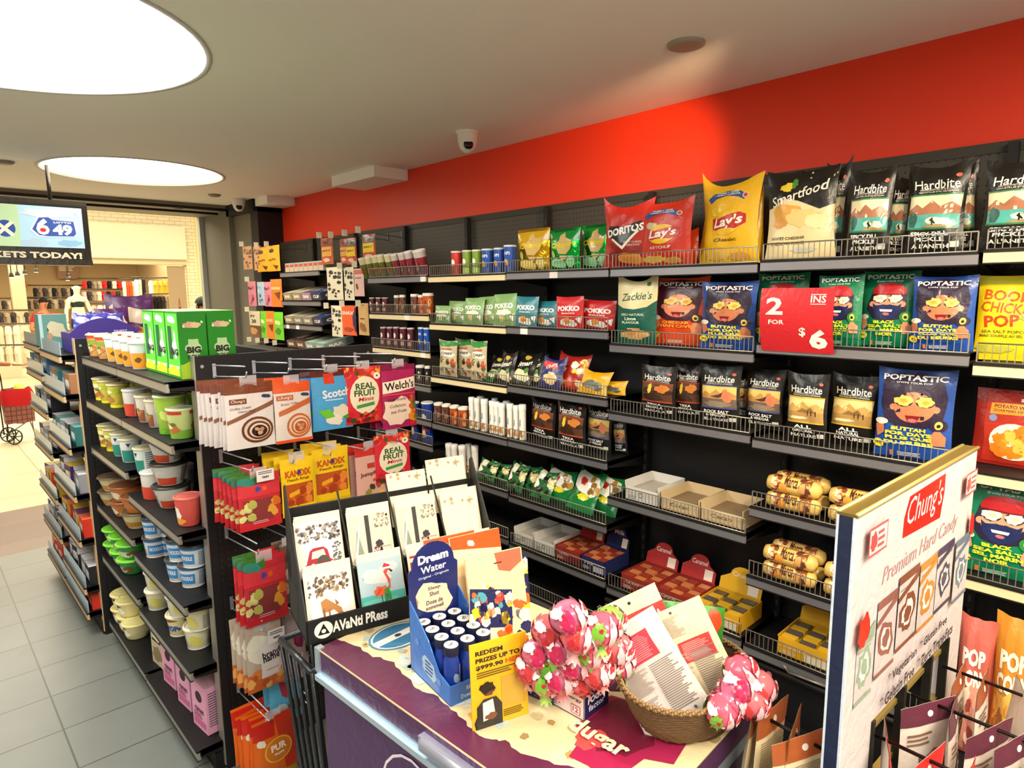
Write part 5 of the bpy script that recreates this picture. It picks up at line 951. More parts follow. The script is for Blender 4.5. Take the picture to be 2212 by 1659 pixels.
for i, (px, pb, s) in enumerate(((255, 735, 1.35), (288, 742, 1.6), (302, 738, 1.75), (272, 722, 1.8))):
    q = ony(px, pb, 4.30+.13*i); put('candy_bag', PROTO['lil'], (q.x, 4.30+.13*i, z0+.006), (-.10, .12*(i % 2)-.06, rg.uniform(-.15, .15)), (s, .8, s), '%spurple and cream candy bag standing behind the display tray' % nth(i, 4), 'candy bag', 'purple candy bags in a heap')
for i in range(5):
    q = ony(178+i*17, 712, 4.1); put('candy_bag', PROTO['blu_s'], (q.x, 4.06+.03*(i % 2), z0+.112), (-.3, rg.uniform(-.3, .3), rg.uniform(-.4, .4)), (1, 1, 1), '%ssmall violet candy bag inside the purple display tray' % nth(i, 5), 'candy bag', 'violet candy bags')
a = ony(86, 735, 4.45); b = ony(146, 735, 4.45)
PROTO['tealbox'] = [('carton', box_mesh('teal_carton', b.x-a.x, .16, .19, '5E8E84', [('b', 'C8C0A0', .62, .55, .34, .25, 4), ('b', 'B88A6A', .35, .35, .1, .1, 5), ('r', 'A8C8C8', 0, 0, .12, 1)], topc='A8A088'))]
put('display_carton', PROTO['tealbox'], ((a.x+b.x)/2, 4.50, z0), (0, 0, 0), (1, 1, 1), 'teal carton with round cream picture behind the purple tray', 'carton')

# ================================================================ CANDY BAGS ON THE GONDOLA END PANEL
def hdr(c): return ('r', c, 0, .86, 1, 1)
swirl = lambda c, c2: [('e', c2, .62, .27, .34, .20), ('e', 'D8C8B8', .62, .27, .29, .165), ('e', c2, .64, .26, .25, .14), ('e', 'E0D0C0', .64, .26, .20, .11), ('e', '3A1E14' if c2 < '9' else 'B8521E', .65, .25, .165, .09), ('b', 'C8A078', .60, .28, .05, .03, 4), ('b', 'B8886A', .70, .27, .05, .03, 5), ('b', 'C8A078', .66, .22, .05, .03, 6)]
cof = [('r', '7A3A1C', 0, .83, 1, 1), ('p', c_ := '8A5A44', [(.02, .44), (1, .70), (1, .63), (.02, .38)]), ('p', '7A3A24', [(.08, .68), (.08, .76), (.42, .76), (.42, .68)]), ('t', 'F0E0D0', "Chung's", .25, .72, .28, .06, 0, .01, .2), ('t', '5A3A2E', 'Coffee Cream', .30, .62, .42, .035, .05, 0, .3), ('t', '5A3A2E', 'Deluxe Hard', .42, .57, .36, .03, .05, 0, .3), ('b', '2A3A6A', .84, .77, .1, .03, 4)]+swirl('', '6A3A24')
PROTO['e_cof'] = [('pouch', pouch_mesh('coffee_candy', .16, .235, .025, 'E4DCDA', cof, 'p', 91))]
org = [('r', 'E0561E', 0, .82, 1, 1), ('p', 'C8683A', [(.1, .52), (1, .72), (1, .62), (.1, .44)]), ('p', 'B8603A', [(.06, .70), (.06, .78), (.50, .78), (.50, .70)]), ('t', 'F0E0D0', "Chung's", .28, .74, .36, .06, 0, .01, .2), ('t', '8A5A4E', 'Butter Toffee', .40, .64, .48, .035, .05, 0, .3), ('b', '2A3A6A', .84, .77, .12, .03, 4), ('r', 'E0561E', 0, 0, 1, .05)]+swirl('', 'C8642A')
PROTO['e_org'] = [('pouch', pouch_mesh('toffee_candy', .14, .22, .03, 'E0D4CC', org, 'p', 92))]
PROTO['e_blu'] = [('pouch', pouch_mesh('mint_candy', .13, .20, .035, '4AA4DC', [('r', '5A1E14', .0, .90, 1, 1), ('r', 'D83A1A', .3, .78, .55, .95), ('t', 'F4F4F0', 'Scotch', .58, .62, .7, .14, .08, .03), ('r', 'E8F0F4', .3, .50, .75, .515), ('b', 'E8E0C8', .68, .30, .22, .12, 3), ('b', 'F0E8D4', .5, .18, .2, .11, 4), ('p', '6AC83A', [(.12, .34), (.4, .36), (.52, .22), (.3, .2)]), ('p', '4AA02A', [(.7, .20), (.95, .26), (.9, .14)])], 'p', 93))]
fruit = [('c', ['E8542A', 'F09A3A', 'B81E2A', '3A5A2A', 'E8C04A'], 22, .05, .80, .95, .98, .06, 5), ('c', ['C8202A', '8A1420', 'E8642A', '2A4A1E'], 22, .05, .03, .95, .22, .06, 6), ('e', 'F2E8CC', .5, .50, .40, .33), ('t', '2E5A22', 'REAL', .5, .66, .5, .11, .03, .03), ('t', '2E5A22', 'FRUIT', .5, .54, .58, .11, .03, .03), ('t', 'C8202A', 'Minis', .52, .43, .42, .07, .03, .02, .2), ('p', '4A9A4A', [(.26, .33), (.74, .37), (.74, .31), (.26, .27)]), ('e', 'F4F0E4', .84, .82, .1, .06), ('p', '2E5A22', [(.80, .81), (.84, .85), (.88, .81)]), ('r', 'C8301E', .36, .84, .52, .96)]
PROTO['e_fru'] = [('pouch', pouch_mesh('fruit_minis', .13, .20, .03, 'D8283A', fruit, 'p', 94))]
PROTO['e_wel'] = [('pouch', pouch_mesh('fruit_snacks', .15, .235, .03, 'A81E5A', [('r', '7A1440', 0, .92, 1, 1), ('p', 'F0E4D0', [(.02, .56), (.03, .74), (.4, .76), (.97, .80), (.98, .62), (.5, .58)]), ('t', '1E1216', "Welch's", .5, .68, .86, .13, .06, .02), ('b', 'F0D8C4', .45, .28, .45, .22, 3), ('t', '3A2A2A', 'Fruit Snacks', .42, .46, .52, .05, .05, .01, .2), ('t', '3A2A2A', 'Collations', .42, .36, .46, .05, .05, .01, .2), ('t', '3A2A2A', 'aux Fruits', .44, .27, .46, .05, .05, .01, .2), ('c', ['E0501E', 'C82A1E', '4A7A2A', 'E88A2A'], 12, .80, .05, .98, .50, .08, 8), ('r', 'E04A5A', .02, .53, .98, .55)], 'p', 95))]
PROTO['e_gum'] = [('pouch', pouch_mesh('gummy_bears', .14, .20, .025, 'C8303A', [('r', '3A7A2E', 0, .84, .5, 1), ('r', '8A3A3A', .10, .14, .80, .55), ('r', 'D83A44', 0, .60, 1, .82), ('b', '3A8A7A', .2, .88, .2, .08, 4), ('c', ['C8C87A', 'E0D88A', 'B8B45A'], 10, .02, .2, .32, .52, .09, 4), ('c', ['E0A03A', 'D8702A'], 5, .75, .15, .92, .55, .09, 5), ('b', '4A4AA0', .45, .73, .06, .05, 6), ('b', 'E8642A', .6, .73, .06, .05, 7), ('r', 'C82A30', 0, 0, 1, .10), ('s', 'D8A0A8', 2, .3, .10, .8, .16)], 'p', 96))]
PROTO['e_yel'] = [('pouch', pouch_mesh('peach_rings', .13, .20, .03, 'F0C81A', [('r', 'B8541E', .06, .18, .94, .56), ('c', ['D86A2A', 'A8401A', 'E88A3A'], 12, .12, .22, .88, .5, .10, 4), ('t', 'C85A1E', 'KANDIX', .5, .74, .78, .12, .02, .05), ('t', '8A3A14', 'Peach Rings', .5, .63, .66, .06, .02, .02), ('p', 'E8A81E', [(.2, .40), (.5, .46), (.5, .38), (.2, .33)]), ('b', '3A3A7A', .52, .75, .06, .04, 3), ('r', 'D8B01A', 0, .0, 1, .06)], 'p', 97))]
PROTO['e_jum'] = [('pouch', pouch_mesh('jelly_candy', .12, .22, .03, 'D8A898', [('r', 'C8302A', 0, .86, .7, 1), ('b', '2A3A5A', .80, .82, .12, .03, 4), ('r', 'B83A2A', .36, .66, .60, .74), ('t', '6A2A2A', 'JumpKids', .5, .57, .76, .08, .06, .02), ('p', 'C8482E', [(.5, .48), (.9, .52), (.9, .48), (.5, .44)]), ('b', '4A3A2A', .48, .36, .09, .05, 4), ('b', '8A8A2A', .36, .28, .09, .05, 5), ('b', 'A84A3A', .70, .38, .09, .06, 6), ('b', 'E8C04A', .80, .22, .12, .06, 7), ('c', ['B83A2A', '8AA04A', 'E8D8C0'], 10, .1, .05, .9, .18, .07, 6)], 'p', 98))]
PROTO['e_mar'] = [('pouch', pouch_mesh('marshmallow', .10, .22, .03, '8A7A68', [('c', ['E8E0DC', 'D8C8C8', 'C8B8A8'], 16, .15, .08, .9, .55, .12, 5), ('r', '6A5A4A', 0, .7, 1, .96)], 'p', 99))]
PROTO['e_brn'] = [('pouch', pouch_mesh('clear_white', .13, .20, .03, 'B8A898', [('b', 'E0DCCC', .45, .62, .42, .25, 4), ('r', 'C8642A', 0, .0, 1, .28), ('c', ['D8803A', 'B8502A', 'E8A85A'], 14, .05, .03, .95, .28, .10, 5), ('r', 'E4DCDA', .36, .18, .98, .68), ('t', '2A2426', 'brand', .66, .54, .50, .09, .05, .03), ('t', '2A2426', 'name', .66, .46, .48, .08, .05, .03), ('r', 'C8A8A0', .5, .28, .85, .30)], 'p', 100))]
PROTO['e_sil'] = [('pouch', pouch_mesh('silver_berry', .11, .20, .03, 'B0A0A0', [('b', '7A1A4A', .65, .6, .22, .14, 4), ('b', '9A2A5A', .6, .62, .12, .08, 5), ('c', ['D8D0D0', '8A7A80'], 8, .1, .1, .9, .4, .09, 6)], 'g', 101))]
PROTO['e_pur'] = [('pouch', pouch_mesh('orange_gum', .13, .20, .035, 'E06A1A', [('r', 'C8281E', .0, .68, .5, .95), ('p', 'C8341A', [(.5, 1), (1, 1), (1, 0), (.75, .0), (.6, .6)]), ('e', 'F0B03A', .56, .42, .34, .22), ('e', 'D8781E', .56, .42, .30, .195), ('t', 'F8F0E0', 'PUR', .56, .47, .36, .12, .05, .04), ('t', 'F8F0E0', 'gum', .56, .34, .24, .06, .05, .03), ('b', 'F0E8D0', .18, .62, .10, .07, 4, 18, .4)], 'p', 102))]
PROTO['e_lb'] = [('pouch', pouch_mesh('light_blue_candy', .13, .16, .03, '5AB4DC', [('p', 'A83A4A', [(.3, .9), (.6, .8), (.5, .5), (.35, .6)]), ('b', '3A1A1A', .75, .3, .2, .14, 4), ('b', 'C8D8E0', .3, .3, .2, .12, 5)], 'p', 103))]
PROTO['e_yg'] = [('pouch', pouch_mesh('yellow_gum', .10, .22, .03, 'E0C81E', [('b', 'C8A81A', .5, .5, .3, .2, 4)], 'p', 104))]
def strip_tab(W):
    mb = MB(); mb.box((-.028, -.001, -.03), (.028, .001, .022), CLEAR); return mb.mesh('hang_tab')
TAB = strip_tab(.1)
EN = [('e_cof', 485, 594, 826, 968, 7, .028, 'brown and white coffee candy bag', 'top left hook', 0), ('e_org', 592, 674, 824, 955, 6, .026, 'orange and white toffee candy bag', 'second top hook', 0), ('e_blu', 672, 762, 800, 928, 2, .05, 'sky blue mint candy bag', 'third top hook', 1), ('e_fru', 745, 829, 792, 914, 2, .05, 'red fruit minis bag', 'fourth top hook', 1), ('e_wel', 824, 900, 788, 924, 3, .04, 'magenta fruit snacks bag', 'fifth top hook', 1),
      ('e_gum', 512, 607, 1024, 1141, 6, .030, 'red and green gummy bag', 'left hook of second row', 0), ('e_yel', 607, 682, 990, 1112, 4, .045, 'yellow peach ring bag', 'second hook of second row', 0), ('e_yel', 676, 757, 968, 1084, 3, .045, 'yellow peach ring bag', 'third hook of second row', 1), ('e_jum', 768, 836, 965, 1098, 3, .035, 'pale pink jelly candy bag', 'fourth hook of second row', 1), ('e_fru', 808, 888, 937, 1040, 1, .05, 'red fruit minis bag', 'right hook of second row', 1),
      ('e_gum', 526, 622, 1204, 1345, 3, .03, 'red gummy bag', 'left hook of third row', 0), ('e_mar', 606, 650, 1172, 1302, 2, .04, 'brown marshmallow bag', 'second hook of third row', 1), ('e_brn', 530, 612, 1350, 1488, 4, .03, 'clear bag with white label', 'left hook of fourth row', 0), ('e_sil', 612, 662, 1325, 1470, 1, .03, 'silver bag with purple berry', 'second hook of fourth row', 1),
      ('e_pur', 545, 640, 1548, 1672, 5, .03, 'orange gum bag', 'left hook of lowest row', 0), ('e_lb', 580, 655, 1458, 1560, 2, .04, 'light blue candy bag', 'second hook of lowest row', 1), ('e_yg', 600, 640, 1535, 1690, 2, .03, 'yellow gum bag', 'behind the orange gum bags', 2)]
for kk, pl, pr, pt, pb, n, dy, lab, where, back in EN:
    Yf = 2.105 if not back else 2.14
    if back == 2: Yf = 2.17
    a = ony(pl, (pt+pb)/2, Yf); b = ony(pr, (pt+pb)/2, Yf); zt = ony((pl+pr)/2, pt, Yf).z; zb = ony((pl+pr)/2, pb, Yf).z
    me = PROTO[kk][0][1]; W0 = max(v.co.x for v in me.vertices)*2; H0 = max(v.co.z for v in me.vertices); sx = (b.x-a.x)/W0; sz = (zt-zb)/H0
    for i in range(n):
        yy = min(2.37, Yf+i*dy*1.1+rg.uniform(-.003, .003))
        parts = [('pouch', me)]+([('hang_tab', TAB)] if i == 0 else [])
        if i == 0: pos = ' front bag on the '
        o = put('candy_bag', parts, ((a.x+b.x)/2+rg.uniform(-.006, .006)*(i > 0)-.004*i, yy, zb+rg.uniform(-.008, .004)*(i > 0)), (rad(-2)-rg.uniform(0, .03), rg.uniform(-.04, .04)*(i > 0)+.02, rg.uniform(-.10, .10)*(i > 0)+.04), (sx, .55, sz),
                '%s, %s on the %s' % (lab, 'front one' if i == 0 else (ORD[i]+' one back'), where), 'candy bag', 'candy bags on the gondola end hooks')
        if i == 0:
            t_ = [c for c in o.children if c.name.startswith('hang_tab')][0]; t_.location = (0, -.003, H0); t_.scale = (1/sx, 1, 1/sz)
# two white price cards on hooks
for px, py, w, h, lab in ((573, 1030, 38, 26, 'small white price card on the left hook of the second row'), (597, 1378, 36, 30, 'small white price card on the left hook of the fourth row')):
    Y = 2.075; a = ony(px-w/2, py, Y); b = ony(px+w/2, py, Y); h_ = h/FPX*depth(a)
    o = MB(); o.box((a.x, Y-.001, a.z-h_/2), (b.x, Y, a.z+h_/2), ('E8E2E0', 'm')); front(o, a.x, b.x, a.z-h_/2, a.z+h_/2, Y-.001, [('t', '2A2A2A', '9889', .5, .35, .4, .2, 0, .03), ('s', '6A6A6A', 2, .1, .6, .9, .9)]); o.build('price_card', label=lab, cat='price card')
# ================================================================ FREEZER AND WHAT STANDS ON IT
FZ = .92
c0 = onz(686, 1400, FZ); c1 = onz(1051, 1659, FZ); dl = (c1-c0).normalized(); dr = Vector((-dl.y, dl.x, 0))   # dl: along the long edge to the camera, dr: across to the wall
if dr.x < 0: dr = -dr
FL, FWD = .89, .54; ang = math.atan2(dr.y, dr.x)
fz = empty('ice_cream_freezer', (c0.x, c0.y, 0), ang, 'purple ice cream chest freezer with cream patterned top in the foreground', 'freezer')
# local frame: x across, y negative towards the camera
mb = MB(); mb.box((0.012, -FL, .10), (FWD, 0, FZ-.085), ('4A2A58', 'p'))
deco(mb, [('p', '8A8A5A', [(.0, .0), (.0, .42), (.06, .36), (.10, .26), (.20, .22), (.26, .10), (.40, .08), (.5, 0)]), ('b', 'C8C090', .06, .12, .06, .10, 5), ('b', 'A89A5A', .2, .08, .08, .06, 6)], planeS((.012, 0, .10), (0, -FL, 0), (0, 0, FZ-.185), (-1, 0, 0)), FL, FZ-.185, 'p')
mb.build('body', fz)
mb = MB()
deco(mb, [('e', 'E8DDE8', .5, .5, .5, .5), ('e', '4A2A58', .5, .5, .475, .475)], planeS((.0105, -.24, .53), (0, -.24, 0), (0, 0, .27), (-1, 0, 0)), .24, .27, 'p')
deco(mb, [('t', 'F0E8F0', 'dugar', .5, .56, .66, .26, 0, .035)], planeS((.0095, -.24, .53), (0, -.24, 0), (0, 0, .27), (-1, 0, 0)), .24, .27, 'p'); mb.build('logo', fz)
mb = MB(); mb.box((-.004, -FL, FZ-.085), (FWD, 0.004, FZ-.055), ('AFC4D4', 'k')); mb.box((-.012, -FL, FZ-.080), (.0, 0, FZ-.066), ('C8DCE8', 'k')); mb.build('metal_trim', fz)
lid = MB(); lid.box((0, -FL, FZ-.055), (FWD, 0, FZ-.002), ('4E2450', 'p')); lid.box((-.001, -FL, FZ-.004), (FWD, 0, FZ), ('E2CFA0', 'p'))
rr = random.Random(9); edge = [(0, 0)]
torn = [(x := i/26, .16+.10*math.sin(i*.35)+rr.uniform(-.018, .018)+.30*max(0, x-.62)) for i in range(27)]
# the torn purple paint border along the long edge (u runs across from the edge, v towards the camera)
topS = lambda u, v, off: Vector((FWD*u, -min(v, FL), FZ+off))
def flip(pts): return pts
PB = [(.10, 0), (.12, .022), (.135, .076), (.126, .129), (.154, .151), (.166, .193), (.146, .246), (.128, .298), (.121, .322), (.142, .359), (.132, .401), (.128, .443), (.112, .48), (.098, .517), (.107, .558), (.142, .578), (.132, .613), (.15, .652), (.177, .692), (.205, .724), (.25, .78), (.24, .84), (.30, .9), (.36, 1)]
PB2 = []
for q0_, q1_ in zip(PB, PB[1:]):
    for k in range(3): t = k/3; PB2.append((q0_[0]+(q1_[0]-q0_[0])*t+rr.uniform(-.007, .007), q0_[1]+(q1_[1]-q0_[1])*t))
TL = [('q', '5A2240', [[(0, a_[1]), a_, b_, (0, b_[1])] for a_, b_ in zip(PB2, PB2[1:]+[(.36, 1)])]), ('c', ['B8A07A', 'C8D4CC', 'A8B8B4'], 22, .16, .02, .26, .45, .02, 15), ('c', ['BCCCC8', 'C8D0C4'], 12, .17, .2, .30, .55, .04, 8), ('c', ['B09A6A', 'C8B484', '9A8458', 'A88A50'], 46, .20, .58, .95, .98, .022, 5), ('c', ['CDB98A', 'D8C69A'], 20, .3, .1, .95, .6, .03, 25), ('b', '5A2A2A', .30, .96, .10, .05, 5),
      ('e', '4A84A8', .32, .10, .15, .060), ('e', 'E8E0D0', .32, .10, .14, .055), ('e', '3A7AA0', .32, .10, .13, .051), ('r', 'E8E4D8', .19, .088, .45, .112), ('e', '3A3A5A', .32, .10, .018, .007),
      ('b', '9A2048', .50, .74, .24, .10, 5, 30, .06), ('b', '6A1830', .52, .73, .18, .07, 6, 30, .08), ('b', 'C84A4A', .36, .70, .06, .03, 5), ('b', 'A8304A', .62, .80, .10, .02, 8), ('b', '5AA03A', .72, .80, .05, .014, 4), ('p', '5A2240', [(.62, .62), (.98, .55), (.98, .70), (.80, .74)])]
deco(lid, TL, topS, FWD, 1.0, 'p', d=.00012, d0=.0005)
o = lid.build('lid', fz)
# big word on the lid, placed where it is printed
mb = MB(); A = onz(1222, 1575, FZ); B = onz(1345, 1645, FZ); dv = (B-A); L = dv.length; ex = dv.normalized(); ey = Vector((-ex.y, ex.x, 0))
inv = (Matrix.Translation(fz.location) @ Matrix.Rotation(ang, 4, 'Z')).inverted()
wS = lambda u, v, off: inv @ (A+ex*L*u+ey*.075*(v-.3)+Vector((0, 0, .006+off)))
deco(mb, [('t', 'F2E4B8', 'dugar', .5, .5, .98, .80, 0, .03)], wS, L, .075, 'p'); mb.build('printed_word', fz)
mb = MB(); mb.box((.0, -.42-.33, FZ-.052), (-.016, -.42, FZ-.018), ('B8B8D0', 'k')); mb.bar((-.012, -.43, FZ-.03), (-.012, -.74, FZ-.03), .012, ('C8CCE0', 'k'), 10); mb.build('lid_handle', fz)
mb = MB(); mb.box((.06, -FL+.04, 0), (FWD-.05, -.04, .10), BLK); mb.build('base', fz)
mb = MB(); mb.box((-.006, -.012, FZ-.06), (.012, .006, FZ+.004), ('BFD0DC', 'k')); mb.build('corner_cap', fz)

# ---- greeting card stand
P0 = onz(664, 1396, FZ); P1 = onz(882, 1336, FZ); ex = (P1-P0).normalized(); ya = math.atan2(ex.y, ex.x)
st = empty('card_display_stand', (P0.x, P0.y, FZ+.001), ya, 'black tiered greeting card stand on the far end of the freezer', 'card stand'); CW = .141; NW = CW*4
mb = MB(); mb.box((0, 0, 0), (NW, .006, .062), ('131314', 'm'))
front(mb, 0, NW, 0, .062, 0, [('e', 'E8E4DC', .075, .5, .042, .37), ('p', '141414', [(.048, .30), (.075, .78), (.102, .30)]), ('e', 'E8E4DC', .075, .45, .010, .09), ('t', 'E8E4DC', 'AVaNti PRess', .245, .52, .26, .48, 0, .035)], 'm'); mb.build('front_panel', st)
mb = MB(); mb.box((0, .006, 0), (NW, .20, .008), ('131314', 'm')); mb.box((0, .086, .008), (NW, .092, .135), ('1A1A1A', 'm')); mb.box((0, .092, .112), (NW, .19, .118), ('1A1A1A', 'm')); mb.box((0, .150, .118), (NW, .19, .190), ('1A1A1A', 'm')); mb.box((0, .19, 0), (NW, .20, .30), ('1A1A1A', 'm')); mb.build('tray', st)
for k in (0, 4):
    x = k*CW-(.004 if k else 0); mb = MB()
    pts = [(0, 0), (.20, 0), (.20, .36), (.185, .37), (.0, .065)]
    mb.add([(x, y, z) for y, z in pts]+[(x+.004, y, z) for y, z in pts], [(0, 1, 2, 3, 4), (9, 8, 7, 6, 5)]+[(i, 5+i, 5+(i+1) % 5, (i+1) % 5) for i in range(5)], ('1C1E20', 'm')); mb.build('side_panel', st)
for k in (1, 2, 3):
    mb = MB(); x = k*CW; mb.bar((x, .006, .06), (x, .185, .33), .0028, ('20201E', 'm')); mb.build('divider', st)
snow = 'ECE4DC'
C_deer = [('r', 'D8D4D4', .05, .03, .95, .95), ('c', ['8A7454', '6A563E', 'A89270', '5A4A38'], 90, .08, .62, .92, .92, 0.032, 3), ('r', 'E8E4E8', .10, .05, .22, .92), ('b', 'F0EEEE', .5, .16, .4, .14, 5), ('b', 'F0ECE8', .78, .5, .14, .16, 7), ('p', 'B07840', [(.30, .52), (.42, .56), (.60, .44), (.72, .36), (.74, .26), (.66, .26), (.56, .36), (.44, .34), (.32, .34)]), ('r', '8A5A30', .33, .05, .37, .4), ('r', '9A6A38', .44, .05, .48, .38), ('b', 'A87038', .70, .26, .07, .05, 4), ('p', '8A5A30', [(.62, .42), (.60, .52), (.68, .44)]), ('b', 'C8402A', .66, .10, .1, .05, 6), ('b', '2A2420', .80, .13, .06, .03, 7)]
C_flam = [('r', 'A8C0CC', .0, .0, 1, 1), ('b', 'D0D4D4', .4, .72, .32, .14, 4), ('b', 'C0CCD0', .7, .82, .2, .1, 5), ('r', '4AB0A8', 0, .16, 1, .42), ('b', '6AC0B4', .4, .3, .4, .05, 6), ('r', 'D0B080', 0, 0, 1, .17), ('b', 'E0603A', .48, .46, .18, .09, 8), ('p', 'C84A30', [(.3, .36), (.44, .44), (.5, .5), (.42, .52)]), ('p', 'C8483A', [(.60, .48), (.66, .54), (.62, .66), (.56, .78), (.64, .84), (.72, .80), (.66, .78), (.63, .74), (.70, .62), (.68, .48)]), ('p', '2A2020', [(.70, .82), (.78, .76), (.74, .74), (.70, .78)]), ('p', 'C82A30', [(.54, .84), (.60, .92), (.72, .88), (.72, .84)]), ('r', 'F0ECE4', .54, .82, .72, .85), ('r', '3A2A28', .46, .10, .475, .4), ('r', '3A2A28', .58, .10, .595, .4), ('p', '2E8A3A', [(.58, .48), (.64, .52), (.68, .30), (.62, .28)]), ('p', '2E8A3A', [(.54, .48), (.58, .5), (.56, .26), (.52, .24)])]
C_car = [('r', snow, .05, .04, .95, .95), ('c', ['6A625E', '8A8078', '4A4642', 'A89E94'], 102, .05, .66, .95, .94, 0.032, 4), ('c', ['5A5A54', '7A7A70'], 42, .78, .22, .95, .6, 0.023, 6), ('b', 'F2ECE6', .5, .6, .3, .10, 3), ('p', 'A82A32', [(.16, .22), (.20, .34), (.28, .52), (.36, .56), (.58, .56), (.66, .50), (.70, .34), (.82, .28), (.82, .18), (.3, .12), (.2, .14)]), ('p', 'D8CCC8', [(.30, .38), (.33, .50), (.58, .52), (.62, .38)]), ('e', '4A4A40', .55, .30, .14, .12), ('e', '8A2A2A', .55, .30, .05, .04), ('e', 'E8D8D0', .32, .26, .05, .045), ('e', 'E8D8D0', .74, .26, .04, .04), ('b', 'B83A40', .18, .22, .09, .07, 5), ('r', '2A2A2A', .28, .10, .80, .13)]
C_dog = [('r', 'CCC8BC', .04, .03, .96, .96), ('r', '3A3836', .40, .05, .50, .95), ('b', 'E0D8C8', .5, .10, .46, .09, 4), ('p', '8A9484', [(.10, .24), (.20, .72), (.32, .24)]), ('p', 'E8E4DC', [(.28, .9), (.32, .9), (.12, .1), (.06, .1)]), ('c', ['8A7E6A', 'A89C86'], 36, .62, .70, .95, .95, 0.023, 4), ('r', 'A89E8C', .56, .34, .94, .36), ('b', '6A4038', .64, .24, .10, .16, 6), ('c', ['C8A0A0', '2A2024', 'D8B8B4'], 30, .56, .14, .72, .36, 0.027, 5), ('b', '3A3034', .68, .42, .09, .07, 7), ('b', '4A3A36', .44, .08, .12, .05, 8)]
C_env = [('c', ['B8A078', 'A89468'], 5, .1, .80, .9, .96, .05, 3), ('p', 'A8946A', [(.70, .84), (.72, .86), (.86, .92), (.84, .88)]), ('p', 'A8946A', [(.78, .80), (.80, .80), (.80, .96), (.78, .96)]), ('p', 'A8946A', [(.70, .88), (.88, .87), (.88, .89), (.70, .90)])]
C_red = [('r', 'B02A34', .05, .1, .95, .82), ('r', 'E8D8C8', .05, .86, .95, .88), ('r', 'B02A34', .05, .89, .95, .93)]
C_sketch = [('c', ['A87A4A', 'B88A5A'], 10, .2, .4, .9, .9, .06, 3)]
for k, l in (('deer', C_deer), ('flam', C_flam), ('car', C_car), ('dog', C_dog), ('env', C_env), ('redc', C_red), ('sket', C_sketch), ('blank', [])): PROTO[k] = [('card', card_mesh('card_'+k, .122, .155, l, 'F0E4C8' if k != 'car' else 'E8DED8'))]
SM = Matrix.Translation(st.location) @ Matrix.Rotation(ya, 4, 'Z')
def card(key, col, y, z, lab, tilt=-.30, dx=0, grp='greeting cards in the black stand', s=1):
    q = SM @ Vector((CW*(col+.5)+dx, y, z)); put('greeting_card', PROTO[key], q, (tilt, 0, ya), (s, 1, s), lab, 'greeting card', grp)
tiers = [[('deer', 'greeting card with a fawn in snowy birches, front row left'), ('flam', 'greeting card with a flamingo in a red winter hat'), ('redc', 'red striped greeting card half hidden by the blue header card'), ('sket', 'cream greeting card with brown sketch, front row right')],
         [('car', 'greeting card with a red vintage car in snow'), ('dog', 'greeting card with a dog by a dark post, left of two'), ('dog', 'greeting card with a dog by a dark post, right of two'), ('env', 'cream envelope with snowflakes in the rear row, right end')]]
for t_, (y, z) in enumerate(((.012, .012), (.096, .120))):
    for k in range(4):
        key, lab = tiers[t_][k]
        card(key, k, y, z, lab)
        for e_ in range(3):
            card('blank', k, y+.005+e_*.004, z+.006+e_*.006, 'cream envelope, %s behind the %s' % (('first', 'second', 'third')[e_], lab.replace('greeting card with ', '').replace('greeting card ', 'card ')), dx=.002*e_, grp='cream envelopes behind the cards')
card('env', 2, .165, .20, 'tall cream envelope with snowflakes behind the dog card', dx=.0)
card('env', 3, .17, .215, 'tallest cream envelope standing at the rear right of the stand', dx=-.01, s=1.05)

# ---- blue bottle tray with arched header
q0 = onz(972, 1527, FZ); q1 = onz(888, 1452, FZ)
bx = Vector((.775, 1.0, FZ)); by_ = (q1-q0).normalized()
byaw = rad(-7); BW, BD = .132, .175
tr = empty('bottle_tray', (q0.x, q0.y, FZ+.001), byaw, 'blue display box of small capped bottles with arched header', 'display box')
def trayp(pts, m, t=.0025, ax='x', pos=0):
    mb = MB(); n = len(pts)
    if ax == 'x': a = [(pos, p, z) for p, z in pts]+[(pos+t, p, z) for p, z in pts]
    else: a = [(p, pos, z) for p, z in pts]+[(p, pos+t, z) for p, z in pts]
    f = [tuple(range(n)), tuple(range(n, 2*n))[::-1]]+[(i, (i+1) % n, n+(i+1) % n, n+i)[::-1] for i in range(n)]
    return mb.add(a, f, m)
m_ = trayp([(0, 0), (BD, 0), (BD, .17), (BD-.03, .15), (.09, .11), (.045, .055), (0, .045)], ('3A78C8', 'p'), ax='x', pos=-.0)
deco(m_, [('b', 'A8C8E0', .50, .26, .18, .14, 4), ('s', '2A4A8A', 4, .40, .16, .60, .36), ('e', '5A94D8', .2, .5, .05, .05), ('e', '5A94D8', .75, .2, .05, .05)], planeS((0, BD, 0), (0, -BD, 0), (0, 0, .17), (-1, 0, 0)), BD, .17, 'p'); m_.build('left_side', tr)
trayp([(0, 0), (BD, 0), (BD, .17), (BD-.03, .15), (.09, .11), (.045, .055), (0, .045)], ('2E5CB0', 'p'), ax='x', pos=BW).build('right_side', tr)
m_ = trayp([(0, 0), (BW, 0), (BW, .045), (0, .045)], ('3468BE', 'p'), ax='y', pos=-.0025); front(m_, 0, BW, 0, .045, -.0028, [('t', 'B8D0E8', 'Sleep Shot', .55, .62, .5, .24, 0, .02), ('t', 'B8D0E8', 'Dose de sommeil', .5, .3, .6, .22, 0, .02)]); m_.build('front_lip', tr)
MB().box((0, 0, 0), (BW, BD, .003), ('2E5CB0', 'p')).build('bottom', tr)
hp = [(0, 0), (BW, 0), (BW, .235), (BW*.93, .243)]+[(BW/2+BW*.43*math.cos(t), .243+.055*math.sin(t)) for t in [PI*i/12 for i in range(13)]]+[(BW*.07, .243), (0, .235)]
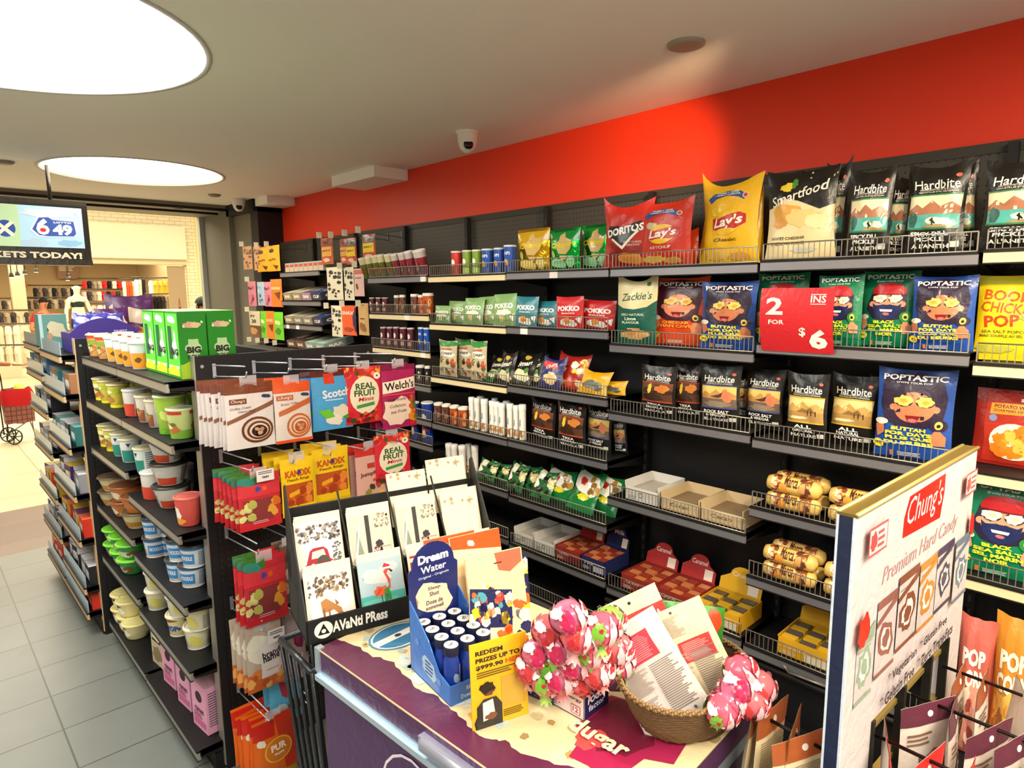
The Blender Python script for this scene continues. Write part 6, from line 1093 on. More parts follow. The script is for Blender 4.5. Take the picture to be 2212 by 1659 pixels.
m_ = trayp(hp, ('1E2A68', 'p'), ax='y', pos=BD)
front(m_, 0, BW, .08, .30, BD, [('t', 'F4F0EC', 'Dream', .5, .82, .62, .10, .03, .05), ('t', 'E8E8F0', 'Water', .5, .70, .52, .08, .03, .02), ('t', 'C8D0E8', 'Original - Originale', .5, .615, .62, .035, .03, .01), ('b', 'E8CCB0', .5, .36, .36, .19, 4, 22, .10), ('t', '3A2E4A', 'Sleep', .5, .47, .26, .05, 0, .02), ('t', '3A2E4A', 'Shot', .5, .41, .2, .05, 0, .02), ('t', '3A2E4A', 'Dose de', .5, .32, .34, .05, 0, .02), ('t', '3A2E4A', 'sommeil', .5, .26, .36, .045, 0, .02)]); m_.build('header', tr)
bt = MB().lathe([(.0, 0), (.0165, .001), (.0175, .004), (.0175, .078), (.0145, .090), (.0135, .098)], ('1E3E9A', 'g'), 24, cap=False); bt = bt.mesh('shot_bottle')
cp = MB().lathe([(.0165, .096), (.0168, .099), (.0168, .114), (.016, .116)], ('1A1E38', 'p'), 24)
cap_top = MB().lathe([(.0158, .1158), (.0158, .1168)], ('F2EFE6', 'm'), 24); deco(cap_top, [('t', '3A3A44', 'Dream', .5, .56, .5, .2, 0, .02), ('t', '3A3A44', 'Water', .5, .4, .4, .14, 0, .01)], planeS((-.0155, -.0155, .1169), (.031, 0, 0), (0, .031, 0), (0, 0, 1)), .031, .031)
lb = MB()
def lS(u, v, off): t = -PI/2-.9+u*1.8; return Vector(((.0177+off)*math.cos(t), (.0177+off)*math.sin(t), .012+.06*v))
deco(lb, [('r', 'DCE4F0', .62, 0, 1, 1), ('b', '8AA8D8', .28, .55, .22, .2, 4), ('s', '6A7AA8', 4, .68, .1, .95, .7)], lS, .03, .06, 'p', [i/8 for i in range(1, 8)], ())
PROTO['shot'] = [('bottle', bt), ('cap', cp.mesh('cap')), ('cap_sticker', cap_top.mesh('cap_top')), ('label', lb.mesh('bottle_label'))]
TM = Matrix.Translation(tr.location) @ Matrix.Rotation(byaw, 4, 'Z')
for r_ in range(4):
    for c_ in range(3):
        q = TM @ Vector((.024+c_*.042, .030+r_*.041, .0035)); put('shot_bottle', PROTO['shot'], q, (0, 0, byaw+.5+.3*c_), (1, 1, 1), 'small dark blue bottle with white cap, %s row from front, %s' % (ORD[r_], ('left', 'middle', 'right')[c_]), 'bottle', 'small bottles in the blue box')

# ---- yellow prize notice
A = onz(1022, 1581, FZ); B = onz(1142, 1541, FZ); ex = (B-A).normalized(); yw = math.atan2(ex.y, ex.x); NWd = (B-A).length; tl = ony(1003, 1395, A.y+.02); NH = tl.z-FZ
mb = MB(); mb.box((0, 0, 0), (NWd, .004, NH), ('E8B41A', 'p'))
front(mb, 0, NWd, 0, NH, 0, [('t', '2A2018', 'REDEEM', .33, .885, .48, .055, 0, .04), ('t', '2A2018', 'PRIZES UP TO', .48, .80, .78, .055, 0, .04), ('t', '2A2018', '$999.90', .33, .715, .48, .058, 0, .04), ('t', 'C8501A', 'HERE', .78, .72, .34, .055, 0, .04), ('s', '5A4A1A', 3, .10, .59, .9, .67), ('r', 'C8A03A', .52, .17, .95, .54), ('s', '5A4A1A', 4, .54, .06, .92, .15),
    ('b', '1E1A18', .28, .02, .24, .17, 4), ('p', '2A2624', [(.08, .0), (.08, .26), (.20, .34), (.42, .34), (.52, .24), (.52, .0)]), ('p', 'F0E8E0', [(.18, .08), (.18, .30), (.36, .32), (.40, .10)]), ('b', '6A3E28', .30, .43, .10, .06, 6, 18, .06), ('b', '1E1410', .26, .47, .14, .07, 7, 22, .3), ('b', '7A4A30', .32, .12, .10, .04, 5)], 'p')
o = mb.build('prize_notice', None, (A.x, A.y, FZ+.001), (-.06, 0, yw), label='yellow REDEEM PRIZES notice card standing on the freezer', cat='notice card')
mb = MB(); mb.box((.01, .004, 0), (NWd-.01, .05, .008), ('D8A41A', 'p')); mb.build('foot', o)
NO = o

# ---- pack of craft sheets with colourful pictures leaning behind the bottles
sheets = [('c', ['F0E4C0', '1E2452', 'F0C82A', 'E8642A', '4A9AA8', 'F4ECD0', 'B83A3A', '2A2A5A'], 60, .05, .05, .95, .95, .09, 5)]
PROTO['sheet'] = [('sheet', card_mesh('sticker_sheet', .15, .24, [('r', '1E2452', 0, .55, 1, 1)]+sheets, 'EEDFB0', .004, 'p'))]
PROTO['tabp'] = [('pack', card_mesh('tab_pack', .15, .16, [('p', 'F06A50', [(.5, 1), (.98, 1), (.98, .8), (.75, .68), (.55, .74)]), ('r', '6A2420', .48, .84, .62, .86), ('b', 'E8501E', .3, .38, .08, .09, 4)], 'EED9A8', .010, 'p'))]
PROTO['orap'] = [('pack', card_mesh('orange_pack', .13, .15, [('p', 'F0561E', [(0, .82), (0, 1), (1, 1), (1, .7)]), ('b', 'F0E8D0', .4, .86, .07, .05, 4)], 'EBD8B0', .008, 'p'))]
def lean_at(key, px, py, rot, lab, cat, s=1, z=FZ+.002, grp=None, name='picture_pack', face=None):
    q = onz(px, py, z); return put(name, PROTO[key], q, rot, (s, s, s), lab, cat, grp)
lean_at('orap', 985, 1296, (-.25, 0, -.22), 'cream pack with orange top behind the blue header, left', 'picture pack', 1.1, FZ+.10)
lean_at('orap', 1040, 1290, (-.25, 0, -.22), 'cream pack with deep orange top between its neighbours', 'picture pack', 1.1, FZ+.10)
lean_at('tabp', 1078, 1338, (-.20, 0, -.25), 'cream pack with salmon top and hanging slot', 'picture pack', 1.05, FZ+.06)
lean_at('sheet', 1098, 1405, (-.42, .22, -.20), 'colourful sticker sheet pack with dark blue top, right one', 'sticker pack', .95, grp='sticker sheet packs')
lean_at('sheet', 1062, 1462, (-.42, .26, -.20), 'colourful sticker sheet pack, front one behind the bottles', 'sticker pack', .80, grp='sticker sheet packs')

# ---- focus factor carton, basket, lollipops
A = onz(1262, 1560, FZ); B = onz(1164, 1505, FZ); ex = (A-B).normalized(); yw = math.atan2(ex.y, ex.x); w = (A-B).length
mb = MB(); h = .058; d = .085; t = .0025
cx = w; mb.box((0, 0, 0), (w, d, t), ('1E2A66', 'p'))
for a, b_ in (((0, 0, 0), (w, t, h)), ((0, d-t, 0), (w, d, h)), ((0, 0, 0), (t, d, h)), ((w-t, 0, 0), (w, d, h))): mb.box(a, b_, ('E8D8DC' if a == (0, 0, 0) and b_[1] == t else '1E2250', 'p'))
front(mb, 0, w, 0, h, 0, [('r', 'B82A3E', 0, .84, 1, 1), ('t', '7A1A3A', 'focus+energy', .56, .68, .78, .15, 0, .02), ('s', '8A5A6A', 5, .08, .1, .5, .55), ('r', 'B83A4A', .72, .12, .92, .46), ('r', 'F0E0E4', .735, .15, .905, .43), ('t', 'B82A3E', '12', .82, .30, .12, .2, 0, .03)], 'p')
deco(mb, [('t', 'F0ECF4', 'FOCUS', .5, .66, .72, .26, 0, .05), ('t', 'E0E0F0', 'factor', .5, .36, .66, .24, 0, .02)], planeS((w, 0, 0), (0, d, 0), (0, 0, h), (1, 0, 0)), d, h, 'p')
fb = mb.build('supplement_carton', None, (B.x, B.y, FZ+.001), (0, 0, yw), label='white and navy FOCUS factor carton under the lollipops', cat='carton')
mb = MB(); C_ = onz(1130, 1490, FZ)
mb.box((0, 0, 0), (.07, .05, .055), ('1E2A66', 'p')); front(mb, 0, .07, 0, .055, 0, [('t', 'F0ECF4', 'OCUS', .5, .66, .75, .26, 0, .05), ('t', 'E0E0F0', 'actor', .5, .36, .7, .24, 0, .02)]); 
C_ = onz(1136, 1500, FZ); mb.build('supplement_carton', None, (C_.x, C_.y, FZ+.001), (0, 0, yw+.15), label='navy FOCUS factor carton half hidden behind the yellow notice', cat='carton')

def lolly(seed, pal):
    r = random.Random(seed); mb = MB(); n, m2 = 18, 10; R = .029
    vs = []; fs = []
    for j in range(m2+1):
        ph = PI*j/m2
        for i in range(n):
            t = 2*PI*i/n; k = 1+.07*math.sin(5*t+seed)*math.sin(ph)+.05*math.sin(9*t+3*ph)
            vs.append((R*k*math.sin(ph)*math.cos(t), R*k*math.sin(ph)*math.sin(t), R*math.cos(ph)*.95))
    for j in range(m2):
        for i in range(n): fs.append((j*n+i, (j+1)*n+i, (j+1)*n+(i+1) % n, j*n+(i+1) % n))
    mb.add(vs, fs, (pal[0], 'g'), True)
    def S(u, v, off):
        t = u*2*PI-PI; ph = PI*(1-(.12+.76*v)); rr_ = R*1.075+off; return Vector((rr_*math.sin(ph)*math.cos(t), rr_*math.sin(ph)*math.sin(t), rr_*math.cos(ph)))
    L = [('b', pal[1], .2, .5, .06, .28, seed), ('b', pal[2], .72, .5, .06, .26, seed+1), ('b', 'E8B8C0', .33, .55, .035, .32, seed+2), ('b', 'E8B8C0', .62, .6, .03, .3, seed+12), ('b', 'E8C0C4', .84, .5, .025, .3, seed+13), ('c', ['ECC4C8', 'D87888', pal[1], 'B8243A', 'C85A78'], 40, .05, .12, .95, .88, .018, seed+9), ('b', 'F2D0D0', .47, .60, .10, .17, seed+30), ('b', 'D8323A', .47, .62, .08, .10, seed+3), ('t', 'F6F0EC', 'Pops', .47, .52, .16, .18, .1, .04), ('b', pal[1], .95, .4, .06, .3, seed+4), ('b', 'F4E4E8', .1, .75, .08, .10, seed+5), ('b', 'F4E4E8', .62, .2, .09, .1, seed+6), ('t', 'F6F0EC', 'Pops', .97-.03, .58, .10, .16, .2, .04)]
    deco(mb, L, S, R*2*PI, R*2.2, 'g', [i/18 for i in range(1, 18)], [j/8 for j in range(1, 8)], d=.0002, d0=.0004)
    fr = MB(); vs = []; N = 14
    for j, (rad_, z) in enumerate(((.010, -.026), (.005, -.031), (.011, -.040))):
        for i in range(N):
            t = 2*PI*i/N; q = rad_*(1+(.35 if i % 2 else -.2)*(j == 2)); vs.append((q*math.cos(t), q*math.sin(t), z-(.006 if j == 2 and i % 2 else 0)))
    fr.add(vs, [(j*N+i, j*N+(i+1) % N, (j+1)*N+(i+1) % N, (j+1)*N+i) for j in range(2) for i in range(N)], (pal[3], 'g'), True)
    sk = MB().bar((0, 0, -.02), (0, 0, -.052), .0024, ('F0ECE4', 'm'), 8)
    return [('wrapped_ball', mb.mesh('lolly_ball')), ('wrapper_skirt', fr.mesh('lolly_skirt')), ('stick', sk.mesh('lolly_stick'))]
pals = [('CC6A86', 'C82A5A', 'B83A8A', 'E88A9A'), ('D85A70', '7AB83A', 'C82A3A', 'A8D86A'), ('D86A70', 'C83A3A', '8A4A9A', 'E8A0A0'), ('8AC84A', '5AA02A', 'E0D84A', 'C8E88A')]
for i, p_ in enumerate(pals): PROTO['lol%d' % i] = lolly(5+i*3, p_)
LP = [(1228, 1332, 1.19, 0, 'topmost left'), (1302, 1358, 1.165, 1, 'topmost right'), (1188, 1362, 1.13, 2, ''), (1250, 1375, 1.15, 2, ''), (1316, 1345, 1.14, 3, ''), (1214, 1400, 1.10, 0, ''), (1278, 1402, 1.11, 1, ''), (1165, 1410, 1.07, 0, ''), (1330, 1400, 1.09, 2, ''), (1240, 1430, 1.07, 0, ''), (1148, 1440, 1.03, 2, ''), (1192, 1432, 1.05, 3, ''), (1290, 1448, 1.05, 2, ''), (1256, 1462, 1.02, 2, ''), (1212, 1462, 1.03, 0, ''), (1310, 1425, 1.06, 0, ''), (1180, 1468, 1.01, 1, ''), (1335, 1432, 1.04, 1, '')]
locs = ['near the top', 'upper right', 'upper left', 'upper middle', 'green one at the top right', 'middle left', 'centre', 'left edge', 'right edge', 'centre low', 'lower left edge', 'green one at the lower left', 'lower right', 'front low', 'front left', 'right middle', 'front lower left', 'lower right edge']
for i, (px, py, z, k, nm_) in enumerate(LP):
    q = onz(px, py, z); put('lollipop', PROTO['lol%d' % k], q, (rs.uniform(-.35, .35), rs.uniform(-.35, .35), rs.uniform(-.3, .3)+(-.8)), (1.15, 1.15, 1.15), 'shiny %s wrapped lollipop, %s of the big bunch' % ('green' if k == 3 else 'pink', locs[i]), 'lollipop', 'wrapped lollipops in the bunch')
bc = onz(1487, 1572, FZ); bc = Vector((bc.x+.03, bc.y+.03, FZ))
BR = [(.085, .0), (.100, .01), (.118, .04), (.132, .075), (.140, .098)]
ba = ang+.0
mb = MB(); n = 72; rows_ = 16; vs = []; fs = []
for j in range(rows_*2+1):
    z = .098*j/(rows_*2)
    for a, b_ in zip(BR, BR[1:]):
        if a[1] <= z <= b_[1]: r0 = a[0]+(b_[0]-a[0])*(z-a[1])/(b_[1]-a[1])
    for i in range(n):
        t = 2*PI*i/n; k = (.0028 if j % 2 else -.0006)+.0014*math.sin(i*PI/1.5+(j//2)*1.7); r1 = r0+k; vs.append((r1*1.12*math.cos(t), r1*.86*math.sin(t), z))
for j in range(rows_*2):
    for i in range(n): fs.append((j*n+i, j*n+(i+1) % n, (j+1)*n+(i+1) % n, (j+1)*n+i))
mb.add(vs, fs, ('74583C', 'm'), True)
vi = [(x*.95, y*.95, z+.0) for x, y, z in vs]; mb.add(vi, [f[::-1] for f in fs], ('6A4E34', 'm'), True); mb.lathe([(.001, .002), (.09, .003)], ('6A4E34', 'm'), 40)
for k in (0, .5):
    pts = []
    for i in range(160):
        t = 2*PI*i/160; w_ = t*26+k*2*PI; pts.append(((.141*1.12+.0035*math.cos(w_))*math.cos(t), (.141*.86+.0035*math.cos(w_))*math.sin(t), .101+.0035*math.sin(w_)))
    mb.tube(pts+[pts[0]], .0034, ('94764E', 'm'), 5)
bk = mb.build('wicker_basket', None, (bc.x, bc.y, FZ+.001), (0, 0, ang), label='oval brown wicker basket on the freezer lid', cat='basket')
bl = [(1600, 1450, 1.075, 1), (1640, 1482, 1.05, 2), (1590, 1490, 1.05, 0), (1625, 1515, 1.03, 2), (1575, 1515, 1.03, 0), (1560, 1535, 1.02, 1)]
bn = ['topmost', 'upper right', 'upper left', 'right', 'middle', 'frontmost']
for i, (px, py, z, k) in enumerate(bl):
    q = onz(px, py, z); put('lollipop', PROTO['lol%d' % k], q, (rs.uniform(-.5, .5), rs.uniform(-.5, .5), rs.uniform(-.3, .3)-.8), (1.05, 1.05, 1.05), 'pink wrapped lollipop in the wicker basket, %s one' % bn[i], 'lollipop', 'wrapped lollipops in the wicker basket')
back_pack = lambda mirror: [('r', 'B83A48', .34, .60, .76, .86) if not mirror else ('r', 'C03A38', .40, .46, .90, .66), ('s', 'CF8088', 12, .38, .62, .72, .84) if not mirror else ('s', 'DE928A', 10, .44, .48, .86, .64), ('s', 'A89C90', 20, .06, .34, .48, .56), ('s', '857A72', 24, .52, .10, .94, .56), ('s', 'A89C90', 14, .06, .08, .44, .30), ('r', '4A4644', .08, .03, .2, .06), ('e', '4A4440', .5, .95, .022, .014), ('s', 'A0948A', 14, .08, .72, .60, .92) if mirror else ('e', '6A5A54', .8, .06, .02, .014)]
PROTO['pk1'] = [('pouch', pouch_mesh('white_pack_back', .15, .21, .008, 'DCCFC6', back_pack(0), 'p', 111))]; PROTO['pk2'] = [('pouch', pouch_mesh('cream_pack_back', .145, .21, .008, 'E6D2AA', back_pack(1), 'p', 112))]
PROTO['pk3'] = [('pouch', pouch_mesh('cream_pack_front', .15, .20, .008, 'EAD8AC', [('r', 'C8342E', 0, .52, 1, .80), ('t', 'F4EAD8', 'BE', .16, .66, .20, .14, 0, .04), ('t', 'F4EAD8', 'TA', .84, .66, .20, .14, 0, .04), ('e', '2A2420', .5, .91, .025, .018), ('s', '6A5A44', 4, .55, .36, .95, .5)], 'p', 113))]
PROTO['pk4'] = [('pouch', pouch_mesh('mixed_pack', .16, .10, .03, '3A8A2A', [('b', 'C8301E', .25, .6, .2, .3, 3), ('b', 'E8C01E', .5, .7, .15, .2, 4), ('b', 'E84A1E', .8, .6, .15, .3, 5)], 'p', 114))]
for key, px, py, z, rot, s, lab in (('pk3', 1440, 1475, FZ+.06, (-.45, -.52, -.90), .95, 'cream pouch with red band standing at the back of the basket'), ('pk4', 1490, 1395, FZ+.10, (-.3, .1, -.85), .9, 'small green, red and yellow pack behind the cream pouches'), ('pk2', 1545, 1530, FZ+.045, (-.42, .62*-1+.15, -.85), .98, 'cream pouch with printed back on the right side of basket'), ('pk1', 1470, 1562, FZ+.035, (-.50, -.62, -.85), 1.0, 'whitish pouch with printed back leaning at the basket front')):
    q = onz(px, py, z); put('snack_pouch', PROTO[key], q, rot, (s, s, s), lab, 'pouch', None)

# ---- black wire stand between gondola and freezer
q = onz(648, 1452, .86)
mb = MB()
B0 = Vector((.60, 1.50, 0)); z1 = .84
loop = [Vector((.685, 1.68, z1)), Vector((1.03, 1.68, z1)), Vector((1.03, 1.47, z1)), Vector((.675, 1.47, z1))]
for i in range(4): mb.bar(loop[i], loop[(i+1) % 4], .009, ('1E2226', 'p'), 8)
for i in range(4):
    a = loop[i]; b = loop[(i+1) % 4]
    for k in range(4):
        p_ = a.lerp(b, k/4); p2 = p_.copy(); p2.z = .30; c_ = (loop[0]+loop[2])/2; p2.x = c_.x+(p_.x-c_.x)*.75; p2.y = c_.y+(p_.y-c_.y)*.75; mb.bar(p_, p2, .006, ('1E2226', 'p'), 6)
bt_ = [Vector((( (loop[0]+loop[2])/2).x+(l.x-((loop[0]+loop[2])/2).x)*.75, ((loop[0]+loop[2])/2).y+(l.y-((loop[0]+loop[2])/2).y)*.75, .30)) for l in loop]
for i in range(4): mb.bar(bt_[i], bt_[(i+1) % 4], .007, ('1E2226', 'p'), 6); mb.bar(bt_[i], Vector((bt_[i].x, bt_[i].y, 0)), .008, ('1E2226', 'p'), 6)
mb.build('wire_basket_stand', label='dark grey bar basket stand squeezed between hook panel and freezer', cat='basket stand')

# ================================================================ CANDY DISPLAY BOARD (right foreground)
th = rad(2.5); YB = .35; O_ = ony(1850, 1119, YB); bdx = Vector((math.cos(th), -math.sin(th), 0)); nrm = Vector((-math.sin(th), -math.cos(th), 0)); nrm = Vector((math.sin(-th), -math.cos(th), 0))
def onb(px, py):
    r = ray(px, py); nn = bdx.cross(Vector((0, 0, 1))); t = (O_-Vector((0, 0, EYE))).dot(nn)/r.dot(nn); p = r*t; p.z += EYE; return (p-O_).dot(bdx), p.z
BWd = onb(2112, 966)[0]; BH = O_.z
U = lambda px, py: (onb(px, py)[0]/BWd, onb(px, py)[1]/BH)
def P4(*q): return [U(*a) for a in q]
bd = empty('candy_display_rack', (O_.x, O_.y, 0), -th, 'tall white candy display board with gold top edge, right foreground', 'display rack')
u0, v1 = U(1872, 1578); u1, v1b = U(2046, 1372); v1 = (v1+v1b)/2; cx0, cx1, cz1 = BWd*.20, BWd*.86, BH*v1; cz0 = cz1-.34
mb = MB(); T_ = .0; W1 = BWd
for a, b_ in (((0, 0, cz1), (W1, .028, BH)), ((0, 0, 0), (cx0, .028, cz1)), ((cx1, 0, 0), (W1, .028, cz1)), ((cx0, 0, 0), (cx1, .028, cz0))): mb.box(a, b_, ('CBC3C4', 'p'))
bS = planeS((0, 0, 0), (BWd, 0, 0), (0, 0, BH), (0, -1, 0))
def bt(txt, col, p, q, h, sh=0, bold=.01):      # text between two picture points on the board
    a = U(*p); b = U(*q); w = math.hypot((b[0]-a[0])*BWd, (b[1]-a[1])*BH); ro = math.atan2((b[1]-a[1])*BH, (b[0]-a[0])*BWd)
    return ('t', col, txt, (a[0]+b[0])/2, (a[1]+b[1])/2, w/BWd, h/BH, ro*.3, bold, sh)
red = P4((1949, 1163), (1953, 1120), (1966, 1072), (2043, 1022), (2040, 1060), (2030, 1118))
Ls = [('p', 'C0281E', red), bt("Chung's", 'F2DCD8', (1960, 1115), (2036, 1068), .07, .3, .0), bt('Premium Hard Candy', 'B88888', (1905, 1255), (2068, 1122), .042, .3, .0)]
pk = [((1848, 1405), (1886, 1340), (1885, 1478), (1848, 1532), '8AA08A'), ((1894, 1302), (1933, 1272), (1931, 1420), (1893, 1462), '8A5A50'), ((1940, 1240), (1977, 1225), (1976, 1362), (1938, 1402), '7A4A34'), ((1983, 1222), (2016, 1192), (2014, 1328), (1978, 1360), 'B8803A'), ((2020, 1185), (2050, 1165), (2048, 1285), (2015, 1322), '4A4258'), ((2058, 1165), (2085, 1150), (2080, 1270), (2052, 1298), '6A7488')]
for i, (a, b_, c_, d_, col) in enumerate(pk):
    P_ = P4(a, b_, c_, d_); us_ = [q[0] for q in P_]; vs_ = [q[1] for q in P_]; x0, x1, z0, z1 = min(us_)+.005, max(us_)-.02, (vs_[2]+vs_[3])/2, (vs_[0]+vs_[1])/2
    x0 = max(x0, .012)
    Ls += [('r', 'BEB8B8', x0, z0, x1, z1), ('r', col, x0, z1-.012, x1, z1), ('b', col, (x0+x1)/2, z0+.045, (x1-x0)*.38, .026, i+3, 22, .08), ('b', 'DAD4D2', (x0+x1)/2, z0+.045, (x1-x0)*.26, .018, i+3, 22, .08), ('b', col, (x0+x1)/2, z0+.045, (x1-x0)*.17, .012, i+4, 18, .15), ('p', col, [(x0, z0+.078), (x1, z0+.098), (x1, z0+.088), (x0, z0+.070)]), ('s', col, 4, x0+.01, z0+.085, x1-.01, z1-.02), ('r', col, x0, z0, x1, z0+.006)]
Ls += [('b', 'C8301E', U(1852, 1360)[0]+.01, U(1852, 1360)[1], .035, .022, 3, 22, .3), ('b', 'C02A2A', U(2090, 1130)[0], U(2090, 1130)[1], .025, .02, 4, 22, .3)]
for c_ in ((1886, 1160), (2088, 1040)):
    u, v = U(*c_); Ls += [('r', 'B85A5A', u-.06, v-.018, u+.06, v+.018), ('r', 'CBC3C4', u-.055, v-.015, u+.055, v+.015), ('b', 'B04A4A', u-.03, v, .02, .012, 3), ('s', 'A85A5A', 3, u-.005, v-.012, u+.05, v+.012)]
Ls += [bt('* Vegetarian  * Gluten Free', '2A2830', (1905, 1468), (2034, 1332), .026, .0, .025), bt('* Gelatin Free  * Zero Trans-Fats', '2A2830', (1888, 1516), (2046, 1352), .026, .0, .025)]
deco(mb, Ls, bS, BWd, BH, 'p', d=.00016)
mb.build('board', bd)
mb = MB(); mb.box((-.003, -.001, BH-.001), (W1+.003, .029, BH+.005), ('8A7438', 'k')); mb.bar((0, -.001, BH+.004), (W1, -.001, BH+.004), .004, ('D8C878', 'k')); mb.bar((0, .029, BH+.004), (W1, .029, BH+.004), .004, ('D8C878', 'k')); mb.build('top_edge', bd)
mb = MB(); mb.box((-.004, .003, 0), (0, .025, BH), ('1A2440', 'p')); mb.box((-.0045, -.001, 0), (0, .003, BH), ('C8D4E0', 'p')); mb.box((-.0045, .025, 0), (0, .029, BH), ('C8D4E0', 'p')); mb.build('edge_strip', bd)
mb = MB()
for k in range(3): mb.box((cx0-.005, .008, cz1-.04-.12*k), (cx1+.005, .022, cz1-.03-.12*k), ('B8A058', 'k'))
for x in (cx0, cx0+(cx1-cx0)*.36, cx0+(cx1-cx0)*.72, cx1-.012): mb.box((x, -.004, cz0), (x+.012, .012, cz1), ('17150F', 'm'))
mb.build('hook_frame', bd)
BM = Matrix.Translation(bd.location) @ Matrix.Rotation(-th, 4, 'Z')
def chung(key, hd, seed, face): PROTO[key] = [('pouch', pouch_mesh(key, .135, .215, .03, 'D8CCC0' if face else 'E4D2A8', [('r', hd, 0, .80, 1, 1), ('e', 'E8E0D8', .5, .90, .05, .03)]+([('s', '9A8A6A', 14, .10, .46, .90, .76), ('s', '9A8A6A', 12, .10, .12, .5, .4), ('b', 'B8A888', .75, .25, .15, .1, 4)] if not face else [('b', '6A4A3A', .55, .35, .28, .18, 3), ('b', 'E0D4C8', .55, .35, .2, .12, 4), ('b', '4A2A20', .55, .35, .12, .07, 5), ('s', '7A5A4A', 3, .1, .60, .6, .74)]), 'p', seed))]
chung('h_red', 'C8221E', 121, 1); chung('h_pur', '5E2A3C', 122, 1); chung('h_brn', 'A8562A', 123, 0); chung('h_brf', '9A5230', 124, 1)
# hooks on the front with bags facing the camera
fh = [('h_red', .22, .975, 6, 'red topped', 'left'), ('h_pur', .52, .965, 6, 'purple topped', 'middle'), ('h_brf', .82, .945, 6, 'brown topped', 'right')]
for key, ux, zz, n_, nm_, side in fh:
    x = BWd*ux; a = BM @ Vector((x, .0, zz)); D_ = (BM.to_3x3() @ Vector((0, -1, 0)))
    mb = MB(); mb.tube([a, a+D_*.30+Vector((0, 0, .0)), a+D_*.315+Vector((0, 0, .02))], .0035, ('1E1612', 'k'), 7); tag(mb.build('display_hook'), 'dark display hook of the %s hanging bags, %s of the board' % (nm_, side), 'display hook', 'hooks of the candy display board')
    for i in range(n_):
        q = a+D_*(.275-i*.048); rz = -th+rs.uniform(-.55, .45)
        put('candy_bag', PROTO[key], (q.x+rs.uniform(-.008, .008), q.y, zz-.205), (rs.uniform(-.06, .10), rs.uniform(-.10, .10), rz), (1, .6, 1), '%s candy bag, %s on the %s hook of the display board' % (nm_, ('front one' if i == 0 else ORD[i]+' one back'), side), 'candy bag', '%s candy bags on the board' % nm_)
# hooks on the rear side, bags seen from the back
for hi, (px, py, y2, n_) in enumerate(((1592, 1515, .56, 4),)):
    tip = ony(px, py, y2); b0 = Vector((tip.x-.06, .385, tip.z+.0)); a = Vector((tip.x-.005, .385, tip.z-.01)); D_ = (tip-a).normalized(); L_ = (tip-a).length
    mb = MB(); mb.tube([a, tip, tip+Vector((0, .004, .018))], .0035, ('17120F', 'k'), 7); tag(mb.build('display_hook'), 'dark display hook on the rear side of the display board', 'display hook', 'hooks of the candy display board')
    for i in range(n_):
        q = a+D_*(L_-.02-i*.042)
        put('candy_bag', PROTO['h_brn'], (q.x, q.y, tip.z-.200), (rs.uniform(-.05, .12), rs.uniform(-.12, .12), rs.uniform(-.5, .5)), (1, .6, 1), 'cream backed candy bag with brown header, %s on the rear hook' % ('outermost' if i == 0 else ORD[i]+' from the tip'), 'candy bag', 'brown header candy bags behind the board')
# black single hook on the wall unit
q = onx(1692, 1436, XS-.03); q2 = onx(1790, 1486, XS+.0)
mb = MB(); mb.tube([q, q+(q2-q)*.12+Vector((0, 0, -.02)), q2], .005, ('8A8478', 'k'), 6); mb.build('display_hook', label='bare metal hook below the yellow carton near the display board', cat='display hook')
# ================================================================ THE MALL OUTSIDE
SY = 17.0
M_brick = tile_mat('white_brick', 'F0E6C4', 'EADFBA', 'CFC39C', .24, .075)
W = lambda px, py, Y=SY: ony(px, py, Y)
def wallbrick(name, a, b):
    o = slab(name, a, b, M_brick); return o
zb1 = W(300, 486).z; zs0 = W(300, 559).z; xr = W(405, 600).x; xo = W(434, 600).x
mb = MB()
def vbox(nm, a, b, m): return slab(nm, a, b, m)
M_brv, nt, b_ = nodemat('white_brick_wall'); tc = nt.nodes.new('ShaderNodeTexCoord'); sp = nt.nodes.new('ShaderNodeSeparateXYZ'); cb = nt.nodes.new('ShaderNodeCombineXYZ'); br = nt.nodes.new('ShaderNodeTexBrick')
nt.links.new(tc.outputs['Object'], sp.inputs[0]); nt.links.new(sp.outputs[0], cb.inputs[0]); nt.links.new(sp.outputs[2], cb.inputs[1]); nt.links.new(cb.outputs[0], br.inputs[0]); nt.links.new(br.outputs[0], b_.inputs['Base Color'])
for k, v in (('Scale', 1), ('Brick Width', .24), ('Row Height', .08), ('Mortar Size', .006)): br.inputs[k].default_value = v
for k, v in (('Color1', 'F2E8C8'), ('Color2', 'ECE0BE'), ('Mortar', 'C4B890')): br.inputs[k].default_value = (*rgb(v), 1)
slab('wall_mall_header', (-8, SY, zb1-.1), (xo+.6, SY+.3, 5.2), M_brv)
slab('wall_mall_pier', (xr, SY, 0), (xo+.05, SY+.3, zb1-.1), M_brv)
slab('wall_mall_side', (xo+.05, SY-.4, 0), (14, SY+.3, 5.2), wall_mat('mall_cream_wall', 'EADFBE'))
slab('trim_10', (xo-.06, SY-.08, 0), (xo+.06, SY, 4.2), wall_mat('lit_cream_trim', 'F2E6B0'))  # lit edge of the pier as a strip, its light put into the yellow-cream colour
slab('ceiling_mall', (-9, 7.7, 4.6), (14, 25, 4.8), wall_mat('mall_ceiling', 'D8CEB4'))
slab('wall_shop_back', (-8, 23, 0), (9, 23.2, 4.5), wall_mat('clothes_shop_back', 'A08A64'))
slab('ceiling_shop', (-8, SY+.3, 3.35), (9, 23, 3.5), wall_mat('clothes_shop_ceiling', '8A7A60'))
slab('wall_shop_side', (xo+.05, SY+.3, 0), (xo+.2, 23, 3.4), wall_mat('clothes_shop_side', 'B09A72'))
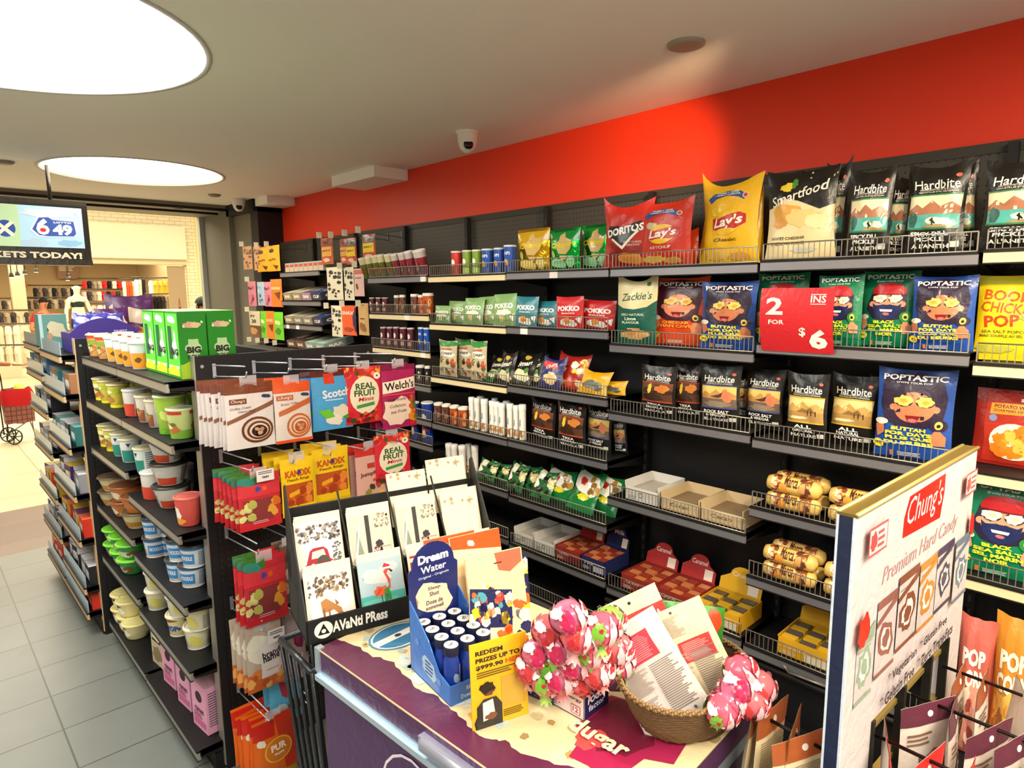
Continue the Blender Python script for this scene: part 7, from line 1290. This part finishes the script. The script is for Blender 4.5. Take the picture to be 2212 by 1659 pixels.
o = slab('shop_sign_band', (-6, SY-.14, zs0), (xr-.02, SY, zb1), wall_mat('sign_band_cream', 'F4ECCE'), None); tag(o, 'blank cream sign band above the clothes shop opening', 'sign'); o.pop('kind', None) if 'kind' in o.keys() else None
slab('trim_11', (-6, SY-.02, zs0-.12), (xr, SY+.3, zs0), wall_mat('soffit_cream', 'D8CCA8'))
a = W(365, 600); mb = MB(); mb.box((a.x, SY+.1, .1), (xr-.02, SY+.12, zs0-.15), ('B09A78', 'p'))
front(mb, a.x, xr-.02, .1, zs0-.15, SY+.1, [('t', '8A3A2A', 'A', .55, .60, .22, .16, 0, .0)]); mb.build('window_1', kind='structure')
for k, (px, c) in enumerate(((22, 'B8A888'), )):
    a = W(px, 600, 20); MB().box((a.x, 20, 0), (a.x+.28, 20.25, 3.35), (c, 'm')).build('wall_shop_column', kind='structure')
# garments: shirt shape with sleeves, or long dress
def garment(c, long=0, seed=0):
    r = random.Random(seed); h = .62+.45*long; w = .23
    o_ = [(-.06, 0), (-.20, -.05), (-.30, -.22), (-.22, -.27), (-.17, -.18), (-w*.82-.03*long, -h), (w*.82+.03*long, -h), (.17, -.18), (.22, -.27), (.30, -.22), (.20, -.05), (.06, 0)]
    n = len(o_); mb = MB()
    vs = []; 
    for y in (-.05, .05):
        for x, z in o_: vs.append((x*.85, y*(1 if abs(x) < .25 else .5)+r.uniform(-.01, .01), z))
    f = [(i, (i+1) % n, n+(i+1) % n, n+i) for i in range(n)]
    body = [0, 1, 4, 5, 6, 7, 10, 11]; sl = [1, 2, 3, 4]; sr = [7, 8, 9, 10]
    fs = f+[tuple(body)[::-1], tuple(sl)[::-1], tuple(sr)[::-1]]+[tuple(i+n for i in q) for q in (body, sl, sr)]
    mb.add(vs, fs, (c, 'c')); mb.bar((0, 0, 0), (0, 0, .07), .008, ('6A6258', 'm'), 5)
    return mb.mesh('garment')
GP = {}
def G(c, long=0):
    if (c, long) not in GP: GP[(c, long)] = garment(c, long, len(GP))
    return GP[(c, long)]
CN = {'1E1C1C': 'black', '3A3432': 'dark grey', 'C8242A': 'red', '8A8070': 'grey', 'E8DCC0': 'cream', 'E0582E': 'orange', 'F4EEDC': 'white', 'E0C050': 'yellow', '7A6A58': 'brown', 'B0A48C': 'beige', 'E8A8A0': 'pink'}
def rail(px0, px1, py0, py1, Y, cols, where, long=0, yaw=0.5):
    n = len(cols); a = W(px0, py0, Y); b = W(px1, py0, Y); hh = abs(W(px0, py0, Y).z-W(px0, py1, Y).z)
    s = hh/(.62+.45*long)
    MB().tube([(a.x-.1, Y, a.z+.07), (b.x+.1, Y, b.z+.07)], .018, ('4A443C', 'k'), 6).build('clothes_rail', label='clothes rail %s' % where, cat='rail')
    for i, c in enumerate(cols):
        t = (i+.5)/n; p = a.lerp(b, t)
        w = (b.x-a.x)/n; sx = w/.52*.85
        put('garment', [('garment', G(c, long))], (p.x, Y+.02*(i % 2), a.z), (0, 0, yaw*(1 if i % 2 else .8)), (sx, 1, s), '%s%s garment %s' % (nth(i, n), CN[c], where), 'garment', 'clothes '+where)
rail(176, 262, 607, 626, 21.5, ['C8242A', '1E1C1C', '8A8070', 'B0A48C', 'C8242A', '1E1C1C', 'F4EEDC', 'C8242A'], 'on the upper back rail')
rail(176, 260, 630, 650, 21.3, ['E8A8A0', '3A3432', '8A8070', 'E8DCC0', 'C8242A', '1E1C1C', 'C8242A', '3A3432'], 'on the lower back rail')
rail(264, 290, 608, 654, 20.5, ['E8DCC0', 'E0582E', 'E0582E', 'E8DCC0'], 'on the orange rail', 1)
rail(290, 312, 604, 650, 20.3, ['F4EEDC', 'E8DCC0', '1E1C1C'], 'beside the orange dresses', 1)
rail(320, 364, 606, 634, 18.5, ['F4EEDC', 'E0C050', 'E0C050', 'E0C050'], 'by the window panel')
rail(322, 364, 640, 668, 19.5, ['3A3432', '1E1C1C', '1E1C1C', '3A3432', '8A8070'], 'under the yellow tops')
rail(70, 170, 622, 646, 21.8, ['1E1C1C', '7A6A58', '3A3432', '8A8070', '1E1C1C', '7A6A58', '3A3432', '8A8070', '1E1C1C', 'B0A48C'], 'on the dark back rail')
rail(70, 165, 648, 668, 21.0, ['3A3432', 'B0A48C', '1E1C1C', '8A8070', '3A3432', 'E0C050', '8A8070'], 'behind the red shirt')
rail(-20, 66, 650, 672, 21.6, ['1E1C1C', '8A8070', '3A3432', 'B0A48C', '1E1C1C', '8A8070', 'B0A48C', '3A3432'], 'at the far left back')
rail(-20, 62, 676, 700, 20.0, ['B0A48C', '3A3432', '8A8070', '3A3432', 'B0A48C', '3A3432'], 'on the left middle rail')
rail(-30, 62, 706, 752, 18.2, ['F4EEDC', 'E8DCC0', 'F4EEDC', 'F4EEDC', 'E8DCC0'], 'on the front left rail', 0)
rail(-30, 66, 752, 792, 18.0, ['E8DCC0', 'F4EEDC', 'E8DCC0', 'F4EEDC', 'E8DCC0'], 'on the lower front left rail', 0)
rail(196, 262, 660, 680, 19.8, ['E8A8A0', 'F4EEDC', 'E8DCC0', 'F4EEDC', 'E8DCC0'], 'beside the mannequin')
rail(196, 262, 682, 702, 19.4, ['E0582E', 'F4EEDC', '1E1C1C', 'E8DCC0', '3A3432'], 'low beside the mannequin')
slab('shop_plinth', (-5, 17.9, 0), (1.9, 18.5, .30), wall_mat('plinth_cream', 'E8DCB8'), None); o = bpy.data.objects['shop_plinth']; tag(o, 'low cream plinth under the left clothes rails', 'plinth'); o.pop('kind', None) if 'kind' in o.keys() else None
# track lights and small red sign
for i, (px, py) in enumerate(((25, 597), (38, 594), (54, 590), (78, 586), (146, 604), (148, 596))):
    p = W(px, py, 18.5+.3*i); MB().lathe([(.03, .08), (.05, .0), (.045, -.02)], ('2A2622', 'p'), 14).lathe([(.04, -.02), (.041, -.022)], emit('spot_lens_%d' % i, 'FFF2D0', 9), 14).bar((0, 0, .08), (0, 0, 3.36-p.z), .01, ('2A2622', 'p')).build('track_light', None, p, label='%sglowing track spotlight inside the clothes shop' % nth(i, 6), cat='spotlight', group='track spotlights in the clothes shop')
a = W(40, 608, 22.8); b = W(58, 622, 22.8); MB().box((a.x, 22.8, b.z), (b.x, 22.85, a.z), ('B8402A', 'm')).build('wall_sign', label='small red sign on the back wall of the clothes shop', cat='sign')
a = W(122, 572, 22.8); b = W(172, 602, 22.8); o = MB(); o.box((a.x, 22.8, b.z), (b.x, 22.85, a.z), ('8A6A50', 'm')); front(o, a.x, b.x, b.z, a.z, 22.8, [('s', 'D8C8B0', 3, .1, .55, .9, .92)]); o.build('wall_poster', label='brown poster with pale lettering on the shop back wall', cat='poster')

# ---- figures
def figure(name, joints, edges, radii, m, sub=2):
    me = bpy.data.meshes.new(name); me.from_pydata([tuple(j) for j in joints], edges, []); me.materials.append(mt(*m) if isinstance(m, tuple) else mt(m))
    o = bpy.data.objects.new(name, me); COL.objects.link(o)
    s = o.modifiers.new('skin', 'SKIN'); s.use_smooth_shade = True
    sv = me.skin_vertices[0].data if me.skin_vertices else None
    if sv is None:
        bm = bmesh.new(); bm.from_mesh(me); bm.verts.layers.skin.verify(); bm.to_mesh(me); bm.free(); sv = me.skin_vertices[0].data
    for i, r in enumerate(radii): sv[i].radius = r if isinstance(r, tuple) else (r, r); sv[i].use_root = i == 0
    o.modifiers.new('sub', 'SUBSURF').levels = sub; o.modifiers['sub'].render_levels = sub
    dg = bpy.context.evaluated_depsgraph_get(); m2 = bpy.data.meshes.new_from_object(o.evaluated_get(dg)); bpy.data.objects.remove(o)
    for p in m2.polygons: p.use_smooth = True
    return m2
def human(root, skin='B8805E', shirt='C8202A', trousers='2A2E3A', hair='1E1814', larm=None, rarm=None, sleeves=.5, shoes='2A2624', mann=False, lleg=None, rleg=None):
    """1.75 m figure facing -Y; arms are (elbow, wrist) points"""
    la = larm or ((.26, .0, 1.12), (.28, -.04, .86)); ra = rarm or ((-.26, .0, 1.12), (-.28, -.04, .86))
    ll = lleg or ((.10, -.01, .50), (.11, .02, .08)); rl = rleg or ((-.10, -.01, .50), (-.11, .02, .08))
    J = [(0, 0, .96), (0, .0, 1.15), (0, .01, 1.34), (0, .01, 1.46), (0, .0, 1.53), (0, -.01, 1.62), (0, -.01, 1.70), (.17, .01, 1.40), la[0], la[1], (-.17, .01, 1.40), ra[0], ra[1], (.09, 0, .90), ll[0], ll[1], (ll[1][0], ll[1][1]-.14, ll[1][2]-.04), (-.09, 0, .90), rl[0], rl[1], (rl[1][0], rl[1][1]-.14, rl[1][2]-.04)]
    E = [(0, 1), (1, 2), (2, 3), (3, 4), (4, 5), (5, 6), (2, 7), (7, 8), (8, 9), (2, 10), (10, 11), (11, 12), (0, 13), (13, 14), (14, 15), (15, 16), (0, 17), (17, 18), (18, 19), (19, 20)]
    Rr = [(.15, .105), (.13, .095), (.15, .10), (.065, .06), (.055, .055), (.078, .092), (.065, .075), (.055, .055), .042, .027, (.055, .055), .042, .027, .085, .055, .040, .035, .085, .055, .040, .035]
    link('body', figure('body', J, E, Rr, (skin, 'm')), root)
    for sgn, w_ in ((1, la[1]), (-1, ra[1])):                    # hands with five fingers
        w = Vector(w_); e = Vector((la if sgn > 0 else ra)[0]); d = (w-e).normalized(); s_ = Vector((0, 1, 0)) if abs(d.y) < .8 else Vector((1, 0, 0)); s_ = (s_-d*s_.dot(d)).normalized(); nn = d.cross(s_)
        J2 = [w, w+d*.05, w+d*.085]; E2 = [(0, 1), (1, 2)]; R2 = [(.024, .018), (.036, .016), (.034, .014)]
        for k in range(4):
            b0 = len(J2); o_ = (k-1.5)*.019; L_ = (.072, .080, .076, .060)[k]; J2 += [w+d*.09+s_*o_, w+d*(.09+L_*.55)+s_*o_*1.05+nn*.008, w+d*(.09+L_)+s_*o_*1.05+nn*.026]; E2 += [(2, b0), (b0, b0+1), (b0+1, b0+2)]; R2 += [.009, .0085, .007]
        b0 = len(J2); J2 += [w+d*.045-s_*.04, w+d*.075-s_*.055+nn*.012]; E2 += [(1, b0), (b0, b0+1)]; R2 += [.011, .009]
        link('hand', figure('hand', J2, E2, R2, (skin, 'm'), 1), root)
    if shirt:
        k = sleeves
        mixl = [Vector((.17, .01, 1.40)).lerp(Vector(la[0]), k*1.2 if k < .8 else .98), Vector((-.17, .01, 1.40)).lerp(Vector(ra[0]), k*1.2 if k < .8 else .98)]
        J = [(0, 0, .90), (0, 0, 1.15), (0, .01, 1.34), (0, .01, 1.435), (.17, .01, 1.40), mixl[0], (-.17, .01, 1.40), mixl[1]]
        link('shirt', figure('shirt', J, [(0, 1), (1, 2), (2, 3), (2, 4), (4, 5), (2, 6), (6, 7)], [(.17, .125), (.15, .115), (.168, .118), (.08, .075), (.072, .07), .060, (.072, .07), .060], (shirt, 'c')), root)
    if trousers:
        J = [(0, 0, .99), (0, 0, .92), (.09, 0, .86), ll[0], Vector(ll[1])+Vector((0, 0, .02)), (-.09, 0, .86), rl[0], Vector(rl[1])+Vector((0, 0, .02))]
        link('trousers', figure('trousers', J, [(0, 1), (1, 2), (2, 3), (3, 4), (1, 5), (5, 6), (6, 7)], [(.165, .12), (.165, .125), .10, .072, .058, .10, .072, .058], (trousers, 'c')), root)
        for q in (ll[1], rl[1]): MB().box((q[0]-.045, q[1]-.19, q[2]-.08), (q[0]+.045, q[1]+.06, q[2]-.01), (shoes, 'p')).build('shoe', root)
    face = MB()
    if not mann:
        for x in (-.032, .032): face.lathe([(.0, -.007), (.011, -.003), (.011, .003), (.0, .007)], ('F0ECE8', 'g'), 10, c=(x, -.098, 1.645), cap=False); face.lathe([(.0, -.004), (.006, 0), (0, .004)], ('1A1412', 'g'), 8, c=(x, -.107, 1.645), cap=False)
        face.box((-.026, -.106, 1.578), (.026, -.094, 1.588), ('8A4A40', 'm'))
        face.build('face_features', root)
    nz = MB(); nz.add([(-.014, -.094, 1.605), (.014, -.094, 1.605), (0, -.125, 1.61), (0, -.095, 1.655)], [(0, 1, 2), (1, 3, 2), (3, 0, 2), (0, 3, 1)], (skin, 'm'), True); nz.build('nose', root)
    for x in (-1, 1): MB().lathe([(0, -.03), (.012, -.02), (.014, 0), (.012, .02), (0, .03)], (skin, 'm'), 8, c=(x*.084, .005, 1.64), cap=False).build('ear', root)
    if hair:
        hb = MB(); vs = []; fs = []; n = 20
        for j in range(7):
            ph = PI*.52*j/6
            for i in range(n): t = 2*PI*i/n; vs.append((.092*math.sin(ph)*math.cos(t), -.005+.108*math.sin(ph)*math.sin(t)+.012, 1.675+.098*math.cos(ph)-(.06*j/6 if math.sin(t) > 0 else 0)))
        for j in range(6):
            for i in range(n): fs.append((j*n+i, j*n+(i+1) % n, (j+1)*n+(i+1) % n, (j+1)*n+i))
        hb.add(vs, fs, (hair, 'c'), True); hb.build('hair', root)
p = W(170, 702, 17.9)
mq = empty('mannequin', (p.x, 17.75, .32), .3, 'white shop mannequin in dark top and skirt behind the far gondola', 'mannequin')
human(mq, 'F2ECDC', None, None, None, mann=True)
link('crop_top', figure('crop_top', [(0, 0, 1.14), (0, .01, 1.30), (0, .01, 1.36)], [(0, 1), (1, 2)], [(.14, .105), (.162, .112), (.13, .10)], ('2A3A34', 'c')), mq)
link('shorts', figure('shorts', [(0, 0, 1.02), (0, 0, .94), (.09, 0, .84), (.10, 0, .66), (-.09, 0, .84), (-.10, 0, .66)], [(0, 1), (1, 2), (2, 3), (1, 4), (4, 5)], [(.155, .115), (.17, .13), .105, .095, .105, .095], ('2A3448', 'c')), mq)
MB().box((-.35, -.3, -.32), (.35, .3, -.0), ('E8DCB8', 'm')).build('plinth', mq)
p = W(93, 660, 16.2); m1 = empty('person', (p.x, 16.2, 0), .4, 'person in a red T-shirt with arms folded inside the clothes shop', 'person', 'people outside')
human(m1, 'B87A58', 'CC1E26', '22242C', '1A1412', larm=((.30, -.05, 1.12), (.08, -.24, 1.08)), rarm=((-.30, -.05, 1.12), (-.10, -.26, 1.12)))
p = W(436, 660, 9.6); m2_ = empty('person', (p.x+.02, 9.6, -.03), .2, 'person in a dark cap, only the head visible above the green cartons', 'person', 'people outside')
human(m2_, 'A8704E', '3A3A3E', '22242C', '1A1412')
cb_ = MB(); vs = []; n = 22
for j in range(6):
    ph = PI*.5*j/5
    for i in range(n): t = 2*PI*i/n; vs.append((.102*math.sin(ph)*math.cos(t), .122*math.sin(ph)*math.sin(t), 1.70+.10*math.cos(ph)))
cb_.add(vs, [(j*n+i, j*n+(i+1) % n, (j+1)*n+(i+1) % n, (j+1)*n+i) for j in range(5) for i in range(n)], ('2A2E28', 'c'), True)
cb_.add([(-.08, -.10, 1.70), (.08, -.10, 1.70), (.06, -.19, 1.685), (-.06, -.19, 1.685), (-.08, -.10, 1.706), (.08, -.10, 1.706), (.06, -.19, 1.69), (-.06, -.19, 1.69)], [(0, 3, 2, 1), (4, 5, 6, 7), (0, 1, 5, 4), (1, 2, 6, 5), (2, 3, 7, 6), (3, 0, 4, 7)], ('22261F', 'c')); cb_.build('cap', m2_)
# person at the left edge pulling the cart
hx = W(34, 786, 9.9)
m3 = empty('person', (hx.x-.62, 9.9, 0), 1.2, 'person partly outside the left picture edge, pulling the red cart', 'person', 'people outside')
inv3 = (Matrix.Translation(m3.location) @ Matrix.Rotation(1.2, 4, 'Z')).inverted()
wr = inv3 @ Vector((hx.x-.04, 9.92, .97)); el = inv3 @ Vector((hx.x-.36, 9.90, 1.02))
human(m3, 'A86E50', '8A5A48', '3A3432', '1E1814', rarm=((-.26, 0, 1.12), (-.28, -.1, .88)), larm=(tuple(el), tuple(wr)), rleg=((-.12, -.16, .52), (-.13, -.10, .08)), lleg=((.10, .12, .50), (.11, .30, .10)), sleeves=.5)
# shopping cart (small folding trolley)
ct = W(42, 935, 9.9); cart = empty('shopping_cart', (ct.x+.02, 9.9, 0), .15, 'red shopping trolley bag with checked lower half and black wheels', 'cart')
mb = MB(); fr = []
vs = []; prof = [(.20, .13, .30), (.205, .14, .48), (.215, .15, .56), (.225, .155, .72), (.19, .13, .80)]
n = 24
for a_, b2, z in prof:
    for i in range(n):
        t = 2*PI*i/n; c_, s_ = math.cos(t), math.sin(t); k_ = (abs(c_)**4+abs(s_)**4)**-.25
        vs.append((a_*c_*k_, b2*s_*k_, z+.01*math.sin(5*t)))
lo = [(j*n+i, j*n+(i+1) % n, (j+1)*n+(i+1) % n, (j+1)*n+i) for j in (0, 1) for i in range(n)]; hi = [(j*n+i, j*n+(i+1) % n, (j+1)*n+(i+1) % n, (j+1)*n+i) for j in (2, 3) for i in range(n)]
m_pl, nt, b_ = nodemat('checked_cloth'); tc = nt.nodes.new('ShaderNodeTexCoord'); sp = nt.nodes.new('ShaderNodeSeparateXYZ'); cbn = nt.nodes.new('ShaderNodeCombineXYZ'); br = nt.nodes.new('ShaderNodeTexBrick'); br.offset = 0
nt.links.new(tc.outputs['Object'], sp.inputs[0]); nt.links.new(sp.outputs[0], cbn.inputs[0]); nt.links.new(sp.outputs[2], cbn.inputs[1]); nt.links.new(cbn.outputs[0], br.inputs[0]); nt.links.new(br.outputs[0], b_.inputs['Base Color'])
for k, v in (('Scale', 1), ('Brick Width', .07), ('Row Height', .07), ('Mortar Size', .006)): br.inputs[k].default_value = v
for k, v in (('Color1', '8A4A48'), ('Color2', '9A5A50'), ('Mortar', '4A2A28')): br.inputs[k].default_value = (*rgb(v), 1)
mb.add(vs[:3*n], lo, m_pl, True); mb.add(vs[:n], [tuple(range(n))[::-1]], m_pl); mb.build('lower_bag', cart)
mb = MB(); mb.add(vs[2*n:], [tuple(i-2*n for i in f) for f in hi], ('C01E24', 'c'), True); mb.add(vs[-n:], [tuple(range(n))], ('3A1A1A', 'c')); mb.build('upper_bag', cart)
mb = MB(); mb.lathe([(.09, .78), (.06, .84), (.0, .87)], ('F0C81E', 'p'), 7, c=(.04, 0, 0), cap=False); mb.build('yellow_bag', cart)
mb = MB()
for x in (-.20, -.14): mb.tube([(x, .15, .12), (x-.01, .16, .9), (x-.02, .16, 1.03)], .011, ('3A2A28', 'k'), 8)
mb.tube([(-.22, .16, 1.03), (-.16, .16, 1.03)], .014, ('2A2422', 'k'), 8); mb.tube([(-.17, .1, .12), (.16, .1, .30), (.22, .1, .05), (.16, -.1, .05), (.14, -.1, .30)], .009, ('8A8A88', 'k'), 6); mb.build('frame', cart)
for k, y in enumerate((-.16, .17)):
    mb = MB(); xf = Matrix.Translation((-.14, y, .115)) @ Matrix.Rotation(PI/2, 4, 'X'); R_ = .112
    mb.lathe([(R_-.016, -.012), (R_, -.012), (R_, .012), (R_-.016, .012), (R_-.016, -.012)], ('1A1816', 'p'), 30, cap=False, xf=xf); mb.lathe([(.022, -.018), (.022, .018)], ('1A1816', 'p'), 14, xf=xf)
    for i in range(7):
        t = 2*PI*i/7; mb.bar(xf @ Vector((0, 0, 0)), xf @ Vector((math.cos(t)*(R_-.01), math.sin(t)*(R_-.01), 0)), .008, ('1A1816', 'p'), 6)
    mb.build('wheel', cart)
cart.scale = (.74, .74, .84)
cart.location.x += .0
